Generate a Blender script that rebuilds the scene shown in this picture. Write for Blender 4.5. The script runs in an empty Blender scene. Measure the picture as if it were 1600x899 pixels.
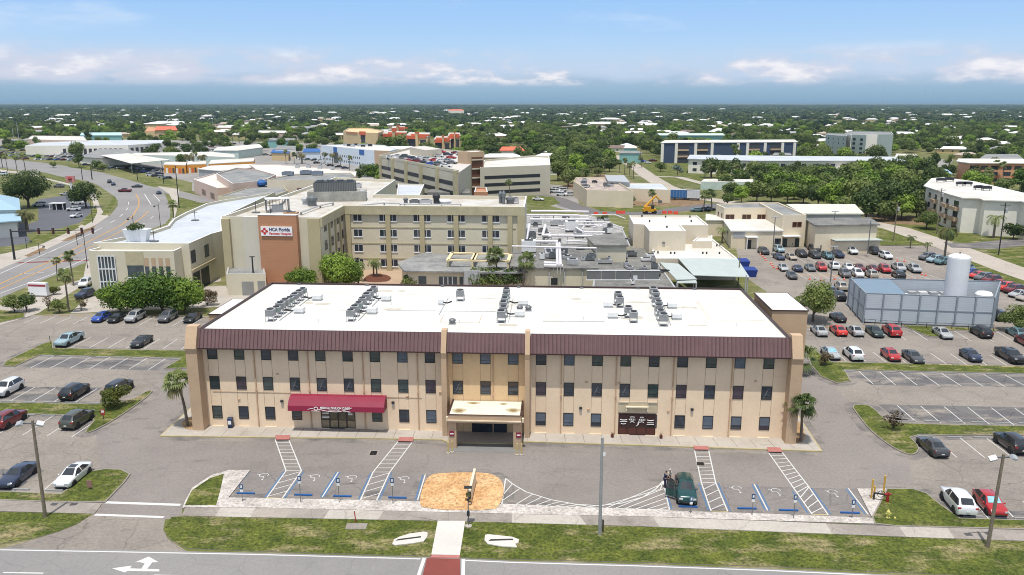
import bpy, math, random
from mathutils import Vector, Matrix, noise
random.seed(7)
SC = bpy.context.scene
COL = SC.collection
R = math.radians
# ------------------------------------------------------------------ survey helpers (metres, x east, y away from the street)
FOC = 1244.0; EYE = 38.0; PITCH = math.atan(289.5 / FOC)
_s, _c = math.sin(PITCH), math.cos(PITCH)
def P(x, y, z=0.0):
    u = (x - 800) / FOC; v = (449.5 - y) / FOC
    t = (z - EYE) / (-_s + v * _c)
    return (u * t, (_c + v * _s) * t)
def PL(pts, z=0.0): return [P(x, y, z) for x, y in pts]
def hdg(x1, y1, x2, y2):
    a = P(x1, y1); b = P(x2, y2); return math.atan2(b[1] - a[1], b[0] - a[0])
def lin(r, g, b, k=1.0):
    def f(c):
        c /= 255.0
        return (c / 12.92 if c <= .04045 else ((c + .055) / 1.055) ** 2.4) * k
    return (f(r), f(g), f(b))
def lerp(a, b, t): return a + (b - a) * t
def lp(a, b, t): return (lerp(a[0], b[0], t), lerp(a[1], b[1], t))
# ------------------------------------------------------------------ materials
_mats = {}
def M(name, col, rough=.8, metal=0.0, var=.12, scale=.6, bump=0.0, bscale=None, world=False, spec=None, col2=None, fine=None, coat=0.0):
    if name in _mats: return _mats[name]
    m = bpy.data.materials.new(name); m.use_nodes = True
    nt = m.node_tree; N = nt.nodes; L = nt.links
    b = N['Principled BSDF']
    b.inputs['Roughness'].default_value = rough; b.inputs['Metallic'].default_value = metal
    if spec is not None: b.inputs['Specular IOR Level'].default_value = spec
    if coat: b.inputs['Coat Weight'].default_value = coat; b.inputs['Coat Roughness'].default_value = .05
    tc = N.new('ShaderNodeTexCoord')
    if world:
        gp = N.new('ShaderNodeNewGeometry'); co = gp.outputs['Position']
    else: co = tc.outputs['Object']
    n1 = N.new('ShaderNodeTexNoise'); n1.inputs['Scale'].default_value = scale; n1.inputs['Detail'].default_value = 6
    L.new(co, n1.inputs['Vector'])
    n2 = N.new('ShaderNodeTexNoise'); n2.inputs['Scale'].default_value = fine or scale * 11; n2.inputs['Detail'].default_value = 4
    L.new(co, n2.inputs['Vector'])
    ad = N.new('ShaderNodeMath'); ad.operation = 'MULTIPLY_ADD'; ad.inputs[1].default_value = .6
    L.new(n1.outputs['Fac'], ad.inputs[0])
    ml = N.new('ShaderNodeMath'); ml.operation = 'MULTIPLY'; ml.inputs[1].default_value = .4
    L.new(n2.outputs['Fac'], ml.inputs[0]); L.new(ml.outputs[0], ad.inputs[2])
    cr = N.new('ShaderNodeValToRGB'); cr.color_ramp.elements[0].position = .36; cr.color_ramp.elements[1].position = .64
    if col2 is None:
        a = tuple(max(0, q * (1 - var)) for q in col); c = tuple(min(1, q * (1 + var)) for q in col)
    else: a, c = col, col2
    cr.color_ramp.elements[0].color = (*a, 1); cr.color_ramp.elements[1].color = (*c, 1)
    L.new(ad.outputs[0], cr.inputs['Fac']); L.new(cr.outputs['Color'], b.inputs['Base Color'])
    if bump:
        bn = N.new('ShaderNodeTexNoise'); bn.inputs['Scale'].default_value = bscale or 8; bn.inputs['Detail'].default_value = 5
        L.new(co, bn.inputs['Vector'])
        bp = N.new('ShaderNodeBump'); bp.inputs['Strength'].default_value = bump; bp.inputs['Distance'].default_value = .1
        L.new(bn.outputs['Fac'], bp.inputs['Height']); L.new(bp.outputs['Normal'], b.inputs['Normal'])
    _mats[name] = m
    return m
def stripes(m, freq, dark=.75, duty=.12, axis='X'):
    """multiplies thin regular seams into a material (object coordinates)"""
    nt = m.node_tree; N = nt.nodes; L = nt.links; b = N['Principled BSDF']
    src = b.inputs['Base Color'].links[0].from_socket
    tc = N.new('ShaderNodeTexCoord'); sx = N.new('ShaderNodeSeparateXYZ'); L.new(tc.outputs['Object'], sx.inputs[0])
    mu = N.new('ShaderNodeMath'); mu.operation = 'MULTIPLY'; mu.inputs[1].default_value = freq; L.new(sx.outputs[axis], mu.inputs[0])
    fr = N.new('ShaderNodeMath'); fr.operation = 'FRACT'; L.new(mu.outputs[0], fr.inputs[0])
    lt = N.new('ShaderNodeMath'); lt.operation = 'LESS_THAN'; lt.inputs[1].default_value = duty; L.new(fr.outputs[0], lt.inputs[0])
    mx = N.new('ShaderNodeMix'); mx.data_type = 'RGBA'; mx.blend_type = 'MULTIPLY'
    L.new(lt.outputs[0], mx.inputs[0]); L.new(src, mx.inputs[6]); mx.inputs[7].default_value = (dark, dark, dark, 1)
    L.new(mx.outputs[2], b.inputs['Base Color'])
    return m
def objcolor(name, rough=.3, metal=0.0, coat=0.6):
    """paint whose colour is the object's own colour"""
    if name in _mats: return _mats[name]
    m = bpy.data.materials.new(name); m.use_nodes = True; N = m.node_tree.nodes; L = m.node_tree.links; b = N['Principled BSDF']
    oi = N.new('ShaderNodeObjectInfo'); tc = N.new('ShaderNodeTexCoord')
    n1 = N.new('ShaderNodeTexNoise'); n1.inputs['Scale'].default_value = 1.3; n1.inputs['Detail'].default_value = 5; L.new(tc.outputs['Object'], n1.inputs['Vector'])
    mr = N.new('ShaderNodeMapRange'); mr.inputs[3].default_value = .85; mr.inputs[4].default_value = 1.08; L.new(n1.outputs['Fac'], mr.inputs[0])
    vm = N.new('ShaderNodeVectorMath'); vm.operation = 'SCALE'; L.new(oi.outputs['Color'], vm.inputs[0]); L.new(mr.outputs[0], vm.inputs['Scale'])
    L.new(vm.outputs[0], b.inputs['Base Color'])
    b.inputs['Roughness'].default_value = rough; b.inputs['Metallic'].default_value = metal
    b.inputs['Coat Weight'].default_value = coat; b.inputs['Coat Roughness'].default_value = .08
    _mats[name] = m; return m
# ------------------------------------------------------------------ objects
_used_labels = {}
def tag(o, label=None, cat=None, group=None, kind=None):
    if label: o['label'] = label
    if cat: o['category'] = cat
    if group: o['group'] = group
    if kind: o['kind'] = kind
    return o
def thing(name, label, cat, loc=(0, 0, 0), rz=0.0, group=None):
    o = bpy.data.objects.new(name, None); COL.objects.link(o)
    if len(loc) == 2: loc = (loc[0], loc[1], 0)
    o.location = loc; o.rotation_euler = (0, 0, rz)
    o.empty_display_size = .3
    return tag(o, label, cat, group)
def dup(src, loc=None, rz=None, label=None, group=None, color=None, scale=None):
    def cp(o, par):
        c = o.copy(); COL.objects.link(c)
        if par is not None: c.parent = par
        if color is not None and c.type == 'MESH': c.color = (*color, 1)
        for ch in CH.get(o.name, []):
            k = cp(ch, c)
            CH.setdefault(c.name, []).append(k)
        return c
    r = cp(src, None)
    if loc is not None: r.location = (loc[0], loc[1], loc[2] if len(loc) > 2 else 0)
    if rz is not None: r.rotation_euler = (0, 0, rz)
    if label: r['label'] = label
    if group: r['group'] = group
    if scale is not None: r.scale = (scale,) * 3 if not hasattr(scale, '__len__') else scale
    return r
CH = {}
class MB:
    def __init__(s): s.v = []; s.f = []; s.m = []; s.mats = []
    def mi(s, mat):
        if mat not in s.mats: s.mats.append(mat)
        return s.mats.index(mat)
    def add(s, vs, fs, mat):
        k = len(s.v); s.v.extend([tuple(q) for q in vs]); i = s.mi(mat)
        for f in fs: s.f.append([k + q for q in f]); s.m.append(i)
        return s
    def box(s, x0, x1, y0, y1, z0, z1, mat, T=None, top=None):
        vs = [Vector(q) for q in ((x0,y0,z0),(x1,y0,z0),(x1,y1,z0),(x0,y1,z0),(x0,y0,z1),(x1,y0,z1),(x1,y1,z1),(x0,y1,z1))]
        if T is not None: vs = [T @ q for q in vs]
        s.add(vs, [(3,2,1,0),(0,1,5,4),(1,2,6,5),(2,3,7,6),(3,0,4,7)], mat)
        s.add(vs[4:], [(0,1,2,3)], top or mat)
        return s
    def prism(s, poly, z0, z1, mat, top=None, bottom=True):
        poly = ccw(poly); n = len(poly)
        vs = [(p[0], p[1], z0) for p in poly] + [(p[0], p[1], z1) for p in poly]
        s.add(vs, [(i, (i + 1) % n, n + (i + 1) % n, n + i) for i in range(n)], mat)
        s.add(vs[n:], [tuple(range(n))], top or mat)
        if bottom: s.add(vs[:n], [tuple(range(n - 1, -1, -1))], mat)
        return s
    def flat(s, poly, z, mat):
        poly = ccw(poly); s.add([(p[0], p[1], z) for p in poly], [tuple(range(len(poly)))], mat); return s
    def tube(s, p0, p1, r0, r1=None, mat=None, n=8, cap=True):
        r1 = r0 if r1 is None else r1
        p0, p1 = Vector(p0), Vector(p1); d = (p1 - p0)
        if d.length < 1e-6: return s
        q = d.to_track_quat('Z', 'Y').to_matrix()
        vs = []
        for p, r in ((p0, r0), (p1, r1)):
            for i in range(n):
                a = 2 * math.pi * i / n; vs.append(p + q @ Vector((math.cos(a) * r, math.sin(a) * r, 0)))
        fs = [(i, (i + 1) % n, n + (i + 1) % n, n + i) for i in range(n)]
        if cap: fs += [tuple(range(n - 1, -1, -1)), tuple(range(n, 2 * n))]
        return s.add(vs, fs, mat)
    def pipe(s, pts, r, mat, n=6):
        for a, b in zip(pts, pts[1:]): s.tube(a, b, r, r, mat, n)
        return s
    def lathe(s, prof, mat, n=16, c=(0, 0), cap=True):
        vs = []; 
        for r, z in prof:
            for i in range(n):
                a = 2 * math.pi * i / n; vs.append((c[0] + r * math.cos(a), c[1] + r * math.sin(a), z))
        fs = []
        for k in range(len(prof) - 1):
            for i in range(n): fs.append((k*n+i, k*n+(i+1)%n, (k+1)*n+(i+1)%n, (k+1)*n+i))
        if cap: fs.append(tuple(range(n - 1, -1, -1))); fs.append(tuple(range((len(prof)-1)*n, len(prof)*n)))
        return s.add(vs, fs, mat)
    def mesh(s, name, smooth=False):
        me = bpy.data.meshes.new(name); me.from_pydata(s.v, [], s.f)
        for m in s.mats: me.materials.append(m)
        me.polygons.foreach_set('material_index', s.m)
        if smooth: me.polygons.foreach_set('use_smooth', [True] * len(s.f))
        me.update(); return me
    def build(s, name, parent=None, loc=(0, 0, 0), rz=0.0, smooth=False, bevel=0, color=None):
        o = bpy.data.objects.new(name, s.mesh(name, smooth)); COL.objects.link(o)
        o.location = loc; o.rotation_euler = (0, 0, rz)
        if parent is not None: o.parent = parent; CH.setdefault(parent.name, []).append(o)
        if color: o.color = (*color, 1)
        if bevel:
            b = o.modifiers.new('b', 'BEVEL'); b.width = bevel; b.segments = 2; b.limit_method = 'ANGLE'
        return o
def put(me, name, parent=None, loc=(0, 0, 0), rot=(0, 0, 0), scale=None, color=None):
    o = bpy.data.objects.new(name, me); COL.objects.link(o); o.location = loc; o.rotation_euler = rot
    if scale: o.scale = scale
    if parent is not None: o.parent = parent; CH.setdefault(parent.name, []).append(o)
    if color: o.color = (*color, 1)
    return o
def area(p): return sum(p[i-1][0] * p[i][1] - p[i][0] * p[i-1][1] for i in range(len(p))) / 2
def ccw(p): return list(p) if area(p) > 0 else list(reversed(p))
def inset(poly, d):
    p = ccw(poly); n = len(p); out = []
    for i in range(n):
        a, b, c = Vector(p[i-1]), Vector(p[i]), Vector(p[(i+1) % n])
        e1 = (b - a).normalized(); e2 = (c - b).normalized()
        n1 = Vector((-e1.y, e1.x)); n2 = Vector((-e2.y, e2.x)); k = (n1 + n2)
        if k.length < .3: k = n1
        k.normalize(); q = b + k * d / max(.5, k.dot(n1)); out.append((q.x, q.y))
    return out
def smooth_poly(p, it=1):
    for _ in range(it):
        q = []
        for i in range(len(p)):
            a, b = p[i], p[(i + 1) % len(p)]
            q += [lp(a, b, .25), lp(a, b, .75)]
        p = q
    return p
def inside(pt, poly):
    x, y = pt; r = False; n = len(poly)
    for i in range(n):
        x1, y1 = poly[i]; x2, y2 = poly[i-1]
        if (y1 > y) != (y2 > y) and x < (x2 - x1) * (y - y1) / (y2 - y1) + x1: r = not r
    return r
def text_mb(txt, size, mat, name='lettering', parent=None, loc=(0,0,0), rot=(0,0,0), extrude=.01, width=None, bold=False):
    cu = bpy.data.curves.new('t', 'FONT'); cu.body = txt; cu.size = size; cu.align_x = 'CENTER'; cu.align_y = 'CENTER'; cu.extrude = extrude
    if bold: cu.offset = size * .025
    t = bpy.data.objects.new('t', cu); COL.objects.link(t)
    dg = bpy.context.evaluated_depsgraph_get(); dg.update()
    me = bpy.data.meshes.new_from_object(t.evaluated_get(dg)); me.materials.clear(); me.materials.append(mat)
    bpy.data.objects.remove(t)
    sx = 1.0
    if width:
        xs = [v.co.x for v in me.vertices]; sx = width / max(.01, max(xs) - min(xs))
    o = put(me, name, parent, loc, rot, (sx, 1, 1)); return o

def ground_mat(name, a, b, stain=None, crack=0.0, grain=.16, s1=.1, s2=.7, st=(.58, .72), rough=.92, bump=.25, third=None):
    """weathered paving or turf: broad tone, patches, stains, cracks and grain, all in world metres"""
    if name in _mats: return _mats[name]
    m = bpy.data.materials.new(name); m.use_nodes = True; N = m.node_tree.nodes; L = m.node_tree.links; bs = N['Principled BSDF']; bs.inputs['Roughness'].default_value = rough; bs.inputs['Specular IOR Level'].default_value = .25
    co = N.new('ShaderNodeNewGeometry').outputs['Position']
    def nz(sc, det=5, ro=.55, vec=None):
        n = N.new('ShaderNodeTexNoise'); n.inputs['Scale'].default_value = sc; n.inputs['Detail'].default_value = det; n.inputs['Roughness'].default_value = ro; L.new(vec or co, n.inputs['Vector']); return n.outputs['Fac']
    def rm(v, lo, hi, o0=0.0, o1=1.0):
        n = N.new('ShaderNodeMapRange'); n.inputs[1].default_value = lo; n.inputs[2].default_value = hi; n.inputs[3].default_value = o0; n.inputs[4].default_value = o1; L.new(v, n.inputs[0]); return n.outputs[0]
    def mx(f, x, y, mode='MIX'):
        n = N.new('ShaderNodeMix'); n.data_type = 'RGBA'; n.blend_type = mode; L.new(f, n.inputs[0]) if not isinstance(f, float) else None
        if isinstance(f, float): n.inputs[0].default_value = f
        for i, v in ((6, x), (7, y)):
            if isinstance(v, tuple): n.inputs[i].default_value = (*v, 1)
            else: L.new(v, n.inputs[i])
        return n.outputs[2]
    c = mx(rm(nz(s1, 6, .6), .38, .62), a, b); c = mx(rm(nz(s2, 6, .65), .35, .68, 0, .55), c, b if third is None else third)
    if stain:
        mp = N.new('ShaderNodeMapping'); mp.inputs['Scale'].default_value = (.4, 1, 1); L.new(co, mp.inputs[0]); c = mx(rm(nz(.42, 7, .68, mp.outputs[0]), st[0], st[1], 0, .75), c, stain)
    if crack:
        n = N.new('ShaderNodeTexNoise'); n.inputs['Scale'].default_value = .6; L.new(co, n.inputs['Vector']); ad = N.new('ShaderNodeMixRGB'); ad.blend_type = 'ADD'; ad.inputs[0].default_value = 1.2; L.new(co, ad.inputs[1]); L.new(n.outputs['Color'], ad.inputs[2])
        vo = N.new('ShaderNodeTexVoronoi'); vo.feature = 'DISTANCE_TO_EDGE'; vo.inputs['Scale'].default_value = .17; L.new(ad.outputs[0], vo.inputs['Vector']); k = rm(vo.outputs['Distance'], .003, .012, crack, 0); c = mx(k, c, (.035, .033, .03))
    g = rm(nz(3.4, 8, .8), .33, .67, 1 - grain, 1 + grain); v = N.new('ShaderNodeVectorMath'); v.operation = 'SCALE'; L.new(c, v.inputs[0]); L.new(g, v.inputs['Scale']); L.new(v.outputs[0], bs.inputs['Base Color'])
    if bump:
        bp = N.new('ShaderNodeBump'); bp.inputs['Strength'].default_value = bump; bp.inputs['Distance'].default_value = .12; L.new(nz(6 if bump > .4 else 25, 6, .7), bp.inputs['Height']); L.new(bp.outputs['Normal'], bs.inputs['Normal'])
    _mats[name] = m; return m
# ------------------------------------------------------------------ common materials
m_asph_new = ground_mat('asphalt_drive', (.185,.165,.152), (.240,.215,.198), (.10,.09,.085), .12, .18, .06, .4, (.58,.76))
m_asph_old = ground_mat('asphalt_bleached', (.195,.173,.152), (.270,.240,.208), (.12,.108,.10), .3, .26, .09, .6, (.58,.74))
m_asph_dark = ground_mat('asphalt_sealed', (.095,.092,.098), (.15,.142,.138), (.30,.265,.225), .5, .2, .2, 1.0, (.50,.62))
m_asph_road = ground_mat('asphalt_road', (.20,.193,.19), (.245,.235,.228), (.16,.155,.15), .15, .12, .05, .5, (.60,.80))
m_conc = ground_mat('concrete', (.34,.305,.265), (.42,.385,.34), (.27,.24,.2), 0, .1, .15, 1.0)
m_conc_old = ground_mat('concrete_weathered', (.22,.195,.17), (.31,.28,.25), (.17,.15,.13), .2, .16, .25, 1.2)
m_kerb = M('kerb_concrete', lin(168,160,150,.62), .9, var=.15, scale=.7, world=True)
m_grass = ground_mat('grass_turf', (.066,.088,.014), (.135,.150,.026), (.33,.265,.15), 0, .85, .45, 1.9, (.51,.66), .95, 1.0, (.036,.058,.010))
m_white = M('white_paint', lin(235,235,232,.66), .7, var=.07, scale=1.5, world=True)
m_yellow = M('yellow_paint', lin(225,205,140,.66), .7, var=.1, scale=1.5, world=True)
m_orange = M('orange_paint', lin(232,170,80,.66), .7, var=.1, scale=1.5, world=True)
m_blue = M('blue_paint', lin(96,134,176,.62), .7, var=.18, scale=1.5, world=True)
m_blue2 = M('blue_block', lin(45,110,185,.62), .6, var=.1, scale=1.5)
m_redpad = M('red_pad', lin(204,132,124,.62), .85, var=.1, scale=1.2, world=True)
m_brickred = M('brick_red_paving', lin(150,75,66,.62), .85, var=.12, scale=.5, fine=8, world=True)
m_gravel = ground_mat('white_gravel', (.36,.33,.30), (.54,.50,.46), (.22,.19,.16), 0, .5, .5, 2.5, (.60,.72), .95, .8)
m_mulch = ground_mat('orange_mulch', (.50,.27,.115), (.62,.39,.20), (.36,.25,.15), 0, .7, .3, 2.5, (.58,.70), .95, .9)
m_soil = M('bare_soil', lin(120,92,66,.6), .95, scale=.5, fine=4, bump=.5, world=True, col2=lin(176,148,112,.62))
m_steel = M('galvanised_steel', lin(150,155,158,.6), .45, .6, var=.1, scale=3)
m_dark = M('dark_metal', (.03,.032,.036), .5, .3, var=.2, scale=3)
m_grey = M('grey_metal', (.16,.165,.17), .5, .3, var=.2, scale=3)
m_lgrey = M('light_grey_metal', (.42,.43,.44), .5, .2, var=.12, scale=3)
m_wmetal = M('white_metal', (.68,.69,.69), .45, var=.08, scale=2)
m_wood = M('weathered_pole', lin(150,138,118,.6), .9, var=.25, scale=2.5, bump=.2)
m_wood_d = M('dark_wood_pole', lin(95,82,70,.6), .9, var=.25, scale=2.5)
m_glass = M('window_glass', (.025,.035,.05), .08, .0, var=.4, scale=.5, spec=.8)
m_glass_b = M('window_glass_blind', (.09,.12,.16), .15, .0, var=.3, scale=.9, spec=.7)
m_black = M('black_rubber', (.012,.012,.012), .7, var=.2)
# ================================================================== THE GROUND
def sheet(name, poly, lvl, mat, kind='structure'):
    mb = MB(); mb.flat(poly, lvl * .004, mat); o = mb.build(name); tag(o, kind=kind); return o
m_ground = ground_mat('ground_mixed', (.07,.09,.022), (.14,.145,.045), (.30,.25,.16), 0, .3, .02, .15, (.50,.64), .95, .3)
mb = MB(); 
# one sheet reaching the horizon
mb.flat([(-30000, -300), (30000, -300), (30000, 45000), (-30000, 45000)], 0, m_ground); tag(mb.build('ground'), kind='structure')
# --- front road
road_edge = [(-400,852),(0,856.5),(200,860),(400,864),(657,871),(725,873),(800,876.5),(1000,882),(1200,889),(1345,896),(1600,908),(2000,930)]
near = [(2000,1500),(-400,1500)]
def P2(pts): return PL(pts)
e = P2(road_edge)
sheet('road', e + [(90, 12), (-90, 12)], 2, m_asph_road)
# main paved area of the site
site = PL([(-260,470),(0,500),(40,493),(130,490),(330,494),(420,470),(1150,470),(1235,500),(1232,480),(1160,430),(1150,388),(1390,383),(1450,384),(1500,398),(1600,440),(1800,520),(1800,600),(1800,822),(1600,815),(1370,800),(1362,812),(1045,799),(783,790),(650,786),(357,779),(330,790),(285,796),(283,808),(258,812),(255,828),(262,842),(283,856),(300,866),(-5,859),(30,850),(70,838),(110,824),(143,806),(160,788),(0,772),(-260,762)])
sheet('parking_lot', site, 1, m_asph_old)
# newer asphalt round the building
drive = PL([(150,676),(235,614),(258,578),(300,560),(1215,560),(1262,556),(1300,595),(1330,640),(1365,680),(1420,716),(1428,765),(1385,765),(1340,765),(1362,806),(1045,797),(783,788),(650,784),(357,777),(330,790),(285,796),(283,804),(258,812),(150,804),(165,786),(152,700)])
sheet('driveway', drive, 2, m_asph_new)
# sealed dark stall surfaces
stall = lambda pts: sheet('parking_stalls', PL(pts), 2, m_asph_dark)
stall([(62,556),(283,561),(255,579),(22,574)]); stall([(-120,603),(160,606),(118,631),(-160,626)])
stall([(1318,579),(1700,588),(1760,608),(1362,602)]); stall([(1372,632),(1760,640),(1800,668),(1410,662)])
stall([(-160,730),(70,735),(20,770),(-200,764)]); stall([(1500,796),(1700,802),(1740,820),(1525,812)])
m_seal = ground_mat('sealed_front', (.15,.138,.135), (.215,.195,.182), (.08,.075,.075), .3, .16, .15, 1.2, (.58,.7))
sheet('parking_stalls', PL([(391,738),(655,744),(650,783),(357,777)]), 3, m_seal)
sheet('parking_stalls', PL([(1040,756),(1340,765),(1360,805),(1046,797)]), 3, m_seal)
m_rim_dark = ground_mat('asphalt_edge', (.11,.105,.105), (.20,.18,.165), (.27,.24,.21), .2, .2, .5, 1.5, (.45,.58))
EZ = [.0085]
# --- raised islands and verges (kerb + grass)
def island(pts, mat=m_grass, kerb=m_kerb, z=.13, name='grass_verge', kw=.14, rnd=0, edge=True):
    p = PL(pts)
    if rnd: p = smooth_poly(p, rnd)
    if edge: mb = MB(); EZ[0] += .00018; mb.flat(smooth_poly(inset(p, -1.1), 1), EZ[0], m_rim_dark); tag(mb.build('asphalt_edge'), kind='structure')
    mb = MB(); mb.prism(p, -.02, z, kerb, bottom=False); tag(mb.build('kerb'), kind='structure')
    mb = MB(); mb.flat(inset(p, kw), z + .004, mat); tag(mb.build(name), kind='structure')
island([(83,533),(62,540),(10,565),(3,573),(22,574),(62,556),(283,561),(256,577),(272,577),(298,576),(298,549),(83,545)])
island([(-200,627),(0,630),(118,632),(150,633),(200,629),(235,609),(240,614),(205,640),(175,660),(140,678),(130,677),(152,653),(110,650),(0,647),(-200,641)], rnd=1)
island([(1258,549),(1275,549),(1300,567),(1600,573),(1800,579),(1800,589),(1600,585),(1320,579),(1330,597),(1307,600),(1282,589),(1267,572)])
island([(1329,634),(1348,633),(1362,636),(1386,659),(1406,663),(1600,667),(1800,672),(1800,686),(1600,681),(1500,682),(1418,680),(1438,700),(1432,711),(1418,712),(1393,700),(1360,675),(1340,650)], rnd=1)
island([(1408,509),(1562,515),(1555,519),(1466,517),(1470,528),(1452,527),(1436,521)])
island([(-200,772),(0,769),(95,773),(103,767),(120,750),(140,738),(165,734),(190,735),(204,742),(195,755),(165,786),(80,786),(0,783),(-200,782)], edge=False)
island([(-300,440),(0,485),(40,490),(38,497),(0,505),(-300,530)], name='grass_verge')
island([(1362,809),(1372,790),(1385,765),(1425,765),(1448,772),(1470,790),(1500,811),(1600,814),(1800,820),(1800,836),(1600,829),(1400,824),(1366,820)])
# front verge in two lengths either side of the driveway
def verge(pts): mb = MB(); mb.prism(PL(pts), -.02, .06, m_kerb, top=m_grass, bottom=False); tag(mb.build('grass_verge'), kind='structure')
verge([(-400,795),(0,801),(143,803.5),(120,820),(90,832),(60,840),(0,851),(-400,850)])
verge([(268,809),(283,807.5),(400,810),(684,815),(674,870),(400,862),(295,858),(268,845),(256,828)])
verge([(727,815),(800,818),(1000,824),(1200,832),(1400,840),(1600,847),(2000,868),(2000,924),(1600,904),(1345,893),(1200,886),(1000,879.5),(800,874.5),(718,872)])
# gravel strip, mulch bed and island beside the drive
mb = MB(); mb.prism(PL([(285,796),(290,783),(300,764),(330,744),(358,736),(391,736),(357,779),(500,781.5),(650,785),(783,789.5),(900,794),(1048,799.5),(1200,804.5),(1363,811),(1339,765),(1385,765),(1372,790),(1366,820),(1200,815),(1000,808.5),(800,804.5),(600,799.5),(400,794.5),(290,794)]), -.02, .11, m_kerb, top=m_gravel, bottom=False); tag(mb.build('gravel_strip'), kind='structure')
m_grass_b = m_grass
mb = MB(); mb.flat(PL([(289,791),(300,768),(328,749),(350,742),(345,765),(338,791)]), .12, m_grass); tag(mb.build('grass_patch'), kind='structure')
mul = smooth_poly(PL([(655,784),(663,756),(672,744),(690,741),(740,740),(768,742),(784,752),(788,770),(782,790),(772,800),(660,798)]), 1)
mb = MB(); mb.prism(mul, -.02, .15, m_kerb, top=m_mulch, bottom=False); tag(mb.build('mulch_bed'), kind='structure')
# sidewalks
def walk(pts, mat=m_conc_old, z=.14, name='sidewalk'):
    mb = MB(); mb.prism(PL(pts), -.02, z, mat, bottom=False); tag(mb.build(name), kind='structure')
tops = [(290,794),(400,794.5),(600,799.5),(800,804.5),(1000,808.5),(1200,815.5),(1400,824),(1600,829.5),(2000,850)]
bots = [(283,807),(400,809.5),(684,815),(800,818),(1000,823.5),(1200,831.5),(1400,839.5),(1600,846.5),(2000,867)]
def row_at(line, x):
    for (a, b), (c, d) in zip(line, line[1:]):
        if a <= x <= c: return b + (d - b) * (x - a) / (c - a)
cuts = [284,345,400,455,515,600,690,800,905,1020,1160,1290,1405,1480,1570,1700,1999]
m_walks = [m_conc_old, ground_mat('walk_warm', (.29,.255,.22), (.36,.32,.28), (.26,.23,.2), .2), ground_mat('walk_pale', (.37,.34,.30), (.45,.42,.375), (.34,.3,.26), .2)]
sel = [0,2,1,0,2,0,0,2,0,2,2,0,2,0,0,1]
for i, (a, b) in enumerate(zip(cuts, cuts[1:])):
    a2 = max(a, 290)
    pts = [(a2, row_at(tops, a2))] + [(x, y) for x, y in tops if a2 < x < b] + [(b, row_at(tops, b)), (b - 9 * (b < 800) + 11 * (b > 800), row_at(bots, min(1999, b + 11 * (b > 800) - 9 * (b < 800))))] + [(x, y) for x, y in reversed(bots) if a < x < b] + [(a - 9 * (a < 800) * (i > 0) + 11 * (a > 800), row_at(bots, max(284, a - 9 * (a < 800) + 11 * (a > 800))))]
    w = PL(pts); mb = MB(); mb.prism(w, -.02, .08, m_walks[sel[i]], bottom=False); tag(mb.build('sidewalk'), kind='structure')
walk([(-400,776),(0,782),(160,787.5),(148,804),(0,800),(-400,794)], z=.08)
walk([(684,815.5),(727,815.5),(718.5,869),(674,868)], mat=ground_mat('new_concrete', (.50,.475,.435), (.56,.535,.50), (.5,.47,.43), 0, .06), z=.1)
walk([(674,868),(718.5,869),(718,873),(672,872)], mat=m_redpad, z=.06)
# building pavement with its yellow kerb
pave = [(250,683),(300,637),(330,610),(1215,612),(1240,640),(1285,707),(1200,704.3),(1000,697.5),(818,692),(814,695),(700,693),(690,689),(600,687),(400,685)]
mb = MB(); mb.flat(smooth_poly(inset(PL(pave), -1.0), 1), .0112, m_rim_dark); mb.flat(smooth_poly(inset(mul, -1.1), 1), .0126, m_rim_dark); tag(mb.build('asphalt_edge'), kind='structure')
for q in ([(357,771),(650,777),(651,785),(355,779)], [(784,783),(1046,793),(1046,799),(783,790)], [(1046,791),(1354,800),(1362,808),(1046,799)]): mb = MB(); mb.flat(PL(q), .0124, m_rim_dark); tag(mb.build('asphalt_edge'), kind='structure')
mb = MB(); mb.prism(PL(pave), -.02, .15, M('yellow_kerb', lin(214,198,150,.62), .8, var=.12, scale=1.2, world=True), bottom=False); tag(mb.build('kerb'), kind='structure')
mb = MB(); mb.flat(inset(PL(pave), .16), .154, m_conc); tag(mb.build('pavement'), kind='structure')
# joints in the pavement
mb = MB(); m_joint = M('joint', lin(140,128,112,.6), .9)
for x in range(330, 1270, 29):
    xa = x; 
    if 690 < x < 822: continue
    a = P(xa, row_at([(250,670),(700,674),(800,674),(1300,694)], xa)); b = P(xa + (xa - 800) * .03, row_at([(250,681.5),(400,683.5),(690,687.5),(818,690.5),(1000,695.5),(1290,705)], xa))
    d = Vector(b) - Vector(a); n = Vector((-d.y, d.x)).normalized() * .025
    mb.flat([(a[0]-n.x,a[1]-n.y),(a[0]+n.x,a[1]+n.y),(b[0]+n.x,b[1]+n.y),(b[0]-n.x,b[1]-n.y)], .158, m_joint)
tag(mb.build('pavement_joints'), kind='structure')
for q in ([(430,680),(454,680),(452,687),(431,687)], [(624,683),(647,683.3),(645,690),(621,689.5)], [(1083,696.5),(1106,697),(1108,703),(1085,702.5)], [(1198,698.7),(1219,699.3),(1222.5,706.5),(1200.5,706)]):
    mb = MB(); mb.flat(PL(q, .158), .16, m_redpad); tag(mb.build('ramp_pad'), kind='structure')
m_bed = M('straw_mulch', lin(176,138,96,.62), .95, scale=.9, fine=5, bump=.8, world=True, col2=lin(214,180,136,.62))
for q in ([(288,672),(283,662),(296,655),(312,650),(318,672),(300,674)], [(1226,650),(1240,655),(1256,668),(1258,693),(1236,695),(1222,694)]):
    mb = MB(); mb.flat(smooth_poly(PL(q)), .17, m_bed); tag(mb.build('mulch_bed'), kind='structure')
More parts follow.
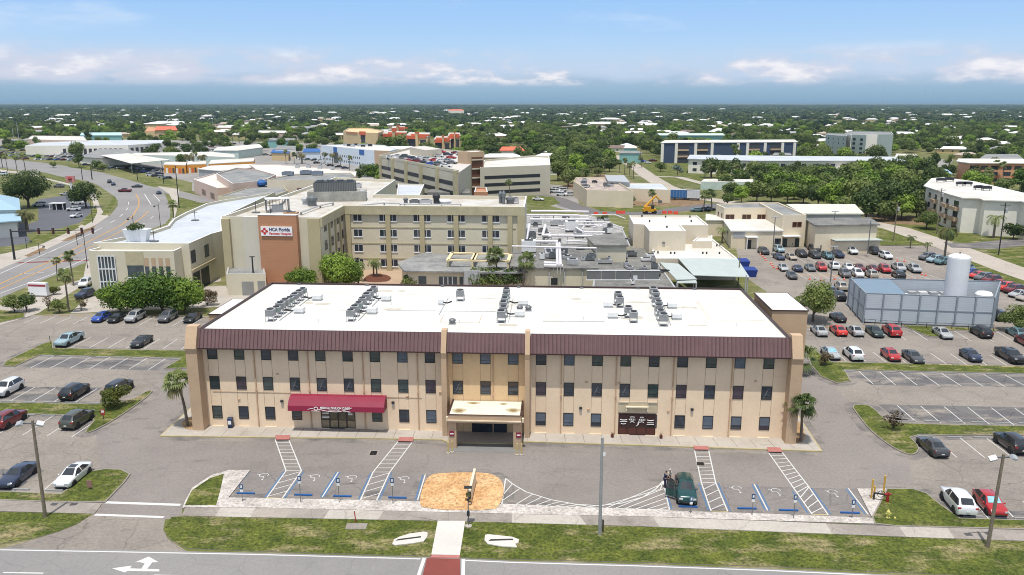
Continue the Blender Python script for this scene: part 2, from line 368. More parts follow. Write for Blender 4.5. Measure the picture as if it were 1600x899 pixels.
# --- painted markings
def strip(mb, pts, w, mat, z):
    q = [Vector(p) for p in pts]
    for i, (a, b) in enumerate(zip(q, q[1:])):
        d = (b - a)
        if d.length < 1e-4: continue
        n = Vector((-d.y, d.x)).normalized() * w / 2
        mb.flat([a - n, b - n, b + n, a + n], z + .0007 * (i % 2), mat)
def marks(): return MB()
mk = marks()
# stall lines: front endpoints A0->A1 and back endpoints B0->B1
def stalls(mb, A0, A1, B0, B1, n, w=.11, z=.013, skip=(), mat=m_white):
    a0, a1, b0, b1 = P(*A0), P(*A1), P(*B0), P(*B1)
    for i in range(n):
        if i in skip: continue
        t = i / (n - 1); strip(mb, [lp(a0, a1, t), lp(b0, b1, t)], w, mat, z)
stalls(mk, (61,495), (315,498), (37,505), (296,510), 11)
stalls(mk, (115,527), (304,531), (83,543), (283,546), 8)
stalls(mk, (84,557), (260,560), (48,575), (232,578), 7)
stalls(mk, (-10,604), (152,607.5), (-52,626), (116,630), 6)
stalls(mk, (-30,648), (157,653), (-78,676), (112,683), 6)
stalls(mk, (-20,733), (61,736), (-62,763), (20,767), 3); strip(mk, [P(98,741), P(70,765)], .11, m_white, .013)
stalls(mk, (1232,514), (1590,519), (1247,527), (1622,536), 12)
stalls(mk, (1304,549), (1670,557.5), (1322,564), (1704,576), 13)
stalls(mk, (1342,580.5), (1670,589), (1365,601), (1710,607), 11)
stalls(mk, (1402,634), (1623,639), (1432,660), (1662,667), 7)
stalls(mk, (1458,683), (1625,687), (1495,715), (1670,717), 5)
stalls(mk, (1516,778), (1640,786), (1545,811), (1678,820), 4)
# far lot
stalls(mk, (1204,400), (1452,402), (1222,410), (1490,414), 15, mat=m_white); stalls(mk, (1225,425), (1452,430), (1243,436), (1490,444), 14)
strip(mk, [P(1248,430), P(1420,432)], .3, m_orange, .014); strip(mk, [P(1235,402), P(1400,404)], .2, m_orange, .014)
# road edge line, dashes, stop bars
strip(mk, PL([(-300,855.5),(0,859.5),(200,863),(400,866.8),(657,873.8)]), .15, m_white, .013)
strip(mk, PL([(727,876),(800,879.2),(1000,884.8),(1200,891.8),(1345,898.5),(1600,911),(1900,925)]), .15, m_white, .013)
strip(mk, PL([(5,895),(68,896)]), .15, m_white, .013); strip(mk, PL([(240,899),(330,901)]), .15, m_white, .013)
strip(mk, PL([(165,785.3),(282,789.3)]), .42, m_white, .013); strip(mk, PL([(148,804.5),(256,808.5)]), .36, m_white, .013)
# turn arrows
mk.flat(PL([(175,888.5),(206,884.3),(203,888.6),(222,889),(222,893),(200,892.3),(195,895)]), .0135, m_white)
mk.flat(PL([(221,889),(226,881),(218,878.6),(211,879),(232.5,870),(247.5,878.6),(238,879.2),(230,889.2),(249,889.8),(249,893.4),(222,893)]), .0125, m_white)
# accessible crossings
def ladder(mb, Lr, Rr, n, k=.5, w=.12, gap=None):
    L_, R_ = PL(Lr), PL(Rr)
    strip(mb, L_, w, m_white, .0165); strip(mb, R_, w, m_white, .0165)
    a0, a1, a2 = L_; b0, b1, b2 = R_
    for i in range(1, n): strip(mb, [lp(a0, a1, i / n), lp(b0, b1, i / n)], .1, m_white, .0178)
    strip(mb, [a1, b1], .1, m_white, .0178)
    for i in range(1, 5):
        strip(mb, [lp(a1, a2, i / 4.2), lp(b1, b2, (i - .85) / 4.2)], .1, m_white, .0178)
    strip(mb, [a2, b2], .1, m_orange if 0 else m_yellow, .0178)
ladder(mk, [(430,687),(447,736),(417,778)], [(451,687),(471,736),(441,779)], 9)
ladder(mk, [(622,690),(583,738),(563,782)], [(645,690),(609,738),(588,783)], 8)
ladder(mk, [(1085,703),(1096,755),(1111,799)], [(1107,703),(1118,754),(1137,799.5)], 9)
ladder(mk, [(1200,706.5),(1245,770),(1269,804)], [(1222,707),(1263,760),(1294,805)], 10)
bl = lambda pts, w=.16: strip(mk, PL(pts), w, m_blue, .015)
for q in ([(389,738),(358,776)],[(444,737),(414,777.5)],[(475,737),(445,779)],[(526,738),(501,777)],[(531,738),(506,777)],[(579.5,739),(560,781)],[(612.5,739),(592,782)],[(661,742),(649,782)],[(1039,767),(1050,796)],[(1092,755),(1107,798)],[(1122,755),(1141,799)],[(1175,757),(1196,798)],[(1182,757),(1203,799)],[(1238,768),(1263,803)],[(1268,763),(1298,804)],[(1322,764),(1352,804)]): bl(q)
for q in ([(528.5,738),(503.5,777)],[(664.5,742),(652.5,782)],[(1178.5,757),(1199.5,798)],[(1325.5,763.5),(1356.5,804)]): strip(mk, PL(q), .12, m_white, .0165)
# hatched no-parking area in front of the bed
curve = [(790,748),(800,756),(822,769),(860,781),(900,788.5),(935,790.5),(970,787),(1005,777),(1025,764),(1036,752)]
base = [(784,788),(900,793),(1046,797.5)]
strip(mk, PL(curve), .13, m_white, .0165); strip(mk, PL(base), .13, m_white, .0165)
strip(mk, PL([(790,748),(784,788)]), .13, m_white, .0178); strip(mk, PL([(1036,752),(1046,797)]), .13, m_white, .0178)
for i in range(9):
    t = i / 9.0; x = 786 + i * 15.5; a = (x + 5, row_at([(780,787.6),(900,792.6),(1050,797)], x + 5)); b = (min(x + 48, 792 + i * 19), None)
    bx = 792 + i * 14 + min(i, 1) * 4 + 22
    y = row_at(curve, min(bx, 935))
    strip(mk, PL([(a[0], a[1] - .3 - 0 * t) if i else (785,775), (bx, y + .8) if i else (800,757)]), .1, m_white, .0178)
strip(mk, PL([(786,782),(812,764)]), .1, m_white, .0178)
for i, (xa, xb, yb) in enumerate([(948,1034,757),(962,1037,764),(977,1039,771),(994,1041,779),(1011,1043,786),(1029,1045,792)]):
    strip(mk, PL([(xa, row_at([(900,792.6),(1050,797)], xa)), (xb, yb)]), .1, m_white, .0178)
strip(mk, PL([(940,791),(1032,765),(1036,752)]), .1, m_white, .019)
# wheelchair marks on the stalls
def wheelchair(mb, x, y, s=1.0, a=0.0):
    cx, cy = P(x, y); ca, sa = math.cos(a), math.sin(a)
    q = lambda px, py: (cx + (px * ca - py * sa) * s, cy + (px * sa + py * ca) * s)
    ring = [q(.45 * math.cos(t), .38 * math.sin(t) - .2) for t in [R(150 + k * 27) for k in range(9)]]
    strip(mb, ring, .065, m_white, .0165)
    strip(mb, [q(-.1, .62), q(-.05, .15), q(.38, .12), q(.55, -.35), q(.75, -.3)], .07, m_white, .0178)
    h = q(-.1, .8); mb.flat([(h[0] + .11 * math.cos(t), h[1] + .11 * math.sin(t)) for t in [k * R(60) for k in range(6)]], .0165, m_white)
for x, y in ((412,744),(492,746),(550,747),(632,749),(1152,764),(1213,768),(1302,770)): wheelchair(mk, x, y, 1.0, R(180))
tag(mk.build('road_markings'), kind='structure')
# red crossing in the front road
mb = MB(); mb.flat(PL([(667,872.3),(719,873.8),(722,1300),(560,1300)]), .012, m_brickred)
strip(mb, PL([(663,872),(640,942)]), .3, m_white, .017); strip(mb, PL([(724,874),(723,942)]), .3, m_white, .017); tag(mb.build('crosswalk'), kind='structure')
# drains
m_grate = stripes(M('iron_grate', (.03,.03,.03), .6, .5), 6, .3, .4)
for q in ([(577,711.5),(588,711.5),(590,705),(580,705)], [(1089,727.5),(1101,728),(1099,722.5),(1089,722.5)]):
    g = PL(q); mb = MB(); mb.flat(inset(g, -.14), .0205, m_conc_old); mb.flat(g, .024, m_grate); tag(mb.build('storm_drain'), 'square iron storm drain grate ' + ('in the drive left of the entrance canopy' if q[0][0] < 800 else 'on the white ladder crossing beside the green car'), 'drain')
# wheel stops
def stop_mesh(mat):
    mb = MB(); mb.box(-.9, .9, -.09, .09, 0, .13, mat); return mb.mesh('wheel_stop')
m_stop = M('stop_concrete', lin(178,180,178,.62), .85, var=.12, scale=1)
m_stopy = M('stop_yellow', lin(220,196,150,.62), .85, var=.12, scale=1)
sm_g, sm_b, sm_y = stop_mesh(m_stop), stop_mesh(m_blue2), stop_mesh(m_stopy)
def stops(me, A, B, n, label, group, skip=()):
    a, b = P(*A), P(*B); h = math.atan2(b[1] - a[1], b[0] - a[0])
    for i in range(n):
        if i in skip: continue
        p = lp(a, b, i / max(1, n - 1)); tag(put(me, 'wheel_stop', None, (p[0], p[1], .012), (0, 0, h)), label, 'wheel stop', group)
stops(sm_g, (75,557), (272,561.5), 8, 'grey concrete wheel stop along the grass edge of the dark empty stalls on the left', 'wheel stops of the empty left stalls')
stops(sm_y, (75,493.5), (322,496.5), 11, 'pale yellowish wheel stop at the head of the far left stall row', 'wheel stops of the far left row')
stops(sm_g, (-20,628), (145,630.5), 6, 'grey wheel stop below the row with the white suv on the left', 'wheel stops by the left verge')
stops(sm_g, (-20,648.5), (140,651.5), 6, 'grey wheel stop above the row with the dark red suv on the left', 'wheel stops under the left verge')
stops(sm_g, (-20,764), (85,767.5), 3, 'grey wheel stop in front of the navy and white sedans at lower left', 'wheel stops at lower left')
stops(sm_g, (1325,580.5), (1650,588), 11, 'grey wheel stop at the head of the upper empty dark stalls on the right', 'wheel stops of the upper right empty stalls')
stops(sm_g, (1420,658.5), (1640,663.5), 7, 'grey wheel stop at the foot of the lower empty dark stalls on the right', 'wheel stops of the lower right empty stalls')
stops(sm_g, (1448,683), (1620,686.5), 5, 'grey wheel stop above the dark sedan row at right', 'wheel stops of the dark sedan row')
stops(sm_g, (1520,808), (1640,813), 4, 'grey wheel stop below the white suv and red sedan at lower right', 'wheel stops at lower right')
stops(sm_y, (1262,511.5), (1580,516.5), 11, 'pale yellow wheel stop at the head of the row by the silver enclosure', 'wheel stops by the silver enclosure', skip=(5, 6))
stops(sm_y, (1318,567), (1640,576), 11, 'pale yellow wheel stop at the foot of the second row behind the right pier', 'wheel stops below the second right row', skip=(1, 3))
for i, (x, y, w) in enumerate([(384,772,'leftmost'),(474,774.5,'second from the left'),(535,776.5,'third from the left'),(621,779,'nearest left of the mulch bed'),(1075,793,'in front of the green car'),(1167,795.8,'right of the ladder crossing by the green car'),(1232,798.5,'left of the rightmost ladder crossing'),(1328,802.5,'rightmost, beside the white gravel')]):
    p = P(x, y); tag(put(sm_b, 'wheel_stop', None, (p[0], p[1], .02), (0, 0, R(-3))), 'bright blue wheel stop ' + w, 'wheel stop', 'blue wheel stops')
# ================================================================== MAIN BUILDING
O0 = P(325, 667); ANG = math.atan2(P(1222, 687)[1] - O0[1], P(1222, 687)[0] - O0[0]); LEN = 67.9; DEP = 24.4; HT = 11.9
def W(u, v, z=0.0):
    ca, sa = math.cos(ANG), math.sin(ANG); return (O0[0] + u * ca - v * sa, O0[1] + u * sa + v * ca, z)
m_wall = M('stucco_tan', lin(232,208,178,.95), .85, var=.06, scale=.35, fine=2.4, bump=.12, bscale=14)
m_wallc = M('stucco_amber', lin(220,188,146,.95), .85, var=.06, scale=.35, fine=2.4, bump=.12, bscale=14)
m_pier = M('pier_tan', lin(196,168,138,.86), .85, var=.07, scale=.4, bump=.15, bscale=10)
m_seam = M('panel_seam', lin(176,150,122,.9), .85)
m_cream = M('cream_sill', lin(236,220,192,.8), .8)
m_rail = stripes(M('mansard_metal', lin(122,92,91,.82), .5, .15, var=.12, scale=.5), 2.2, .62, .13)
m_trimb = M('brown_trim', lin(70,48,48,.8), .5, .2)
def m_membrane():
    m = M('roof_membrane', lin(240,240,236,.78), .75, scale=.16, fine=1.8, col2=lin(220,215,204,.78))
    return stripes(m, .42, .86, .05, 'Y')
m_roofw = m_membrane()
bld = thing('medical_building', 'long three storey tan medical building with white flat roof and brown metal mansard', 'building', (O0[0], O0[1], 0), ANG)
mb = MB(); mb.box(0, LEN, 0, DEP, 0, HT, m_wall)
for i in range(21):
    u = 1.33 + 3.22 * i
    if 29 < u < 38.4: continue
    for s in (-.6, .6):
        mb.box(u + s - .02, u + s + .02, -.018, 0, 2.9, 4.8, m_seam); mb.box(u + s - .02, u + s + .02, -.018, 0, 6.5, 8.5, m_seam)
    mb.box(u - .7, u + .7, -.14, 0, .0, .22, m_cream)
mb.build('wall', bld)
mb = MB(); mb.box(29.05, 38.35, -.05, 0, 0, HT - .5, m_wallc)
for i in range(9, 12):
    u = 1.33 + 3.22 * i
    for s in (-.6, .6): mb.box(u + s - .02, u + s + .02, -.068, -.05, 0, 8.5, m_seam)
mb.build('entrance_wall', bld)
# roof with its low edge
mb = MB(); mb.box(.25, LEN - .25, -.25, DEP - .25, HT, HT + .16, m_roofw)
mb.box(60.2, 60.7, 8, 17.5, HT + .16, HT + .175, M('walk_pad', lin(214,208,196,.8), .85)); mb.box(60.7, 66.9, 7.6, 8.1, HT + .16, HT + .175, m_kerb if 0 else M('walk_pad', (.6,.6,.6)))
for (a, b, c, d) in ((27.6, 32.4, 5.0, 5.06), (27.6, 27.66, 5.06, 8.2), (32.34, 32.4, 5.06, 8.2)): mb.box(a, b, c, d, HT + .16, HT + .172, m_seam)
mb.box(1, LEN - 1, 18.9, 19.0, HT + .16, HT + .17, M('roof_seam', lin(214,208,196,.8), .85))
roof = mb.build('roof', bld)
m_stn = M('water_stain', lin(205,198,182,.76), .85, var=.12, scale=.8)
mb = MB(); rz_ = random.Random(77)
for k in range(16):
    cx, cy, a, b = rz_.uniform(3, 64), rz_.uniform(2, 22), rz_.uniform(.5, 2.6), rz_.uniform(.2, .8); mb.flat([(cx + a * math.cos(t) * rz_.uniform(.6, 1.1), cy + b * math.sin(t) * rz_.uniform(.6, 1.1)) for t in [R(20 * j) for j in range(18)]], HT + .163 + .0006 * k, m_stn)
mb.build('roof_stains', bld)
for ua, va, ub, vb in ((8.0, 4.5, 8.3, 17), (17.6, 5, 17.8, 17.5), (35.9, 5.4, 35.8, 17.6), (55.3, 5, 55.8, 18.8), (27, 8.2, 27, 17), (40, 6, 47.5, 6.2), (20, 10, 34, 10.2)): mb = MB(); mb.pipe([(ua, va, HT + .24), (ub, vb, HT + .24)], .04, m_lgrey, 6); mb.build('conduit_run', bld)
mb = MB(); mb.box(0, .25, -.3, DEP, HT, HT + .42, m_trimb); mb.box(LEN - .25, LEN, -.3, DEP, HT, HT + .42, m_trimb); mb.box(.25, LEN - .25, DEP - .25, DEP, HT, HT + .4, m_trimb); mb.build('roof_edge', bld)
for (u, v) in ((13, 4), (20, 13), (45, 7), (58, 13), (63, 5), (9, 9), (30, 4.6)): mb = MB(); mb.tube((u, v, HT + .16), (u, v, HT + .62), .06, .06, m_wmetal, 8); mb.build('vent_pipe', bld)
for u in (4, 14, 25, 36, 45, 53, 61): mb = MB(); mb.box(u, u + .5, DEP - .6, DEP - .26, HT + .16, HT + .34, m_grey); mb.build('roof_drain', bld)
# mansard in three lengths
def mansard(u0, u1):
    mb = MB(); p = [(-.02, 10.0), (-1.25, 10.15), (-1.25, 10.3), (-.55, 12.38), (-.3, 12.38), (-.3, HT + .02), (0, HT + .02)]
    n = len(p); vs = [(u0, a, b) for a, b in p] + [(u1, a, b) for a, b in p]
    mb.add(vs, [(i, (i + 1) % n, n + (i + 1) % n, n + i) for i in (0, 3, 4, 5, 6)], m_trimb)
    mb.add(vs, [(2, 3, n + 3, n + 2)], m_rail); mb.add(vs, [(1, 2, n + 2, n + 1)], m_trimb)
    mb.add(vs, [tuple(range(n - 1, -1, -1)), tuple(range(n, 2 * n))], m_trimb)
    k = u0 + .2
    while k < u1:  # standing ribs
        mb.add([(k, -1.27, 10.31), (k + .04, -1.27, 10.31), (k + .04, -.57, 12.39), (k, -.57, 12.39), (k, -1.24, 10.31), (k + .04, -1.24, 10.31), (k + .04, -.54, 12.39), (k, -.54, 12.39)], [(0, 1, 2, 3), (1, 5, 6, 2), (4, 0, 3, 7)], m_trimb); k += .455
    return mb.build('mansard', bld)
mansard(.2, 28.55); mansard(29.25, 38.1); mansard(38.75, LEN - .1)
# piers and fins
def fin(u0, u1, proj, zt, mat=m_pier, name='pier', ptop=1.7, v1=.0):
    mb = MB(); vs = []
    for u in (u0, u1): vs += [(u, v1, 0), (u, -proj, 0), (u, -proj - .0, 9.6), (u, -ptop, 10.3), (u, -.75, zt), (u, v1 + .2, zt)]
    n = 6; fs = [(i, (i + 1) % n, n + (i + 1) % n, n + i) for i in range(n)] + [tuple(range(n - 1, -1, -1)), tuple(range(n, 2 * n))]
    mb.add(vs, fs, mat); return mb.build(name, bld)
fin(28.6, 29.2, 1.55, 12.75); fin(38.15, 38.7, 1.55, 12.75)
fin(-1.15, .18, 1.5, 12.75); fin(LEN - .08, LEN + 1.1, 1.5, 12.75)
mb = MB(); mb.box(-1.0, 0, .2, 6.5, 0, 11.0, m_pier); mb.build('side_wall', bld); mb = MB(); mb.box(LEN, LEN + .9, .2, 6.5, 0, 11.0, m_pier); mb.build('side_wall', bld)
# windows: one frame mesh, one pane mesh, three glass looks
fr = MB(); m_bronze = M('bronze_frame', (.035,.03,.028), .5, .3)
fr.box(-.6, .6, -.05, .02, -.8, -.73, m_bronze); fr.box(-.6, .6, -.05, .02, .73, .8, m_bronze); fr.box(-.6, -.53, -.05, .02, -.73, .73, m_bronze); fr.box(.53, .6, -.05, .02, -.73, .73, m_bronze); fr.box(-.53, .53, -.045, .02, -.42, -.385, m_bronze); fme = fr.mesh('window_frame')
panes = []
m_blind = stripes(M('blind_slats', (.12,.15,.19), .5, var=.2), 9, .55, .35, 'Z')
for mm in (m_glass, m_glass_b, M('glass_violet', (.05,.035,.05), .1, var=.4, scale=1.2, spec=.8), M('glass_green', (.045,.065,.06), .12, var=.4, scale=1.5, spec=.8)):
    q = MB(); q.box(-.53, .53, -.02, .02, -.73, .73, mm); panes.append(q.mesh('window_pane'))
q = MB(); q.box(-.53, .53, -.02, .02, -.73, .73, m_glass); q.add([(-.35, -.024, -.6), (-.25, -.024, -.6), (.2, -.024, .45), (.1, -.024, .45)], [(0, 1, 2, 3)], m_grey); q.add([(-.1, -.024, -.1), (-.02, -.024, -.18), (.4, -.024, -.45), (.42, -.024, -.38)], [(0, 1, 2, 3)], m_grey); panes.append(q.mesh('window_pane'))  # grey diagonal strips imitate reflection streaks in the glass
q = MB(); q.box(-.53, .53, -.02, .02, -.73, -.25, m_glass); q.box(-.53, .53, -.02, .02, -.25, .73, m_blind); panes.append(q.mesh('window_pane'))
rr = random.Random(3)
for row, z in enumerate((1.93, 5.65, 9.35)):
    for i in range(21):
        u = 1.33 + 3.22 * i
        if row == 0 and (i in (4, 5, 15) or 9 <= i <= 11 or i == 16 and 0): continue
        off = -.052 if 29 < u < 38.4 else 0
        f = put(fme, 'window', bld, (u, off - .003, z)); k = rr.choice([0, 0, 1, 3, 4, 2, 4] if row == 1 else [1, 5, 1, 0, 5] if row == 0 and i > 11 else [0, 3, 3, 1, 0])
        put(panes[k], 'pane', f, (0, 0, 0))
# downspouts, lamps, small fittings
m_spout = M('spout_tan', lin(205,172,140,.8), .7)
for u in (-.0 + 6.3, 12.7, 19.2, 25.6, 34.4, 42.3, 48.6, 55.1, 61.7):
    mb = MB(); o = -.05 if 29 < u < 38.4 else 0; mb.box(u - .06, u + .06, o - .13, o, .15, 9.9, m_spout); mb.box(u - .1, u + .1, o - .17, o, 4.7, 5.0, m_spout); mb.build('downspout', bld)
for u, z in ((9.3, 3.4), (22.6, 3.5), (44.6, 3.3), (57.4, 3.4)): mb = MB(); mb.box(u - .16, u + .16, -.22, 0, z, z + .22, m_dark); mb.box(u - .1, u + .1, -.16, 0, z - .3, z, m_lgrey); mb.build('wall_light', bld)
for u, z in ((4.1, 3.5), (24.3, 4.3), (9.0, 6.8), (45.2, 6.5), (49.0, 6.45), (45.5, 3.15), (54.7, 3.15), (28.2, 4.9), (64.4, 7)): mb = MB(); mb.box(u - .14, u + .14, -.1, 0, z, z + .16, m_spout); mb.build('wall_vent', bld)
# entrance 1: maroon awning and glass doors
def door_bank(u0, u1, z0, z1, n, frame, glass, low=None, name='entrance_doors', y=-.06):
    mb = MB(); w = (u1 - u0) / n; mb.box(u0, u1, y, .0, z0, z0 + .14, frame); mb.box(u0, u1, y, 0, z1 - .12, z1, frame)
    for i in range(n + 1): x = u0 + w * i; mb.box(max(u0, x - .07), min(u1, x + .07), y - .01, 0, z0 + .14, z1 - .12, frame)
    d = mb.build(name, bld); mb = MB()
    for i in range(n):
        a, b = u0 + w * i + .07, u0 + w * (i + 1) - .07
        mb.box(a, b, y + .03, 0, z0 + .14 + (.95 if low else 0), z1 - .12, glass)
        if low: mb.box(a, b, y + .035, 0, z0 + .14, z0 + 1.09, low)
        mb.box(a, b, y - .02, y + .03, z0 + 1.05, z0 + 1.1, m_bronze if low else frame)
    mb.build('glass', d); return d
m_tint = M('tan_reflection_glass', (.10,.085,.05), .12, var=.5, scale=1.1, spec=.7)
m_tint2 = M('lower_glass', (.24,.19,.12), .2, var=.3, scale=1.5)
dr = door_bank(13.9, 18.0, .16, 2.95, 4, m_bronze, m_tint, m_tint2)
m_sticker = M('sticker_white', (.75,.75,.72), .7)
mb = MB()
for k in range(6): mb.box(14.05, 14.9, -.085, -.06, 2.35 - k * .17, 2.43 - k * .17, m_sticker) if k not in (3,) else None
for a, b, c in ((17.1, 17.6, 2.5), (17.15, 17.55, 2.2), (17.2, 17.7, 1.9)): mb.box(a, b, -.085, -.06, c, c + .22, m_sticker)
mb.build('notices', dr)
m_maroon = M('maroon_canvas', lin(150,24,62,.72), .6, var=.08, scale=1.2)
aw = MB(); prof = [(0, 4.45), (-.55, 4.4), (-1.15, 4.1), (-1.6, 3.55), (-1.7, 2.95)]
vs = [(u, a, b) for u in (10.5, 21.85) for a, b in prof] + [(10.5, 0, 2.95), (21.85, 0, 2.95)]
aw.add(vs, [(i, i + 1, 6 + i, 5 + i) for i in range(4)] + [(0, 10, 4, 3, 2, 1), (5, 6, 7, 8, 9, 11), (4, 10, 11, 9)], m_maroon); awn = aw.build('awning', bld)
rt = (R(80), 0, 0)
text_mb('MEDICAL PAVILION CLINIC', .36, m_sticker, 'lettering', awn, (16.1, -1.69, 3.38), rt, width=3.5, bold=True)
text_mb('WALK-IN CARE', .2, m_sticker, 'lettering', awn, (16.0, -1.72, 3.14), rt, width=1.3)
mb = MB(); pts = []
for k in range(17):
    t = k / 16; u = 14.1 + t * 4.0; z = 3.28 - .32 * math.sin(math.pi * (t * .92 + .04)) + (.0 if t < .6 else (t - .6) * .55); pts.append((u, -1.705 + (z - 3.2) * .16 - .02, z))
for a, b in zip(pts, pts[1:]): mb.tube(a, b, .028, .028, m_sticker, 5)
pts = [(12.9, -1.70, 3.15), (13.2, -1.68, 3.28), (13.55, -1.68, 3.32)]; mb.pipe(pts, .026, m_sticker, 5)
ring = [(13.85 + .22 * math.cos(t), -1.68, 3.28 + .2 * math.sin(t)) for t in [R(30 * k) for k in range(13)]]; mb.pipe(ring, .045, m_sticker, 5)
mb.box(13.3, 14.3, -1.74, -1.7, 2.985, 3.03, m_sticker); mb.box(17.1, 17.8, -1.74, -1.7, 2.985, 3.03, m_sticker); mb.build('logo', awn)
mb = MB(); mb.box(1.0, 10.4, -.05, 0, 4.5, 4.55, m_seam); mb.box(21.9, 26, -.05, 0, 4.2, 4.25, m_seam); mb.build('conduit', bld)
# entrance 2: brown doors with white lettering
m_brown = M('brown_door', lin(92,50,38,.8), .4, var=.2, scale=1.3)
d2 = door_bank(49.0, 53.3, .16, 2.85, 4, M('brown_door_frame', lin(60,34,28,.8), .5), M('brown_glass', lin(70,44,44,.7), .2, var=.3), m_brown)
mb = MB()
def arc(mb, cx, z, w, rise, t=.07):
    p = [(cx - w / 2 + w * k / 6, -.1, z + rise * (1 - (k / 3 - 1) ** 2)) for k in range(7)]; mb.pipe(p, t / 2, m_sticker, 5)
arc(mb, 49.6, 2.1, .8, -.08, .09); arc(mb, 49.6, 1.85, .85, 0); arc(mb, 49.6, 1.6, .6, -.06); arc(mb, 52.7, 2.1, .8, -.08, .09); arc(mb, 52.7, 1.75, .75, 0); arc(mb, 52.7, 1.55, .85, 0)
arc(mb, 50.6, 2.4, .55, .03); arc(mb, 51.7, 2.4, .4, .03); arc(mb, 50.6, 1.75, .5, .1); arc(mb, 51.7, 1.75, .5, .1)
mb.build('lettering', d2)
text_mb('4321', .3, m_sticker, 'lettering', d2, (50.6, -.1, 2.1), (R(90), 0, 0), width=.75, bold=True); text_mb('4321', .3, m_sticker, 'lettering', d2, (51.75, -.1, 2.1), (R(90), 0, 0), width=.75, bold=True)
mb = MB(); mb.add([(51.0,-.11,1.3),(51.2,-.11,1.45),(51.25,-.11,1.75),(51.45,-.11,2.15),(51.4,-.11,1.75),(51.35,-.11,1.5),(51.15,-.11,1.3)], [tuple(range(7))], m_sticker); mb.build('door_emblem', d2)
mb = MB(); mb.box(48.9, 53.4, -.07, 0, 3.0, 4.3, M('stucco_grey', lin(206,192,162,.8), .85)); mb.box(49.0, 50.1, -.16, -.07, 4.2, 4.34, m_cream); mb.box(52.3, 53.4, -.16, -.07, 4.2, 4.34, m_cream)
mb.box(49.8, 52.4, -.32, -.07, 3.62, 3.75, m_cream); mb.box(49.8, 49.95, -.28, -.07, 3.2, 3.62, m_cream); mb.box(52.25, 52.4, -.28, -.07, 3.2, 3.62, m_cream); mb.build('door_surround', bld)
# entrance 3: porte cochere
cp = thing('entrance_canopy', 'flat roofed tan entrance canopy on square columns in the middle of the facade', 'canopy', W(33.8, 0)[:2], ANG)
m_stain = M('stained_membrane', lin(236,230,216,.84), .8, scale=.9, fine=3, col2=lin(228,220,200,.84))
mb = MB(); mb.box(-4.0, 4.0, -4.55, -.2, 3.98, 4.06, m_stain)
for (cx, cy, sx, sy) in ((-3.0, -3.3, .8, .75), (3.1, -2.9, .8, .7), (-1.6, -.9, .8, .4), (1.9, -1, .5, .3)):
    for k, mm in enumerate((M('stain_pale', lin(196,184,150,.8), .9, var=.2, scale=3), M('stain_dark', lin(150,128,92,.8), .9, var=.3, scale=4))):
        f = 1 - .45 * k
        mb.flat([(cx + sx * f * math.cos(a) * (1 + .2 * math.sin(3 * a)), cy + sy * f * math.sin(a)) for a in [R(24 * j) for j in range(15)]], 4.063 + .004 * k, mm)
mb.build('roof', cp)
mb = MB(); mb.box(-4.1, 4.1, -4.75, -4.55, 3.2, 4.16, m_pier); mb.box(-4.1, -4.0, -4.55, -.1, 3.2, 4.16, m_pier); mb.box(4.0, 4.1, -4.55, -.1, 3.2, 4.16, m_pier); mb.box(-4.1, 4.1, -4.88, -4.75, 3.42, 3.55, m_cream); mb.box(-3.9, 3.9, -4.5, -.1, 3.2, 3.95, m_pier); mb.box(-4.15, 4.15, -4.8, -4.7, 4.16, 4.2, m_trimb); mb.box(-4.15, -3.95, -4.7, -.1, 4.16, 4.2, m_trimb); mb.box(3.95, 4.15, -4.7, -.1, 4.16, 4.2, m_trimb); mb.build('fascia', cp)
for sx in (-1, 1):
    mb = MB(); mb.box(sx * 3.65 - .45, sx * 3.65 + .45, -4.5, -3.3, 0.02, 3.2, m_pier); mb.build('column', cp)
    mb = MB(); mb.box(sx * 4.25 - .08, sx * 4.25 + .12, -4.6, -4.2, 3.3, 3.75, m_cream); mb.build('lamp', cp)
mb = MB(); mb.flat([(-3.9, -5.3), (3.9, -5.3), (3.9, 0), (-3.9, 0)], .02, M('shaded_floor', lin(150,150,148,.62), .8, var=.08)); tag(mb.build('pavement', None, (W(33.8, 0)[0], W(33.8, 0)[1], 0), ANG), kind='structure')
mb = MB(); mb.box(31.9, 36.0, -.12, -.05, .02, 2.5, m_glass); mb.build('entrance_doors', bld)
for u, n in ((29.85, 'left'), (30.25, 'left'), (37.5, 'right'), (38.0, 'right')):
    p = W(u, -5.9 if n == 'right' or u < 30 else -5.6)
    b = thing('bollard', 'yellow bollard ' + {29.85: 'left of the canopy column', 30.25: 'at the left canopy column, beside the kerb', 37.5: 'inner of the two at the right canopy column', 38.0: 'outer of the two at the right canopy column'}[u], 'bollard', p[:2], ANG)
    mb = MB(); mb.tube((0, 0, 0), (0, 0, 1.35), .09, .09, m_yellow, 12); mb.lathe([(.09, 1.35), (.06, 1.42), (.0, 1.45)], m_yellow, 12); mb.build('post', b)
    mb = MB(); mb.lathe([(.22, 0), (.22, .12), (.13, .14)], m_conc, 12); mb.build('base', b)
for u, nm in ((30.1, 'left'), (37.6, 'right')):
    s = thing('warning_sign', 'small red and white sign on the %s column of the entrance canopy' % nm, 'sign', W(u, -4.53)[:2], ANG)
    mb = MB(); mb.box(-.28, .28, -.04, .0, 1.5, 2.1, m_maroon); mb.box(-.2, .2, -.05, -.04, 1.72, 1.88, m_sticker); mb.build('plate', s)
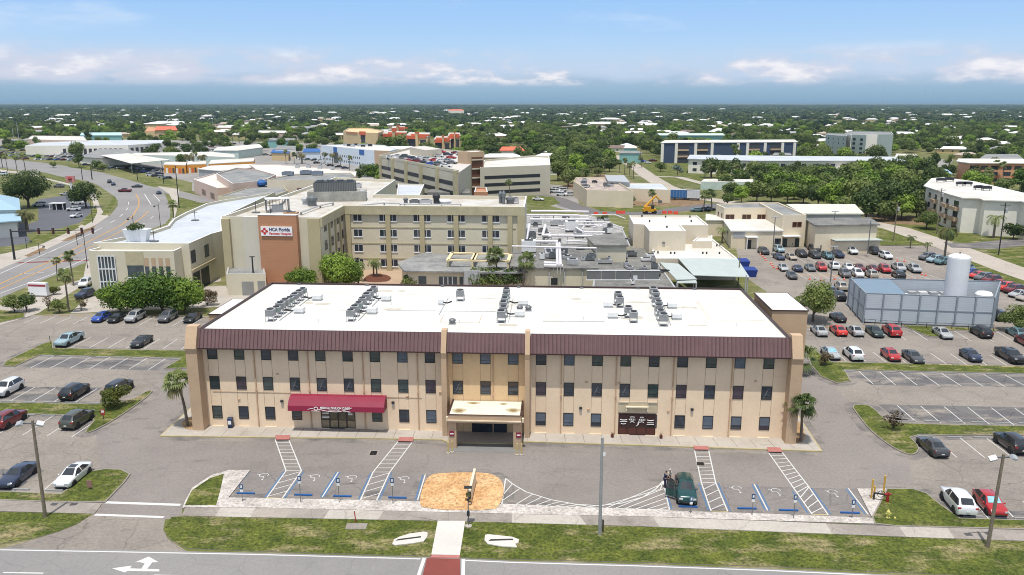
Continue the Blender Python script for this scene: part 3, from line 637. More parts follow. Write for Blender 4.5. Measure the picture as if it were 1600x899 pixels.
# side stair blocks
def sideblock(px_poly, z, label):
    pts = PL(px_poly, z); cx = sum(p[0] for p in pts) / 4; cy = sum(p[1] for p in pts) / 4
    t = thing('stair_block', label, 'building', (cx, cy)); q = [(a - cx, b - cy) for a, b in pts]
    mb = MB(); mb.prism(q, 0, z, M('stair_tan', lin(204,172,138,.78), .85, var=.06, scale=.5, bump=.1)); mb.build('wall', t)
    mb = MB(); mb.prism(inset(q, -.12), z, z + .12, m_trimb); mb.flat(inset(q, .02), z + .14, m_roofw); mb.build('roof', t); return t
a = [W(-3.6, 9.5), W(-.15, 9.5), W(-.15, 17), W(-3.6, 17)]
def blk(pts, z, label, name='stair_block'):
    cx = sum(p[0] for p in pts) / 4; cy = sum(p[1] for p in pts) / 4
    t = thing(name, label, 'building', (cx, cy)); q = [(p[0] - cx, p[1] - cy) for p in pts]
    mb = MB(); mb.prism(q, 0, z, m_pier); mb.build('wall', t)
    mb = MB(); mb.prism(inset(q, -.12), z, z + .12, m_trimb); mb.flat(inset(q, .02), z + .13, m_roofw); mb.build('roof', t)
blk([W(-4.3, 12.2), W(-.1, 12.2), W(-.1, 20.2), W(-4.3, 20.2)], 10.6, 'tan stair block with white roof on the left flank of the medical building')
blk([W(LEN + 1.15, 12.2), W(LEN + 5.6, 12.2), W(LEN + 5.6, 21.5), W(LEN + 1.15, 21.5)], 12.2, 'tan stair block with white roof on the right flank of the medical building')
# ------------------------------------------------------------------ roof equipment
m_cab = stripes(M('condenser_grey', (.30,.31,.32), .5, .3, var=.15, scale=2), 14, .55, .4, 'Z')
m_cabg = stripes(M('condenser_green', (.27,.33,.31), .5, .3, var=.15, scale=2), 14, .55, .4, 'Z')
def condenser(mat, s=1.0, h=1.0):
    t = thing('condenser_unit', 'x', 'air conditioner'); w = .46 * s; h = h * .72
    mb = MB(); mb.box(-w, w, -w, w, .72, .72 + .85 * h, mat); mb.box(-w - .02, w + .02, -w - .02, w + .02, .72 + .85 * h, .78 + .85 * h, m_lgrey); mb.build('cabinet', t, bevel=0)
    mb = MB(); mb.lathe([(w * .82, .78 + .85 * h), (w * .82, .88 + .85 * h), (w * .7, .9 + .85 * h)], m_dark, 14); mb.build('fan_guard', t)
    mb = MB()
    for a in (-1, 1):
        for b in (-1, 1): mb.box(a * w - .03, a * w + .03, b * w - .03, b * w + .03, 0, .72, m_lgrey)
    mb.box(-w, w, -w - .03, -w + .03, .62, .71, m_lgrey); mb.box(-w, w, w - .03, w + .03, .62, .71, m_lgrey); mb.box(-.3, .3, -.3, .3, 0, .05, m_grey); mb.build('stand', t); return t
c1 = condenser(m_cab); c2 = condenser(m_cabg, .95, .9); c3 = condenser(m_cab, 1.08, 1.15)
first = {0: True, 1: True, 2: True}; protos = [c1, c2, c3]
ORD = ['first', 'second', 'third', 'fourth', 'fifth', 'sixth', 'seventh', 'eighth', 'ninth', 'tenth', 'eleventh', 'twelfth', 'thirteenth', 'fourteenth', 'fifteenth', 'sixteenth', 'seventeenth', 'eighteenth', 'nineteenth', 'twentieth', '21st', '22nd', '23rd', '24th', '25th', '26th', '27th', '28th', '29th', '30th']
ZR = HT + .161
def place_unit(u, v, kind, label):
    p = W(u, v, ZR)
    if first[kind]: first[kind] = False; o = protos[kind]; o.location = p; o.rotation_euler = (0, 0, ANG); o['label'] = label; o['group'] = 'condenser units on the white roof'
    else: dup(protos[kind], p, ANG, label, 'condenser units on the white roof')
rows = [('leftmost', 7.0, 7.2, 4.5, 16.3, 8), ('second', 16.6, 16.8, 5.0, 17.2, 7), ('middle', 35.1, 34.9, 5.4, 17.4, 6), ('short right', 51.0, 50.6, 6.2, 8.5, 2), ('rightmost', 54.3, 54.8, 4.9, 18.6, 7)]
for nm, ua, ub, va, vb, n in rows:
    for i in range(n):
        t = i / max(1, n - 1); place_unit(lerp(ua, ub, t) + rr.uniform(-.1, .1), lerp(va, vb, t), rr.choice([0, 0, 1, 2]), '%s condenser from the front in the %s row on the white roof' % (ORD[i], nm))
place_unit(49.9, 13.5, 0, 'front condenser of the far pair beside the rightmost row on the white roof'); place_unit(49.8, 15.6, 2, 'rear condenser of the far pair beside the rightmost row on the white roof')
place_unit(28.8, 15.8, 2, 'single condenser unit standing alone near the middle of the white roof')
for (u, v, lb) in ((9.3, 8.3, 'front one beside the leftmost condenser row'), (9.6, 15.0, 'rear one beside the leftmost condenser row'), (18.5, 8.6, 'front one beside the second condenser row'), (18.9, 15.2, 'rear one beside the second condenser row'), (37.1, 8.2, 'front one beside the middle condenser row'), (37.3, 13.9, 'rear one beside the middle condenser row'), (48.6, 8.2, 'front one left of the short right row'), (48.4, 13.5, 'rear one left of the short right row'), (56.4, 8.0, 'front one right of the rightmost row'), (56.6, 13.4, 'rear one right of the rightmost row'), (26.5, 13.4, 'small one by the single condenser')):
    t = thing('duct_hood', 'white sheet metal duct hood, ' + lb, 'roof vent', W(u, v, ZR), ANG, 'white duct hoods on the roof')
    mb = MB(); s = .55 if u != 26.5 else .3
    mb.box(-s, s, -s * .9, s * .9, 0, .25, m_lgrey); mb.box(-s - .05, s + .05, -s, s, .25, .75, m_wmetal); mb.build('hood', t, bevel=.03)
    mb = MB(); sd = -1 if u not in (48.6, 48.4, 26.5) else 1
    mb.pipe([(sd * s, 0, .35), (sd * (s + .6), -.1, .3), (sd * (s + 1.2), -.2, .55)], .1, m_dark, 8); mb.build('hose', t)
for u, v, lb in ((37.0, 11.0, 'left of the pair behind the middle row'), (38.1, 11.0, 'right of the pair behind the middle row'), (29.2, 4.3, 'small dark one near the front edge')):
    t = thing('roof_fan', 'round grey exhaust fan on the white roof, ' + lb, 'roof vent', W(u, v, ZR), ANG, 'round exhaust fans'); mb = MB(); mb.lathe([(.36, 0), (.36, .35), (.42, .4), (.42, .55), (.2, .72), (0.02, .75)], m_grey, 14); mb.build('housing', t); mb = MB(); mb.box(-.42, .42, -.42, .42, -.0, .1, m_lgrey); mb.build('curb', t)
# pots, mailbox
for u, lb in ((48.3, 'left of the brown doors'), (53.9, 'right of the brown doors')):
    t = thing('plant_pot', 'dark red pot with a spiky reddish plant ' + lb, 'potted plant', W(u, -.8)[:2] + (.155,)); mb = MB(); mb.lathe([(.14, 0), (.2, .28), (.22, .3)], M('pot_red', lin(110,50,42,.7), .6), 12); mb.build('pot', t)
    mb = MB(); r2 = random.Random(u)
    for k in range(26):
        a = r2.uniform(0, 6.28); q = r2.uniform(.2, .45); mb.add([(.02 * math.sin(a), .02 * -math.cos(a), .28), (-.02 * math.sin(a), .02 * math.cos(a), .28), (q * math.cos(a), q * math.sin(a), r2.uniform(.5, .9))], [(0, 1, 2)], M('bronze_leaf', lin(120,80,60,.7), .7, var=.3))
    mb.build('leaves', t)
t = thing('mailbox', 'dark blue street mailbox against the tan wall at the left', 'mailbox', P(361, 670) + (.155,), ANG); mm = M('mailbox_blue', lin(34,54,92,.7), .4)
mb = MB(); mb.box(-.27, .27, -.27, .27, .15, 1.05, mm)
vs = []; 
for x in (-.27, .27): vs += [(x, .27 * math.cos(R(a)), 1.05 + .27 * math.sin(R(a))) for a in range(0, 181, 30)]
mb.add(vs, [(i, i + 1, 8 + i, 7 + i) for i in range(6)] + [tuple(range(7)), tuple(range(13, 6, -1))], mm); mb.build('body', t)
mb = MB(); mb.box(-.2, .2, -.3, -.27, .5, .95, m_sticker); mb.build('front_panel', t)
for a in (-1, 1): mb = MB(); mb.box(a * .22 - .04, a * .22 + .04, -.25, .25, 0, .15, m_dark); mb.build('foot', t)
# side skirt kerbs of the canopy floor
# ================================================================== VEHICLES
m_paint = objcolor('car_paint', .28, .15, .8)
m_cglass = M('car_glass', (.02,.026,.032), .05, 0, var=.5, scale=.8, spec=.9)
m_tyre = M('tyre_rubber', (.015,.015,.015), .8, var=.2)
m_rim = M('wheel_rim', (.35,.36,.37), .3, .8, var=.2, scale=4)
m_under = M('car_underside', (.012,.012,.013), .8)
m_hlamp = M('headlamp', (.55,.58,.6), .12, .2, var=.2, scale=5)
m_tlamp = M('taillamp', (.35,.015,.012), .2, var=.3, scale=6)
m_plate = M('licence_plate', (.6,.62,.6), .5)
m_shade = M('sun_shade', lin(150,200,215,.8), .35, .3, var=.2, scale=2)
# stations: x, half width, z sill, z belt, z top, half width at top
SP = {
 'sedan': dict(L=4.75, st=[(2.36,.55,.42,.55,.58,.50),(2.30,.76,.30,.66,.70,.66),(2.05,.86,.24,.74,.82,.74),(1.3,.91,.22,.86,.93,.76),(.95,.92,.22,.90,.97,.72),(.25,.92,.22,.93,1.42,.56),(-.15,.92,.22,.94,1.46,.58),(-.25,.92,.22,.94,1.46,.58),(-.85,.92,.22,.95,1.42,.56),(-1.55,.91,.22,.97,1.06,.66),(-1.75,.90,.22,.97,1.05,.72),(-2.2,.86,.26,.95,1.04,.74),(-2.34,.74,.32,.84,.88,.66),(-2.38,.60,.42,.62,.66,.52)], ws=(4,5), rw=(8,9), side=(4,9), bp=6, ax=1.42, wr=.33),
 'hatch': dict(L=4.2, st=[(2.08,.55,.42,.58,.62,.50),(2.02,.76,.30,.70,.76,.66),(1.8,.85,.24,.80,.90,.72),(1.25,.88,.22,.90,1.0,.74),(.95,.88,.22,.93,1.05,.70),(.30,.88,.22,.95,1.47,.56),(-.10,.88,.22,.96,1.51,.58),(-.20,.88,.22,.96,1.51,.58),(-1.1,.88,.22,.98,1.46,.56),(-1.75,.87,.22,1.0,1.12,.60),(-1.9,.86,.24,.98,1.06,.66),(-2.05,.80,.28,.9,.94,.66),(-2.1,.70,.34,.7,.74,.60)], ws=(4,5), rw=(8,9), side=(4,9), bp=6, ax=1.28, wr=.32),
 'suv': dict(L=4.75, st=[(2.36,.60,.48,.70,.74,.55),(2.30,.80,.36,.86,.92,.72),(2.05,.90,.30,.96,1.04,.78),(1.35,.94,.28,1.04,1.12,.80),(1.05,.95,.28,1.07,1.16,.76),(.45,.95,.28,1.09,1.66,.62),(-.05,.95,.28,1.10,1.70,.64),(-.15,.95,.28,1.10,1.70,.64),(-1.65,.95,.28,1.14,1.66,.62),(-2.12,.93,.28,1.14,1.22,.70),(-2.22,.92,.30,1.10,1.16,.74),(-2.32,.88,.34,1.0,1.04,.74),(-2.38,.78,.42,.75,.80,.64)], ws=(4,5), rw=(8,9), side=(4,9), bp=6, ax=1.43, wr=.37),
 'van': dict(L=5.0, st=[(2.48,.60,.46,.70,.74,.55),(2.42,.82,.34,.84,.90,.72),(2.2,.92,.28,.95,1.04,.78),(1.8,.95,.26,1.04,1.14,.80),(1.55,.96,.26,1.07,1.2,.76),(.85,.96,.26,1.09,1.78,.66),(.3,.96,.26,1.10,1.84,.70),(.2,.96,.26,1.10,1.84,.70),(-2.15,.96,.26,1.12,1.80,.70),(-2.4,.95,.28,1.12,1.26,.76),(-2.44,.94,.30,1.0,1.1,.78),(-2.5,.85,.40,.8,.84,.7)], ws=(4,5), rw=(8,9), side=(4,9), bp=6, ax=1.5, wr=.35),
 'jeep': dict(L=4.5, st=[(2.20,.62,.50,.95,.98,.60),(2.15,.78,.44,1.02,1.06,.70),(1.9,.90,.40,1.05,1.12,.74),(1.0,.93,.38,1.12,1.2,.78),(.8,.94,.38,1.14,1.24,.76),(.55,.94,.38,1.15,1.74,.70),(-.1,.94,.38,1.15,1.78,.72),(-.2,.94,.38,1.15,1.78,.72),(-1.95,.94,.38,1.15,1.76,.72),(-2.1,.94,.38,1.15,1.24,.76),(-2.16,.93,.40,1.1,1.14,.78),(-2.22,.9,.44,.9,.94,.78)], ws=(4,5), rw=(8,9), side=(4,9), bp=6, ax=1.35, wr=.42),
 'pickup': dict(L=5.7, st=[(2.80,.62,.55,.80,.84,.60),(2.74,.84,.44,.98,1.02,.76),(2.5,.95,.38,1.06,1.12,.82),(1.7,.98,.36,1.12,1.18,.84),(1.4,.98,.36,1.14,1.22,.80),(.8,.98,.36,1.16,1.76,.66),(.3,.98,.36,1.16,1.80,.68),(.2,.98,.36,1.16,1.80,.68),(-.75,.98,.36,1.16,1.76,.66),(-.98,.98,.36,1.16,1.2,.84),(-1.0,.98,.36,1.14,1.16,.88),(-2.7,.96,.38,1.12,1.14,.88),(-2.8,.92,.44,1.05,1.08,.86)], ws=(4,5), rw=(8,9), side=(4,9), bp=6, ax=1.75, wr=.41, bed=True),
}
def car_meshes(kind):
    S = SP[kind]; st = S['st']; ring = []
    for (x, w, zs, zb, zt, wt) in st:
        cab = zt - zb > .3
        h = [(w * .93, zs), (w, zs + (zb - zs) * .35), (w, zs + (zb - zs) * .8), (w * .965, zb), ((wt + .05) if cab else wt + (w * .965 - wt) * .4, zt - (.07 if cab else .025)), (wt * .82, zt), (0, zt + .015)]
        ring.append([(x, -a, b) for a, b in h] + [(x, a, b) for a, b in reversed(h[:-1])])
    n = len(ring[0]); body = MB(); gl = {'windshield': MB(), 'rear_window': MB(), 'side_window': MB(), 'side_window_far': MB()}
    vs = [p for r in ring for p in r]
    for i in range(len(st) - 1):
        for j in range(n - 1):
            f = (i * n + j, i * n + j + 1, (i + 1) * n + j + 1, (i + 1) * n + j); jj = min(j, n - 2 - j); key = None
            if i == S['ws'][0] and jj in (5,): key = 'windshield'
            elif i == S['rw'][0] and jj in (5,): key = 'rear_window'
            elif S['side'][0] <= i < S['side'][1] and jj == 3 and i != S['bp']: key = 'side_window' if j == 3 else 'side_window_far'
            (gl[key] if key else body).add([vs[k] for k in f], [(0, 1, 2, 3)] if 1 else 0, m_cglass if key else m_paint)
    for i in (0, len(st) - 1):
        body.add(ring[i], [tuple(range(n)) if i else tuple(range(n - 1, -1, -1))], m_paint)
    f0, f1 = st[0], st[-1]
    # windshield and window quads also cover the mid strip: close with thin dark underside
    body.box(-S['L'] / 2 + .25, S['L'] / 2 - .25, -.8, .8, .2, .32, m_under)
    for sx in (-1, 1):
        for sy in (-1, 1):
            cy = sy * (st[5][1] - .02); r = S['wr'] + .07
            body.tube((sx * S['ax'], cy - .02 * sy, S['wr']), (sx * S['ax'], cy + .03 * sy, S['wr']), r, r, m_under, 16)
    # bumper intake
    body.box(S['L'] / 2 - .06, S['L'] / 2 - .005, -.5, .5, st[0][2] - .1, st[0][2] + .02, m_under)
    if S.get('bed'):
        body.box(-2.68, -1.08, -.78, .78, 1.165, 1.175, m_under); body.box(-2.78, -1.0, -.93, -.80, 1.14, 1.22, m_paint); body.box(-2.78, -1.0, .80, .93, 1.14, 1.22, m_paint); body.box(-2.80, -2.70, -.8, .8, 1.10, 1.22, m_paint)
    # mirrors
    for sy in (-1, 1): body.box(S['st'][4][0] - .28, S['st'][4][0] - .12, sy * (st[5][1] + .06) - .07, sy * (st[5][1] + .06) + .07, st[4][3] - .0, st[4][3] + .12, m_paint)
    wl = MB(); wr = S['wr']; wl.lathe([(wr * .62, -.1), (wr * .93, -.1), (wr, -.06), (wr, .07), (wr * .93, .1), (wr * .62, .1)], m_tyre, 16)
    rm = MB(); rm.lathe([(.0, .075), (.05, .09), (wr * .55, .07), (wr * .64, .1), (wr * .64, .04), (0, .03)], m_rim, 12, cap=False)
    out = {'body': body.mesh('car_body', False)}
    me = out['body']; me.polygons.foreach_set('use_smooth', [True] * len(me.polygons)); 
    try: me.set_sharp_from_angle(angle=R(32))
    except Exception: pass
    for k in gl: out[k] = gl[k].mesh(k)
    out['tyre'] = wl.mesh('tyre'); out['rim'] = rm.mesh('rim')
    hl = MB(); z = st[1][3]; hl.box(-.05, .06, -.17, .17, -.07, .07, m_hlamp); out['headlight'] = hl.mesh('headlight')
    tl = MB(); tl.box(-.05, .05, -.14, .14, -.08, .08, m_tlamp); out['taillight'] = tl.mesh('taillight')
    pl = MB(); pl.box(-.02, .02, -.16, .16, -.06, .06, m_plate); out['plate'] = pl.mesh('licence_plate')
    return out
CM = {k: car_meshes(k) for k in SP}
# welded body surface so shading is smooth
import bmesh
for k in CM:
    if k in ('suv', 'van'):
        for q in ('body', 'windshield', 'rear_window', 'side_window', 'side_window_far'):
            for v in CM[k][q].vertices: v.co.z *= 1.06; v.co.x *= .975
    me = CM[k]['body']; bm = bmesh.new(); bm.from_mesh(me); bmesh.ops.remove_doubles(bm, verts=bm.verts, dist=.0005); bmesh.ops.recalc_face_normals(bm, faces=bm.faces); bm.to_mesh(me); bm.free(); me.update()
PROTO = {}
def make_car(kind, full=True):
    S = SP[kind]; c = CM[kind]; st = S['st']
    t = thing('parked_car' if kind != 'pickup' else 'pickup_truck', 'x', 'car' if kind not in ('pickup', 'van') else {'pickup': 'pickup', 'van': 'van'}[kind])
    put(c['body'], 'body', t)
    put(c['windshield'], 'windshield', t); put(c['rear_window'], 'rear_window', t); put(c['side_window'], 'side_window', t); put(c['side_window_far'], 'side_window', t)
    for sx in (-1, 1):
        for sy in (-1, 1):
            if full:
                w = put(c['tyre'], 'wheel', t, (sx * S['ax'], sy * (st[5][1] - .06), S['wr']), (R(90) * -sy, 0, 0)); put(c['rim'], 'rim', w)
            else: put(c['tyre'], 'wheel', t, (sx * S['ax'], sy * (st[5][1] - .06), S['wr']), (R(90) * -sy, 0, 0))
    if full:
        f = st[1]; b = st[-3]
        for sy in (-1, 1):
            put(c['headlight'], 'headlight', t, (f[0] + .0, sy * (f[1] - .17), f[3] + .0), (0, 0, sy * R(-18) * -1))
            put(c['taillight'], 'taillight', t, (b[0] - .02, sy * (b[1] - .16), b[3] - .06))
        put(c['plate'], 'licence_plate', t, (-S['L'] / 2 - .01, 0, .72 if kind != 'sedan' else .62))
    return t
CARC = {'white': (.72,.73,.73), 'black': (.012,.012,.014), 'dark grey': (.05,.052,.055), 'grey': (.13,.135,.14), 'silver': (.40,.41,.41), 'red': (.42,.02,.022), 'bright red': (.62,.035,.02), 'dark red': (.16,.012,.018), 'navy': (.018,.03,.07), 'blue': (.02,.07,.36), 'pale blue': (.30,.42,.46), 'teal': (.10,.2,.22), 'green': (.0,.05,.05), 'beige': (.42,.36,.27), 'olive': (.06,.065,.05), 'tan': (.38,.34,.28), 'dark green': (.015,.035,.03)}
used_first = set()
def car(x, y, kind, colr, hd, label, group=None, full=True, z=.65, loc=None):
    p = loc or P(x, y, z); key = (kind, full)
    word = {'sedan': 'sedan', 'hatch': 'hatchback', 'suv': 'suv', 'van': 'minivan', 'jeep': 'boxy off-road car', 'pickup': 'pickup truck'}[kind]
    lab = '%s %s %s' % (colr, word, label); pz = p[2] if len(p) > 2 else .012
    if key not in PROTO:
        PROTO[key] = make_car(kind, full); o = PROTO[key]; o.location = (p[0], p[1], pz); o.rotation_euler = (0, 0, hd); o['label'] = lab
        for ch in CH.get(o.name, []):
            ch.color = (*CARC[colr], 1)
    else: o = dup(PROTO[key], (p[0], p[1], pz), hd, lab, None, CARC[colr])
    if group: o['group'] = group
    elif 'group' in o: del o['group']
    return o
G1 = 'cars parked in the left lots'; G2 = 'cars parked in the right lots'; G3 = 'cars parked in the far right lot'
HB = hdg(142, 528, 110, 544); HD = hdg(119, 607, 82, 629); HE = hdg(125, 650, 77, 680); HF = hdg(61, 736, 20, 767)
car(12, 607, 'suv', 'white', HD, 'nosed down at the left edge, beside the black suv', G1)
car(117, 612, 'suv', 'black', HD + math.pi, 'parked between the white suv and the yellow-green shrub', G1)
car(187, 606, 'jeep', 'black', HD + math.pi, 'half hidden behind the yellow-green shrub', G1)
car(14, 655, 'suv', 'dark red', HE + math.pi, 'at the left edge below the grass strip', G1)
car(121, 655, 'suv', 'olive', HE + math.pi, 'beside the small red and white sign on the left grass', G1)
car(28, 741, 'sedan', 'navy', HF, 'at lower left beside the white sedan with a dark sunroof', G1)
w1 = car(114, 741, 'sedan', 'white', HF, 'with a dark sunroof, at lower left beside the grass island', G1)
mb = MB(); mb.box(-.55, .15, -.38, .38, 1.47, 1.482, m_cglass); mb.build('sunroof', w1)
car(108, 531, 'pickup', 'pale blue', HB, 'with a short bed, alone at the left of the upper row', G1)
car(221, 533, 'sedan', 'black', HB, 'alone above the left grass strip near the building', G1)
HA = hdg(111, 495, 86, 506)
for x, k, c in ((158, 'hatch', 'blue'), (184, 'sedan', 'black'), (211, 'suv', 'silver'), (262, 'suv', 'grey'), (301, 'sedan', 'black')):
    car(x, 495.5, k, c, HA, 'under the leafy trees of the far left row' if c != 'black' else ('under the trees, second from the left of the far left row' if x == 184 else 'in deep shade, rightmost under the leafy trees'), G1)
H5 = hdg(1495, 715, 1458, 684)
car(1457, 696, 'sedan', 'dark grey', H5, 'seen from behind, alone below the right grass strip', G2)
car(1580, 692, 'suv', 'black', H5, 'with red taillights at the right edge below the grass strip', G2)
H6 = hdg(1545, 811, 1516, 778)
w2 = car(1497, 783, 'suv', 'white', H6, 'with a dark sunroof seen from behind at lower right', G2)
mb = MB(); mb.box(-.5, .35, -.48, .48, 1.712, 1.724, m_cglass); mb.build('sunroof', w2)
w3 = car(1547, 785, 'hatch', 'red', H6 + math.pi, 'with a silvery sunshade behind the pole at lower right', G2)
mb = MB(); mb.add([(.93, -.6, 1.075), (.93, .6, 1.075), (.36, .5, 1.45), (.36, -.5, 1.45)], [(0, 1, 2, 3)], m_shade); mb.build('sun_shade', w3)
H2 = hdg(1479, 569, 1456, 554)
w4 = car(1298, 551, 'sedan', 'silver', H2 + math.pi, 'with a pale sunshade beside the purple-brown shrub', G2)
mb = MB(); mb.add([(.93, -.6, 1.0), (.93, .6, 1.0), (.3, .5, 1.41), (.3, -.5, 1.41)], [(0, 1, 2, 3)], m_shade); mb.build('sun_shade', w4)
car(1333, 553, 'suv', 'white', H2, 'second car from the shrub in the row above the right grass strip', G2)
car(1392, 554, 'hatch', 'red', H2 + math.pi, 'left of the dark grey sedan in the row above the right grass strip', G2)
car(1427, 557, 'sedan', 'dark grey', H2 + math.pi, 'beside the red hatchback in the row above the right grass strip', G2)
car(1517, 555, 'hatch', 'navy', H2 + math.pi, 'alone between the dark grey sedan and the black pickup', G2)
car(1578, 556, 'pickup', 'black', H2 + math.pi, 'at the right end of the row above the grass strip', G2)
H1 = hdg(1275, 527, 1262, 515); H1b = hdg(1545, 530, 1522, 517)
for x, y, k, c, d, l in ((1280, 516, 'sedan', 'silver', 0, 'first from the left in the row by the silver enclosure'), (1310, 515.5, 'sedan', 'bright red', 0, 'second from the left in the row by the silver enclosure'), (1336, 516, 'sedan', 'silver', 0, 'third from the left in the row by the silver enclosure'), (1367, 517.5, 'sedan', 'dark green', 1, 'fourth from the left in the row by the silver enclosure'), (1393, 517, 'suv', 'red', 0, 'fifth from the left, beside the small grass island'), (1473, 520, 'sedan', 'silver', 1, 'right of the small grass island under the white tank'), (1533, 519, 'suv', 'black', 0, 'in front of the right end of the silver enclosure'), (1588, 519, 'hatch', 'teal', 0, 'at the right edge beside the shrubby tree'), (1604, 533, 'suv', 'dark red', 0, 'cut off at the right edge of the picture')):
    car(x, y, k, c, lerp(H1, H1b, min(1, (x - 1270) / 260)) + (math.pi if d else 0), l, G2)
car(1236, 494, 'sedan', 'white', H1, 'half hidden between the stair block and the round tree', G2)
car(1309, 495, 'sedan', 'black', H1, 'in the shade right of the round tree by the enclosure', G2)
# the far right lot, row by row
HM = hdg(1222, 410, 1204, 400); HM2 = hdg(1440, 441, 1420, 429)
def rowcars(lst, where, hd, group=G3, full=False, flip=.5):
    for i, (x, y, k, c) in enumerate(lst):
        car(x, y, k, c, hd + (math.pi if rr.random() < flip else 0), '%s from the left in the %s' % (ORD[i], where), group, full=full)
rowcars([(1193,393,'suv','dark grey'),(1217,390,'suv','pale blue'),(1272,389,'suv','dark grey'),(1329,392,'pickup','white'),(1365,393,'van','black')], 'rear line of the far lot', HM + math.pi, flip=.2)
rowcars([(1217,401,'sedan','navy'),(1236,401,'sedan','beige'),(1252,397,'suv','black'),(1273,399,'suv','dark grey'),(1293,400,'suv','teal'),(1309,398,'suv','navy'),(1384,400,'suv','white')], 'second line of the far lot', HM + math.pi, flip=.2)
rowcars([(1224,418,'sedan','silver'),(1246,419,'sedan','navy'),(1266,418,'sedan','grey'),(1283,418,'suv','red'),(1303,416,'suv','white'),(1326,417,'sedan','white'),(1343,418,'sedan','dark red'),(1363,419,'sedan','dark red'),(1382,421,'suv','red'),(1404,418,'pickup','silver'),(1428,420,'pickup','silver')], 'third line of the far lot', HM2 + math.pi, flip=.3)
rowcars([(1237,430,'sedan','dark grey'),(1320,428,'suv','grey'),(1340,428,'suv','white'),(1362,429,'suv','tan'),(1404,430,'suv','black')], 'coned line of the far lot', HM2 + math.pi, flip=.1)
rowcars([(1314,448,'suv','tan'),(1338,448,'suv','white'),(1358,448,'suv','dark grey'),(1381,449,'suv','black'),(1405,450,'suv','grey'),(1426,450,'sedan','white'),(1447,450,'sedan','dark grey'),(1464,451,'sedan','black')], 'line behind the silver enclosure', HM2, flip=.3)
rowcars([(1311,463,'suv','black'),(1297,455,'suv','grey')], 'short line beside the enclosure', HM2, flip=.3)
HR = hdg(1560, 443, 1530, 447)
rowcars([(1449,402,'suv','grey'),(1461,406,'suv','pale blue'),(1474,409,'suv','teal'),(1499,414,'suv','dark grey'),(1507,420,'suv','pale blue'),(1516,425,'hatch','blue'),(1527,430,'hatch','bright red'),(1537,434,'suv','grey'),(1549,438,'suv','dark red'),(1561,443,'sedan','red'),(1571,449,'suv','bright red'),(1584,453,'suv','dark red'),(1592,459,'sedan','silver'),(1604,464,'sedan','tan')], 'slanting line along the street', HR, full=False, flip=.1)
car(1558, 493, 'suv', 'black', HM2, 'behind the shrubby tree at the right end of the enclosure', G2, full=False); car(1599, 499, 'sedan', 'navy', HM2, 'at the right edge behind the shrubby tree', G2, full=False)
car(1223, 381, 'van', 'black', R(178), 'with a pale roof in front of the cream annex door', None, full=False); car(1183, 380, 'van', 'dark green', R(178), 'parked in front of the cream annex under the small awning', None, full=False)
car(133, 443, 'suv', 'white', hdg(140, 440, 125, 452), 'on the concrete drive by the glass corner of the clinic', None, full=False); car(137, 459, 'pickup', 'navy', hdg(150, 455, 125, 463), 'beside the white suv left of the leafy trees', None, full=False)
# street traffic and left lot
HS = hdg(205, 322, 195, 305)
car(195, 298, 'pickup', 'dark red', R(178), 'turning across the avenue', None, full=False); car(214, 291, 'sedan', 'dark grey', R(185), 'crossing the avenue junction', None, full=False)
car(248, 301, 'sedan', 'navy', R(120), 'waiting at the mouth of the side street', None, full=False); car(177, 287.5, 'sedan', 'navy', HS, 'leading the two cars coming down the avenue', None, full=False); car(171, 284, 'suv', 'dark grey', HS, 'behind the navy sedan on the avenue', None, full=False)
for x, y, k, c, h, l in ((115, 327, 'suv', 'white', 190, 'nearer of two white cars in the lot by the round oak'), (119, 337, 'hatch', 'white', 250, 'with a dark hood at the corner of the left lot'), (121, 317, 'suv', 'white', 185, 'farther of two white cars behind the round oak'), (62, 320, 'van', 'white', 200, 'beside the blue roofed building'), (103, 303, 'sedan', 'silver', 180, 'behind the round oak'), (92, 291, 'suv', 'grey', 175, 'on the grass edge between the two oaks'), (5, 272, 'van', 'white', 170, 'at the left edge behind the big oak')):
    car(x, y, k, c, R(h), l, None, full=False)
# ================================================================== PLANTS
def leafmat(name, a, b, rough=.6, trans=.25, scale=.5):
    if name in _mats: return _mats[name]
    m = bpy.data.materials.new(name); m.use_nodes = True; N = m.node_tree.nodes; L = m.node_tree.links; p = N['Principled BSDF']
    tc = N.new('ShaderNodeTexCoord'); oi = N.new('ShaderNodeObjectInfo')
    n = N.new('ShaderNodeTexNoise'); n.inputs['Scale'].default_value = scale; n.inputs['Detail'].default_value = 5; L.new(tc.outputs['Object'], n.inputs['Vector'])
    ad = N.new('ShaderNodeMath'); ad.operation = 'MULTIPLY_ADD'; ad.inputs[1].default_value = .45; L.new(oi.outputs['Random'], ad.inputs[0]); 
    s = N.new('ShaderNodeMath'); s.operation = 'SUBTRACT'; s.inputs[1].default_value = .2; L.new(n.outputs['Fac'], s.inputs[0]); L.new(s.outputs[0], ad.inputs[2])
    cr = N.new('ShaderNodeValToRGB'); e = cr.color_ramp.elements; e[0].position = .3; e[1].position = .75; e[0].color = (*a, 1); e[1].color = (*b, 1)
    L.new(ad.outputs[0], cr.inputs['Fac']); L.new(cr.outputs[0], p.inputs['Base Color']); p.inputs['Roughness'].default_value = rough; p.inputs['Specular IOR Level'].default_value = .3
    tr = N.new('ShaderNodeBsdfTranslucent'); L.new(cr.outputs[0], tr.inputs['Color']); mx = N.new('ShaderNodeMixShader'); mx.inputs[0].default_value = trans
    out = N['Material Output']; L.new(p.outputs[0], mx.inputs[1]); L.new(tr.outputs[0], mx.inputs[2]); L.new(mx.outputs[0], out.inputs['Surface'])
    _mats[name] = m; return m
lf_oak = leafmat('leaf_oak', (.034,.062,.014), (.135,.185,.048))
lf_bright = leafmat('leaf_bright', (.06,.12,.013), (.25,.36,.05))
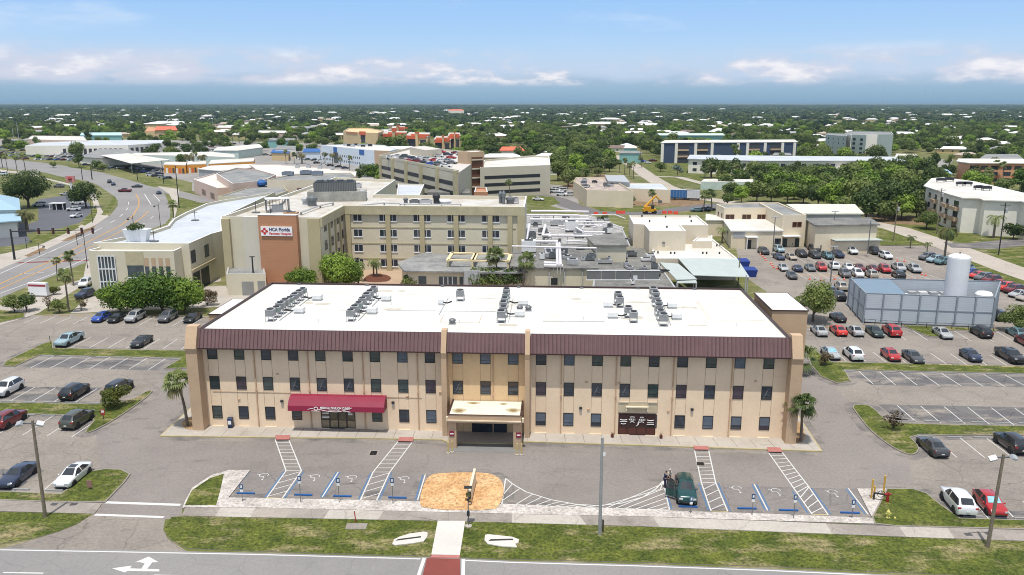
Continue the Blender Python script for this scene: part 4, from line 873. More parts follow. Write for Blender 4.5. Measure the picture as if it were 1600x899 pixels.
lf_mid = leafmat('leaf_mid', (.05,.085,.017), (.19,.235,.06))
lf_yel = leafmat('leaf_yellow', (.08,.10,.015), (.26,.24,.04))
lf_dry = leafmat('leaf_dry', (.07,.05,.03), (.17,.13,.07))
lf_palm = leafmat('leaf_palm', (.065,.10,.024), (.23,.27,.09))
lf_palmy = leafmat('leaf_palm_old', (.10,.10,.03), (.24,.20,.09))
lf_far = leafmat('leaf_far', (.028,.052,.028), (.10,.14,.065))  # bluer than the near leaves: distance haze put into the colour
lf_blue = leafmat('leaf_silver', (.10,.15,.13), (.22,.28,.24))
m_bark = M('bark', (.10,.08,.06), .95, var=.3, scale=2, bump=.4)
m_palmbark = M('palm_bark', (.17,.14,.11), .95, var=.3, scale=3, bump=.4)
def crown(rng, w, h, zb, nl, ls, mat, lobes=9, flat=.75, tall=False):
    """leaf sized faces through the volume of several uneven lobes"""
    mb = MB(); L_ = []
    for k in range(lobes):
        a = rng.uniform(0, 6.283); d = rng.uniform(.15, .62) * w / 2 if k else 0
        r = w / 2 * rng.uniform(.34, .56); z = zb + h * (rng.uniform(.3, .72) - .18 * (d / (w / 2)))
        L_.append((d * math.cos(a), d * math.sin(a), z, r, min(r * flat * rng.uniform(.8, 1.2), h * .48)))
    vs = []; fs = []
    for i in range(nl):
        cx, cy, cz, r, rz = L_[rng.randrange(lobes)]
        u = rng.uniform(-1, 1); t = rng.uniform(0, 6.283); q = math.sqrt(1 - u * u); rad = rng.uniform(.55, 1.06) ** .6
        nv = Vector((q * math.cos(t), q * math.sin(t), u)); c = Vector((cx + nv.x * r * rad, cy + nv.y * r * rad, cz + nv.z * rz * rad))
        if c.z < zb - .1: c.z = zb + rng.uniform(0, .5)
        nn = (nv + Vector((rng.gauss(0, .55), rng.gauss(0, .55), rng.gauss(.25, .55)))).normalized()
        e1 = nn.orthogonal().normalized(); e1.rotate(Matrix.Rotation(rng.uniform(0, 6.28), 3, nn)); e2 = nn.cross(e1)
        s = ls * rng.uniform(.55, 1.25); k = len(vs)
        vs += [c - e1 * s * .5, c + e2 * s * .34, c + e1 * s * .55, c - e2 * s * .3]; fs.append((k, k + 1, k + 2, k + 3))
    mb.add(vs, fs, mat); return mb, L_
def trunk(rng, L_, w, h, zb, tr, mat=None):
    mat = mat or m_bark; mb = MB(); fx, fy = rng.uniform(-.2, .2), rng.uniform(-.2, .2)
    mb.tube((0, 0, -.1), (fx, fy, zb * .75 + .2), tr, tr * .72, mat, 8)
    for (x, y, z, r, rz) in L_[:7]: 
        m1 = Vector((lerp(fx, x, .45), lerp(fy, y, .45), lerp(zb * .75, z, .55)))
        mb.tube((fx, fy, zb * .75), m1, tr * .5, tr * .3, mat, 5); mb.tube(m1, (x, y, z), tr * .3, tr * .1, mat, 5)
    return mb
TREES = {}
def tree_meshes(key, seed, w, h, zb, nl, ls, mat, lobes=9, tr=.25):
    rng = random.Random(seed); c, L_ = crown(rng, w, h - zb, zb, nl, ls, mat, lobes); t = trunk(rng, L_, w, h, zb, tr)
    TREES[key] = (c.mesh('crown'), t.mesh('trunk'), w, h)
def tree(key, p, label, group=None, s=1.0, rz=None, name='tree', cat='tree', sz=None):
    c, t, w, h = TREES[key]; o = thing(name, label, cat, (p[0], p[1], 0), rr.uniform(0, 6.28) if rz is None else rz, group)
    o.scale = (s, s, sz or s); put(c, 'crown', o); put(t, 'trunk', o); return o
# near trees, dense
tree_meshes('broad_a', 11, 10, 6.2, 1.0, 6500, .42, lf_bright, 14, .22)
tree_meshes('broad_b', 12, 9.5, 6.6, 1.0, 6000, .42, lf_bright, 14, .22)
tree_meshes('oak_a', 13, 16, 11, 2.6, 7000, .62, lf_oak, 16, .45)
tree_meshes('oak_b', 14, 13, 9.5, 2.4, 5200, .6, lf_oak, 13, .4)
tree_meshes('round_a', 15, 9.2, 8.2, 1.6, 6500, .42, lf_mid, 13, .25)
tree_meshes('bush_a', 16, 4.6, 3.6, .3, 2300, .3, lf_yel, 9, .1)
tree_meshes('bush_b', 17, 3.0, 2.7, .2, 1300, .24, lf_dry, 8, .08)
tree_meshes('bush_c', 18, 4.2, 3.6, .4, 1700, .3, lf_mid, 8, .1)
tree_meshes('bush_d', 19, 2.6, 3.2, .3, 300, .28, lf_dry, 7, .08)
# mid distance kinds
tree_meshes('mid_a', 21, 11, 9.5, 2.0, 1650, 0.98, lf_oak, 11, .3); tree_meshes('mid_b', 22, 10, 8.5, 2.0, 1425, 0.98, lf_mid, 9, .3)
tree_meshes('mid_c', 23, 12, 11, 2.4, 1800, 1.02, lf_bright, 12, .3); tree_meshes('mid_d', 24, 8, 12, 2.4, 900, 1.0, lf_oak, 9, .28)
tree_meshes('mid_e', 25, 14, 12, 2.6, 1950, 1.1, lf_mid, 14, .4)
tree_meshes('pine_a', 26, 7, 15, 7.0, 600, .9, lf_mid, 7, .2)
# palms
def fan_palm(seed, H_, nf=30, fr=1.5, mat=None, old=.25):
    rng = random.Random(seed); mat = mat or lf_palm; t = MB(); ln = rng.uniform(-.12, .12)
    for k in range(6):
        z0, z1 = H_ * k / 6, H_ * (k + 1) / 6; f = lambda z: (ln * z * (z / H_) * 1.2, ln * .5 * z * (z / H_))
        t.tube((*f(z0), z0), (*f(z1), z1), .2 - .012 * k, .19 - .012 * k, m_palmbark, 8)
    top = Vector((ln * H_ * 1.2, ln * .5 * H_, H_)); c = MB()
    for i in range(nf):
        a = rng.uniform(0, 6.28); el = rng.uniform(-.75, 1.25); d = Vector((math.cos(a) * math.cos(el), math.sin(a) * math.cos(el), math.sin(el)))
        side = d.cross(Vector((0, 0, 1))).normalized(); up = side.cross(d); pl = fr * rng.uniform(.4, .6); hub = top + d * pl + Vector((0, 0, .1))
        m_ = lf_palmy if el < -.35 and rng.random() < old * 2 else mat
        c.add([top - side * .02, top + side * .02, hub + side * .02, hub - side * .02], [(0, 1, 2, 3)], m_)
        R_ = fr * rng.uniform(.55, .75)
        for j in range(-5, 6):
            t0 = j * .27; dd = (d * math.cos(t0) + side * math.sin(t0)); tip = hub + dd * R_ * (1 - .03 * j * j / 2) - Vector((0, 0, .38 * R_ + .1 * abs(j) * .3)); md = hub + dd * R_ * .55 + up * .04; wv = (side * math.cos(t0) - d * math.sin(t0)) * .09
            c.add([hub, md + wv, tip, md - wv], [(0, 1, 2, 3)], m_)
    for i in range(10):
        a = rng.uniform(0, 6.28); c.add([top + Vector((math.cos(a) * .15, math.sin(a) * .15, .1)), top + Vector((math.cos(a + .5) * .15, math.sin(a + .5) * .15, .1)), top + Vector((math.cos(a) * .45, math.sin(a) * .45, -.9))], [(0, 1, 2)], lf_palmy)
    return c.mesh('crown'), t.mesh('trunk'), fr * 2.4, H_ + fr
def feather_palm(seed, H_, nf=16, fl=3.0, mat=None, tr=.22, droop=1.0, old=0):
    rng = random.Random(seed); mat = mat or lf_palm; t = MB(); t.tube((0, 0, -.1), (0, 0, H_ * .5), tr * 1.1, tr, m_palmbark, 8); t.tube((0, 0, H_ * .5), (0, 0, H_), tr, tr * .7, m_palmbark, 8); c = MB()
    for i in range(nf):
        a = i * 2.4 + rng.uniform(-.2, .2); el = rng.uniform(.05, 1.15); p = Vector((0, 0, H_)); h = Vector((math.cos(a), math.sin(a), 0)); side = Vector((-math.sin(a), math.cos(a), 0)); m_ = lf_palmy if rng.random() < old else mat
        e = el; st = fl / 7
        for k in range(7):
            d = h * math.cos(e) + Vector((0, 0, math.sin(e))); q = p + d * st; wl = fl * .22 * math.sin(math.pi * (k + 1.0) / 8.5)
            for sg in (-1, 1):
                for m in range(2):
                    b = p.lerp(q, m / 2); b2 = p.lerp(q, (m + 1) / 2 - .08); c.add([b, b2, b2 + side * sg * wl + d * .15 * fl * .3 - Vector((0, 0, wl * .55))], [(0, 1, 2)], m_)
            p = q; e -= .33 * droop
    return c.mesh('crown'), t.mesh('trunk'), fl * 1.8, H_ + fl * .5
TREES['fan_a'] = fan_palm(1, 5.6, 34, 1.9); TREES['fan_b'] = fan_palm(2, 5.0, 36, 1.8); TREES['fan_c'] = fan_palm(3, 7.5, 30, 1.7, old=.6); TREES['fan_d'] = fan_palm(4, 1.8, 30, 2.0)
TREES['feather_a'] = feather_palm(5, 6.0, 22, 3.0); TREES['feather_b'] = feather_palm(6, 4.2, 16, 2.6); TREES['date_a'] = feather_palm(7, 4.5, 34, 2.9, lf_palmy, .4, .9); TREES['feather_c'] = feather_palm(8, 6.5, 20, 3.2, old=.5, droop=1.3)
PG = None
T = lambda k, x, y, lab, g=None, s=1.0, **kw: tree(k, P(x, y), lab, g, s, **kw)
T('fan_a', 293, 667, 'fan palm in the straw bed at the left corner of the medical building', name='palm_tree', cat='palm tree', s=1.0, rz=.5)
T('fan_b', 1251, 691, 'fan palm in the straw bed at the right corner of the medical building', name='palm_tree', cat='palm tree', s=.95, rz=3.6)
T('fan_d', 1248, 583, 'low bushy fan palm behind the right end pier of the medical building', name='palm_tree', cat='palm tree', s=1.25)
T('bush_a', 180, 637, 'yellow-green bushy shrub on the left grass strip beside the boxy black car', name='shrub', cat='shrub', s=.95)
T('bush_b', 1288, 571, 'round purple-brown shrub beside the silver sedan behind the right pier', name='shrub', cat='shrub', s=.85)
T('bush_d', 1393, 671, 'thin half bare shrub on the right grass island below the dark stalls', name='shrub', cat='shrub', s=1.0)
T('round_a', 1270, 503, 'round leafy tree between the right stair block and the silver enclosure', s=.98)
T('round_a', 1592, 519, 'shrubby tree at the right end of the silver enclosure', s=.72, sz=.62)
for i, (x, y, k, s, l) in enumerate(((187, 491, 'broad_b', .95, 'leftmost of the bright leafy trees over the far left cars'), (222, 489, 'broad_a', 1.1, 'second of the bright leafy trees over the far left cars'), (256, 490, 'broad_b', 1.25, 'third and tallest of the bright leafy trees over the far left cars'), (290, 489, 'broad_a', 1.0, 'rightmost of the bright leafy trees over the far left cars'))): T(k, x, y, l, 'leafy trees over the far left cars', s)
T('bush_b', 325, 478, 'half bare brown tree beside the left stair block', name='tree', s=1.3)
for i, (x, y, k, s, l) in enumerate(((22, 489, 'bush_c', 1.1, 'leftmost bushy shrub behind the far left lot'), (42, 487, 'bush_c', 1.1, 'second bushy shrub behind the far left lot, beside the white sign'), (92, 489, 'bush_c', .85, 'low green shrub at the foot of the tall left palm'), (75, 486, 'bush_d', 1.1, 'thin little tree left of the tall left palm'), (127, 486, 'bush_d', 1.0, 'thin little tree right of the tall left palm'), (85, 461, 'bush_a', .6, 'small yellowish shrub by the white sign'))): T(k, x, y, l, 'shrubs behind the far left lot', s, name='shrub', cat='shrub')
T('fan_c', 108, 488, 'tall fan palm with brown hanging fronds behind the far left lot', name='palm_tree', cat='palm tree', s=.93)
T('fan_c', 115, 447, 'slender fan palm by the glass corner of the clinic, right one of two', name='palm_tree', cat='palm tree', s=.85); T('fan_c', 90, 440, 'slender fan palm by the avenue crossing, left one of two', name='palm_tree', cat='palm tree', s=.6)
T('oak_a', 45, 325, 'big dark oak beside the blue roofed building', s=1.15, sz=1.25); T('oak_b', 135, 325, 'spreading oak at the corner of the left lot beside the white cars', s=1.0, sz=1.1)
T('date_a', 43, 362, 'stout date palm on the grass in front of the blue roofed building', name='palm_tree', cat='palm tree', s=1.15)
T('date_a', 398, 286, 'stout date palm behind the low grey hospital roof', name='palm_tree', cat='palm tree', s=1.25)
T('fan_a', 272, 345, 'fan palm at the bend of the curved clinic roof', name='palm_tree', cat='palm tree', s=.95)
T('broad_a', 527, 452, 'tall leafy tree in the hospital courtyard behind the white roof', s=1.15, sz=1.2); T('broad_b', 474, 458, 'low leafy tree left of the tall courtyard tree', s=.85)
T('broad_a', 545, 450, 'leafy tree on the right side of the tall courtyard tree', s=.9)
T('bush_c', 641, 455, 'leafy shrub at the corner of the hospital entrance roof', name='shrub', cat='shrub', s=1.2)
T('feather_b', 584, 431, 'small palm in the oval courtyard bed, left one', name='palm_tree', cat='palm tree', s=.8); T('feather_b', 589, 433, 'small palm in the oval courtyard bed, right one', name='palm_tree', cat='palm tree', s=.7); T('feather_b', 560, 440, 'small palm beside the dark courtyard lamp post', name='palm_tree', cat='palm tree', s=.9)
T('fan_a', 779, 456, 'fan palm in front of the cream pergola, left of two', name='palm_tree', cat='palm tree', s=1.15, sz=1.3); T('fan_b', 817, 461, 'fan palm in front of the grey roofed annex, right of two', name='palm_tree', cat='palm tree', s=1.05, sz=1.35)
for x, l in ((752, 'left'), (775, 'middle'), (798, 'right')): T('bush_c', x, 458, 'bright green hedge bush behind the white roof, %s of three' % l, 'hedge bushes behind the white roof', 1.7, name='shrub', cat='shrub', sz=1.7)
T('feather_c', 1475, 408, 'tall palm with hanging dry fronds behind the white tank', name='palm_tree', cat='palm tree', s=1.15)
T('feather_b', 1422, 388, 'small palm on the grass corner beside the far right lot', name='palm_tree', cat='palm tree', s=.7); T('feather_b', 1448, 396, 'low palm beside the slanting line of cars', name='palm_tree', cat='palm tree', s=.6)
T('feather_b', 1128, 380, 'small palm beside the cream annex', name='palm_tree', cat='palm tree', s=.9)
T('round_a', 1447, 358, 'dense round bush by the side street in front of the white apartments', name='shrub', cat='shrub', s=1.0, sz=.75)
for x, y, k, s, l in ((1498, 346, 'fan_a', 1.35, 'left of the pair in front of the white apartments'), (1507, 347, 'fan_b', 1.45, 'right of the pair in front of the white apartments'), (1552, 372, 'feather_b', 1.35, 'thin one on the lawn before the white apartments'), (1592, 350, 'fan_c', 1.0, 'at the right edge before the white apartments')): T(k, x, y, 'palm ' + l, None, s, name='palm_tree', cat='palm tree')
T('mid_a', 1583, 374, 'dark bushy tree on the lawn at the right edge', s=.55); T('bush_c', 1530, 356, 'small bush on the lawn before the white apartments', name='shrub', cat='shrub', s=1.2)
# right hand wood beside the side street
for i, (x, y, k, s) in enumerate(((1340, 330, 'mid_e', 1.1), (1372, 338, 'mid_a', 1.3), (1398, 341, 'mid_e', 1.15), (1422, 330, 'mid_b', 1.1), (1312, 318, 'mid_c', 1.0), (1285, 312, 'mid_b', 1.0), (1262, 308, 'mid_c', .9), (1240, 312, 'mid_b', .9), (1215, 308, 'mid_a', .9), (1192, 306, 'mid_c', .9), (1170, 306, 'mid_b', .8), (1352, 312, 'mid_c', 1.2), (1385, 316, 'mid_b', 1.25), (1410, 312, 'mid_e', 1.1), (1436, 314, 'mid_a', .95), (1330, 300, 'mid_e', 1.15), (1365, 300, 'mid_a', 1.1), (1225, 295, 'mid_a', 1.0), (1255, 293, 'mid_e', .8), (1145, 312, 'mid_a', .75), (1135, 296, 'mid_b', .8), (1160, 290, 'mid_b', .9), (1180, 284, 'mid_a', 1.0), (1205, 282, 'mid_c', .9), (1290, 290, 'mid_a', 1.0))):
    T(k, x, y, '%s tree in the wood between the cream annex and the white apartments' % {'mid_a': 'dark', 'mid_b': 'mid green', 'mid_c': 'bright green', 'mid_e': 'wide spreading'}[k], 'trees in the wood beside the side street', s)
for x, y in ((1050, 262), (1040, 300 - 12), (1075, 270), (1090, 275), (1100, 280), (1120, 268), (1066, 258)): pass
T('mid_b', 1032, 268, 'pale silvery tree on the lawn before the long white apartments', s=.7); TREES['silver'] = (None, None, 0, 0)
tree_meshes('silver', 31, 8, 9, 2, 900, .8, lf_blue, 9, .2); T('silver', 1058, 276, 'pale blue-green tree on the grass by the street bend', s=.85)
for i, (x, y) in enumerate(((968, 270), (976, 273), (984, 276), (990, 280), (938, 275), (945, 272), (925, 278), (932, 283), (1002, 262))): T('fan_c' if i % 2 else 'fan_a', x, y, 'palm beside the street behind the construction annex', 'palms behind the construction annex', 1.0, name='palm_tree', cat='palm tree')
T('fan_b', 1099, 332, 'dark fan palm left of the cream annex roof', name='palm_tree', cat='palm tree', s=1.2); T('fan_b', 1112, 330, 'dark fan palm at the corner of the cream annex', name='palm_tree', cat='palm tree', s=1.2); T('fan_b', 1020, 322, 'fan palm in front of the construction annex wall', name='palm_tree', cat='palm tree', s=.95); T('bush_c', 986, 320, 'bush in front of the construction annex wall', name='shrub', cat='shrub', s=1.1)
T('bush_a', 929, 357, 'bushy garden plant left of the big cream block', name='shrub', cat='shrub', s=1.1); T('bush_c', 943, 353, 'green shrub left of the big cream block', name='shrub', cat='shrub', s=1.1)
T('fan_b', 691, 300, 'small palm before the parking garage', name='palm_tree', cat='palm tree', s=.9); T('fan_c', 797, 312, 'thin palm before the right half of the parking garage', name='palm_tree', cat='palm tree', s=.9); T('fan_a', 887, 296, 'bushy palm by the white vans', name='palm_tree', cat='palm tree', s=1.0)
for i, (x, y, k, s) in enumerate(((585, 285, 'mid_c', .9), (600, 290, 'mid_c', .85), (562, 282, 'mid_b', .8), (620, 292, 'mid_b', .85), (640, 296, 'mid_c', .8), (652, 300, 'mid_b', .8), (663, 303, 'mid_c', .7), (675, 303, 'mid_b', .7), (574, 276, 'mid_a', .8))): T(k, x, y, 'leafy tree in the row before the parking garage', 'trees before the parking garage', s)

for i, (x, y, k, s) in enumerate(((1300, 328, 'mid_c', 1.0), (1320, 338, 'mid_b', .9), (1353, 344, 'mid_e', .9), (1382, 346, 'mid_b', .95), (1408, 344, 'mid_c', .9), (1432, 340, 'mid_b', .8), (1278, 322, 'mid_a', .9), (1255, 318, 'mid_b', .95), (1230, 318, 'mid_c', .85), (1205, 316, 'mid_b', .9), (1182, 316, 'mid_e', .75), (1158, 318, 'mid_c', .7), (1136, 322, 'bush_c', 1.6), (1310, 305, 'mid_d', .95), (1395, 300, 'mid_c', 1.2), (1425, 302, 'mid_b', 1.0), (1272, 300, 'mid_b', 1.0), (1240, 302, 'mid_c', .9), (1190, 296, 'mid_b', .9), (1345, 288, 'mid_c', 1.1), (1378, 288, 'mid_e', 1.0), (1320, 280, 'mid_b', .9), (1440, 296, 'mid_a', .8))):
    T(k, x, y, '%s tree filling the wood behind the cream annexes' % {'mid_a': 'dark', 'mid_b': 'mid green', 'mid_c': 'bright green', 'mid_e': 'wide spreading', 'mid_d': 'tall dark', 'bush_c': 'low bushy'}[k], 'trees filling the wood behind the annexes', s)
for x, y, k, s in ((870, 272, 'mid_e', 1.0), (885, 280, 'mid_b', 1.0), (900, 272, 'mid_c', 1.1), (915, 266, 'mid_a', 1.1), (930, 262, 'mid_e', .9), (945, 256, 'mid_b', .9), (898, 260, 'mid_e', 1.2), (880, 256, 'mid_c', 1.1), (760, 229, 'mid_b', 1.1), (828, 232, 'mid_c', 1.1), (850, 240, 'mid_b', 1.1), (864, 250, 'mid_a', 1.1), (628, 239, 'mid_e', 1.3), (612, 238, 'mid_c', 1.2), (576, 222, 'mid_b', 1.1), (592, 222, 'mid_a', 1.0), (655, 224, 'mid_c', 1.2)):
    T(k, x, y, 'big leafy tree by the ends of the parking garage and condominiums', 'trees round the garage and condominiums', s)
for x, y, k, s in ((264, 240, 'mid_d', 1.15), (244, 238, 'mid_a', .8), (161, 268, 'mid_b', .6), (466, 240, 'mid_a', .8), (488, 240, 'mid_a', .9), (509, 222, 'mid_a', 1.2), (298, 222, 'mid_e', 1.2), (285, 220, 'mid_a', 1.1), (318, 220, 'mid_b', 1.0), (407, 236, 'mid_b', .9), (420, 230, 'mid_b', 1.0), (270, 254, 'mid_c', .5), (455, 226, 'mid_b', 1.1), (395, 224, 'mid_a', 1.0), (440, 232, 'mid_c', .9), (10, 222, 'mid_c', 1.2), (30, 220, 'mid_e', 1.1), (75, 212, 'mid_b', 1.1), (105, 210, 'mid_c', 1.0), (200, 212, 'mid_b', 1.1), (218, 216, 'mid_a', .9), (330, 216, 'mid_c', 1.0), (540, 220, 'mid_b', .8), (84, 262, 'mid_b', .45), (60, 250, 'mid_c', .4)):
    T(k, x, y, 'leafy tree among the shops and lots at left', 'trees among the shops at left', s)
for x, y, k, s in ((297, 263, 'date_a', 1.5), (317, 262, 'date_a', 1.4), (303, 266, 'fan_c', 1.2), (447, 256, 'fan_c', 1.0), (472, 256, 'date_a', 1.2), (460, 256, 'fan_a', 1.0), (364, 224, 'fan_c', 1.4), (374, 224, 'fan_c', 1.4), (384, 224, 'fan_c', 1.3), (354, 223, 'fan_c', 1.3), (12, 268, 'fan_c', 1.1), (27, 270, 'fan_c', 1.1), (40, 268, 'fan_c', 1.2), (4, 262, 'fan_a', 1.2), (520, 258, 'feather_c', 1.0), (532, 262, 'feather_c', .9), (508, 256, 'feather_c', 1.0), (546, 268, 'fan_c', 1.0), (1010, 236, 'fan_c', 1.2), (1172, 250, 'fan_c', 1.1), (1268, 248, 'fan_c', 1.2), (1280, 262, 'fan_a', 1.2), (1350, 262, 'fan_c', 1.2), (1110, 282, 'fan_c', 1.0), (1100, 285, 'fan_a', 1.0), (1150, 286, 'fan_c', 1.1), (1536, 300, 'fan_b', 1.2), (1555, 285, 'fan_c', 1.2), (1566, 288, 'fan_c', 1.2), (1578, 284, 'fan_a', 1.2), (1525, 286, 'fan_b', 1.3), (1545, 290, 'fan_b', 1.3)):
    T(k, x, y, 'palm standing %s' % ('among the shops and roads at left' if x < 600 else 'by the apartment blocks at right' if x > 1400 else 'by the long apartment blocks behind the street'), 'palms %s' % ('among the shops' if x < 600 else 'by the apartments' if x > 1400 else 'by the long apartments'), s, name='palm_tree', cat='palm tree')
# ================================================================== OTHER BUILDINGS
class B:
    def __init__(s, name, label, roof_px, h, wall, roof, base=0.0, par=.5, cap=None, cat='building', world=None, overhang=0.0, group=None):
        pts = ccw(world or PL(roof_px, h)); s.pts = pts; s.raw = world or PL(roof_px, h); s.h = h
        cx = sum(p[0] for p in pts) / len(pts); cy = sum(p[1] for p in pts) / len(pts); s.c = (cx, cy)
        s.t = thing(name, label, cat, (cx, cy), 0, group); q = [(a - cx, b - cy) for a, b in pts]; s.q = q
        mb = MB(); hp = h - par if par > 0 else h
        mb.prism(q, base, hp, wall)
        if par > 0:
            i = inset(q, .35); n = len(q)
            vs = [(p[0], p[1], hp) for p in q] + [(p[0], p[1], h) for p in q] + [(p[0], p[1], h) for p in i] + [(p[0], p[1], hp) for p in i]
            mb.add(vs, [(k, (k+1)%n, n+(k+1)%n, n+k) for k in range(n)], wall)
            mb.add(vs, [(n+k, n+(k+1)%n, 2*n+(k+1)%n, 2*n+k) for k in range(n)], cap or m_wmetal)
            mb.add(vs, [(2*n+k, 2*n+(k+1)%n, 3*n+(k+1)%n, 3*n+k) for k in range(n)], wall)
        s.wall = mb.build('wall', s.t)
        mb = MB()
        if par > 0: mb.flat(inset(q, .36), hp + .02, roof)
        else: mb.prism(inset(q, -overhang), h + .004, h + .3, roof)
        s.roof = mb.build('roof', s.t); s.wm = {}
    def edge(s, i):
        a, b = s.raw[i], s.raw[(i + 1) % len(s.raw)]; a = Vector(a); b = Vector(b); d = (b - a); L_ = d.length; d.normalize(); n = Vector((d.y, -d.x))
        m = (a + b) / 2 + n * .1
        if inside((m.x, m.y), s.pts): n = -n
        return a, d, n, L_
    def place(s, i, u, z, me, name='window', off=.0, rot=0):
        a, d, n, L_ = s.edge(i); p = a + d * (u * L_ if u <= 1 else u) + n * off
        ang = math.atan2(-n.x, n.y) + math.pi  # local -y faces outward
        return put(me, name, s.t, (p.x - s.c[0], p.y - s.c[1], z), (0, 0, ang))
    def wins(s, i, us, zs, me, pane=None, name='window'):
        for z in zs:
            for u in us:
                w = s.place(i, u, z, me, name)
                if pane: put(pane, 'pane', w)
    def box(s, name, i, u0, u1, z0, z1, o0, o1, mat, ab=False):
        a, d, n, L_ = s.edge(i)
        if not ab and abs(u0) <= 1.05 and abs(u1) <= 1.05: u0 *= L_; u1 *= L_
        P4 = [a + d * u0 + n * o0, a + d * u1 + n * o0, a + d * u1 + n * o1, a + d * u0 + n * o1]
        mb = MB(); mb.prism([(p.x - s.c[0], p.y - s.c[1]) for p in P4], z0, z1, mat); return mb.build(name, s.t)
def winmesh(w, h, frame, glass, mull=1, proud=.06, sill=None):
    mb = MB(); mb.box(-w/2, w/2, -proud, .02, h/2 - .08, h/2, frame); mb.box(-w/2, w/2, -proud, .02, -h/2, -h/2 + .08, frame); mb.box(-w/2, -w/2 + .08, -proud, .02, -h/2 + .08, h/2 - .08, frame); mb.box(w/2 - .08, w/2, -proud, .02, -h/2 + .08, h/2 - .08, frame)
    for k in range(1, mull + 1): x = -w/2 + w * k / (mull + 1); mb.box(x - .05, x + .05, -proud + .01, .02, -h/2 + .08, h/2 - .08, frame)
    if sill: mb.box(-w/2 - .05, w/2 + .05, -proud - .08, .0, -h/2 - .14, -h/2 - .003, sill)
    fm = mb.mesh('window'); mb = MB(); mb.box(-w/2 + .08, w/2 - .08, -proud + .03, .02, -h/2 + .08, h/2 - .08, glass); return fm, mb.mesh('pane')
m_hosp = M('hospital_cream', lin(216,208,184,.86), .85, var=.05, scale=.2, fine=2, bump=.1)
m_hosp2 = M('hospital_panel', lin(214,208,192,.86), .85, var=.04, scale=.2)
m_olive = M('hospital_olive', lin(188,176,140,.84), .85, var=.06, scale=.3)
m_terra = stripes(M('terracotta_panel', lin(192,140,106,.82), .85, var=.05, scale=.3), .5, .9, .04, 'Z')
m_rw = M('roof_white', lin(234,234,230,.76), .75, scale=.12, fine=1.1, col2=lin(206,200,188,.8))
m_rs = M('roof_stained', lin(224,223,220,.72), .8, scale=.2, fine=1.3, col2=lin(196,184,164,.7))
m_rg = M('roof_grey', lin(128,130,132,.66), .85, scale=.2, fine=1.4, col2=lin(176,176,172,.7))
m_rgl = M('roof_lightgrey', lin(192,200,208,.75), .7, scale=.12, fine=.9, col2=lin(212,216,220,.78))
m_rdark = M('roof_shingle', lin(112,112,110,.62), .9, scale=.25, fine=1.6, col2=lin(160,158,152,.66))
m_cap = M('coping_white', (.74,.75,.76), .6, var=.05)
m_capt = M('coping_tan', lin(196,186,152,.8), .7)
m_beige = M('annex_beige', lin(228,214,188,.88), .85, var=.05, scale=.25, fine=2)
m_beigew = M('block_cream', lin(218,206,184,.88), .85, var=.05, scale=.25, fine=2)
m_mint = stripes(M('mint_metal', lin(198,208,204,.72), .5, var=.06, scale=.4), 1.6, .86, .1)
m_frw = M('frame_white', (.7,.71,.72), .5)
m_frd = M('frame_dark', (.05,.05,.055), .5)
def rect(a, d, n, u0, u1, v0, v1): return [(a + d * u + n * v)[:] for u, v in ((u0, v0), (u1, v0), (u1, v1), (u0, v1))]
# ---- courtyard, drives and lots behind
m_paver = M('courtyard_paver', lin(206,178,150,.66), .85, var=.08, scale=.3, fine=4, world=True)
sheet('courtyard', PL([(395,450),(500,385),(840,400),(840,470),(395,470)]), 6, m_paver)
sheet('driveway', PL([(300,448),(345,440),(345,370),(225,400),(170,430),(130,470),(110,490),(395,478),(400,446)]), 7, m_conc)
mb = MB(); mb.prism(smooth_poly(PL([(567,438),(575,430),(600,429),(612,434),(608,440),(590,442),(572,441)]), 1), 0, .12, m_kerb, top=M('red_mulch', lin(120,70,50,.62), .95, var=.25, scale=1.2, world=True)); tag(mb.build('mulch_bed'), kind='structure')
# ---- hospital (sign block + long wing)
HZ = 15.1
hos = B('hospital_building', 'four storey cream hospital with terracotta sign panel and long windowed wing', [(347,338),(500,340),(536,321),(820,323),(823,307),(585,304),(618,281),(524,277)], HZ, m_hosp, m_rs, par=.8, cap=m_cap)
hos.box('fascia', 2, 0, 1.0, HZ - 2.0, HZ - .02, 0, .55, m_capt); hos.box('fascia', 1, 0, .98, HZ - 1.9, HZ - .02, 0, .4, m_capt)
wfm, wpm = winmesh(2.05, 1.75, m_frw, m_glass, 1, sill=m_cap); a, d, n, L2 = hos.edge(2)
fx = lambda x, y=330: None
def hit(bd, i, x, y):
    """where a surveyed sight line meets wall i of a building: metres along it, height"""
    a, d, n, L_ = bd.edge(i); u = (x - 800) / FOC; v = (449.5 - y) / FOC; r = Vector((u, _c + v * _s)); t = n.dot(a) / n.dot(r); p = r * t; return (p - a).dot(d), EYE + (-_s + v * _c) * t
uw = [hit(hos, 2, x, 360)[0] for x in (559.5, 600, 613.5, 653, 666.5, 706, 720, 760, 773.5)]; zw = [hit(hos, 2, 660, y)[1] for y in (340.5, 365, 388.5, 411.5)]
hos.wins(2, uw, zw, wfm, wpm)
for x in (607, 660, 713, 766, 797): u = hit(hos, 2, x, 360)[0]; hos.box('pilaster', 2, u - .55, u + .55, 0, HZ - 2.0, 0, .5, m_olive)
u = hit(hos, 2, 810, 360)[0]; hos.box('pilaster', 2, u - .2, L2, 0, HZ - 2.0, 0, .55, m_olive); hos.box('pilaster', 2, 0.5, 1.6, 0, HZ - 2.0, 0, .5, m_olive)
for y in (356, 381, 404.5): z = hit(hos, 2, 660, y)[1]; hos.box('band', 2, 1.6, L2 - 2, z - .12, z + .12, 0, .1, m_capt)
a1, d1, n1, L1 = hos.edge(1); wf2, wp2 = winmesh(1.9, 2.0, m_frd, m_glass, 1)
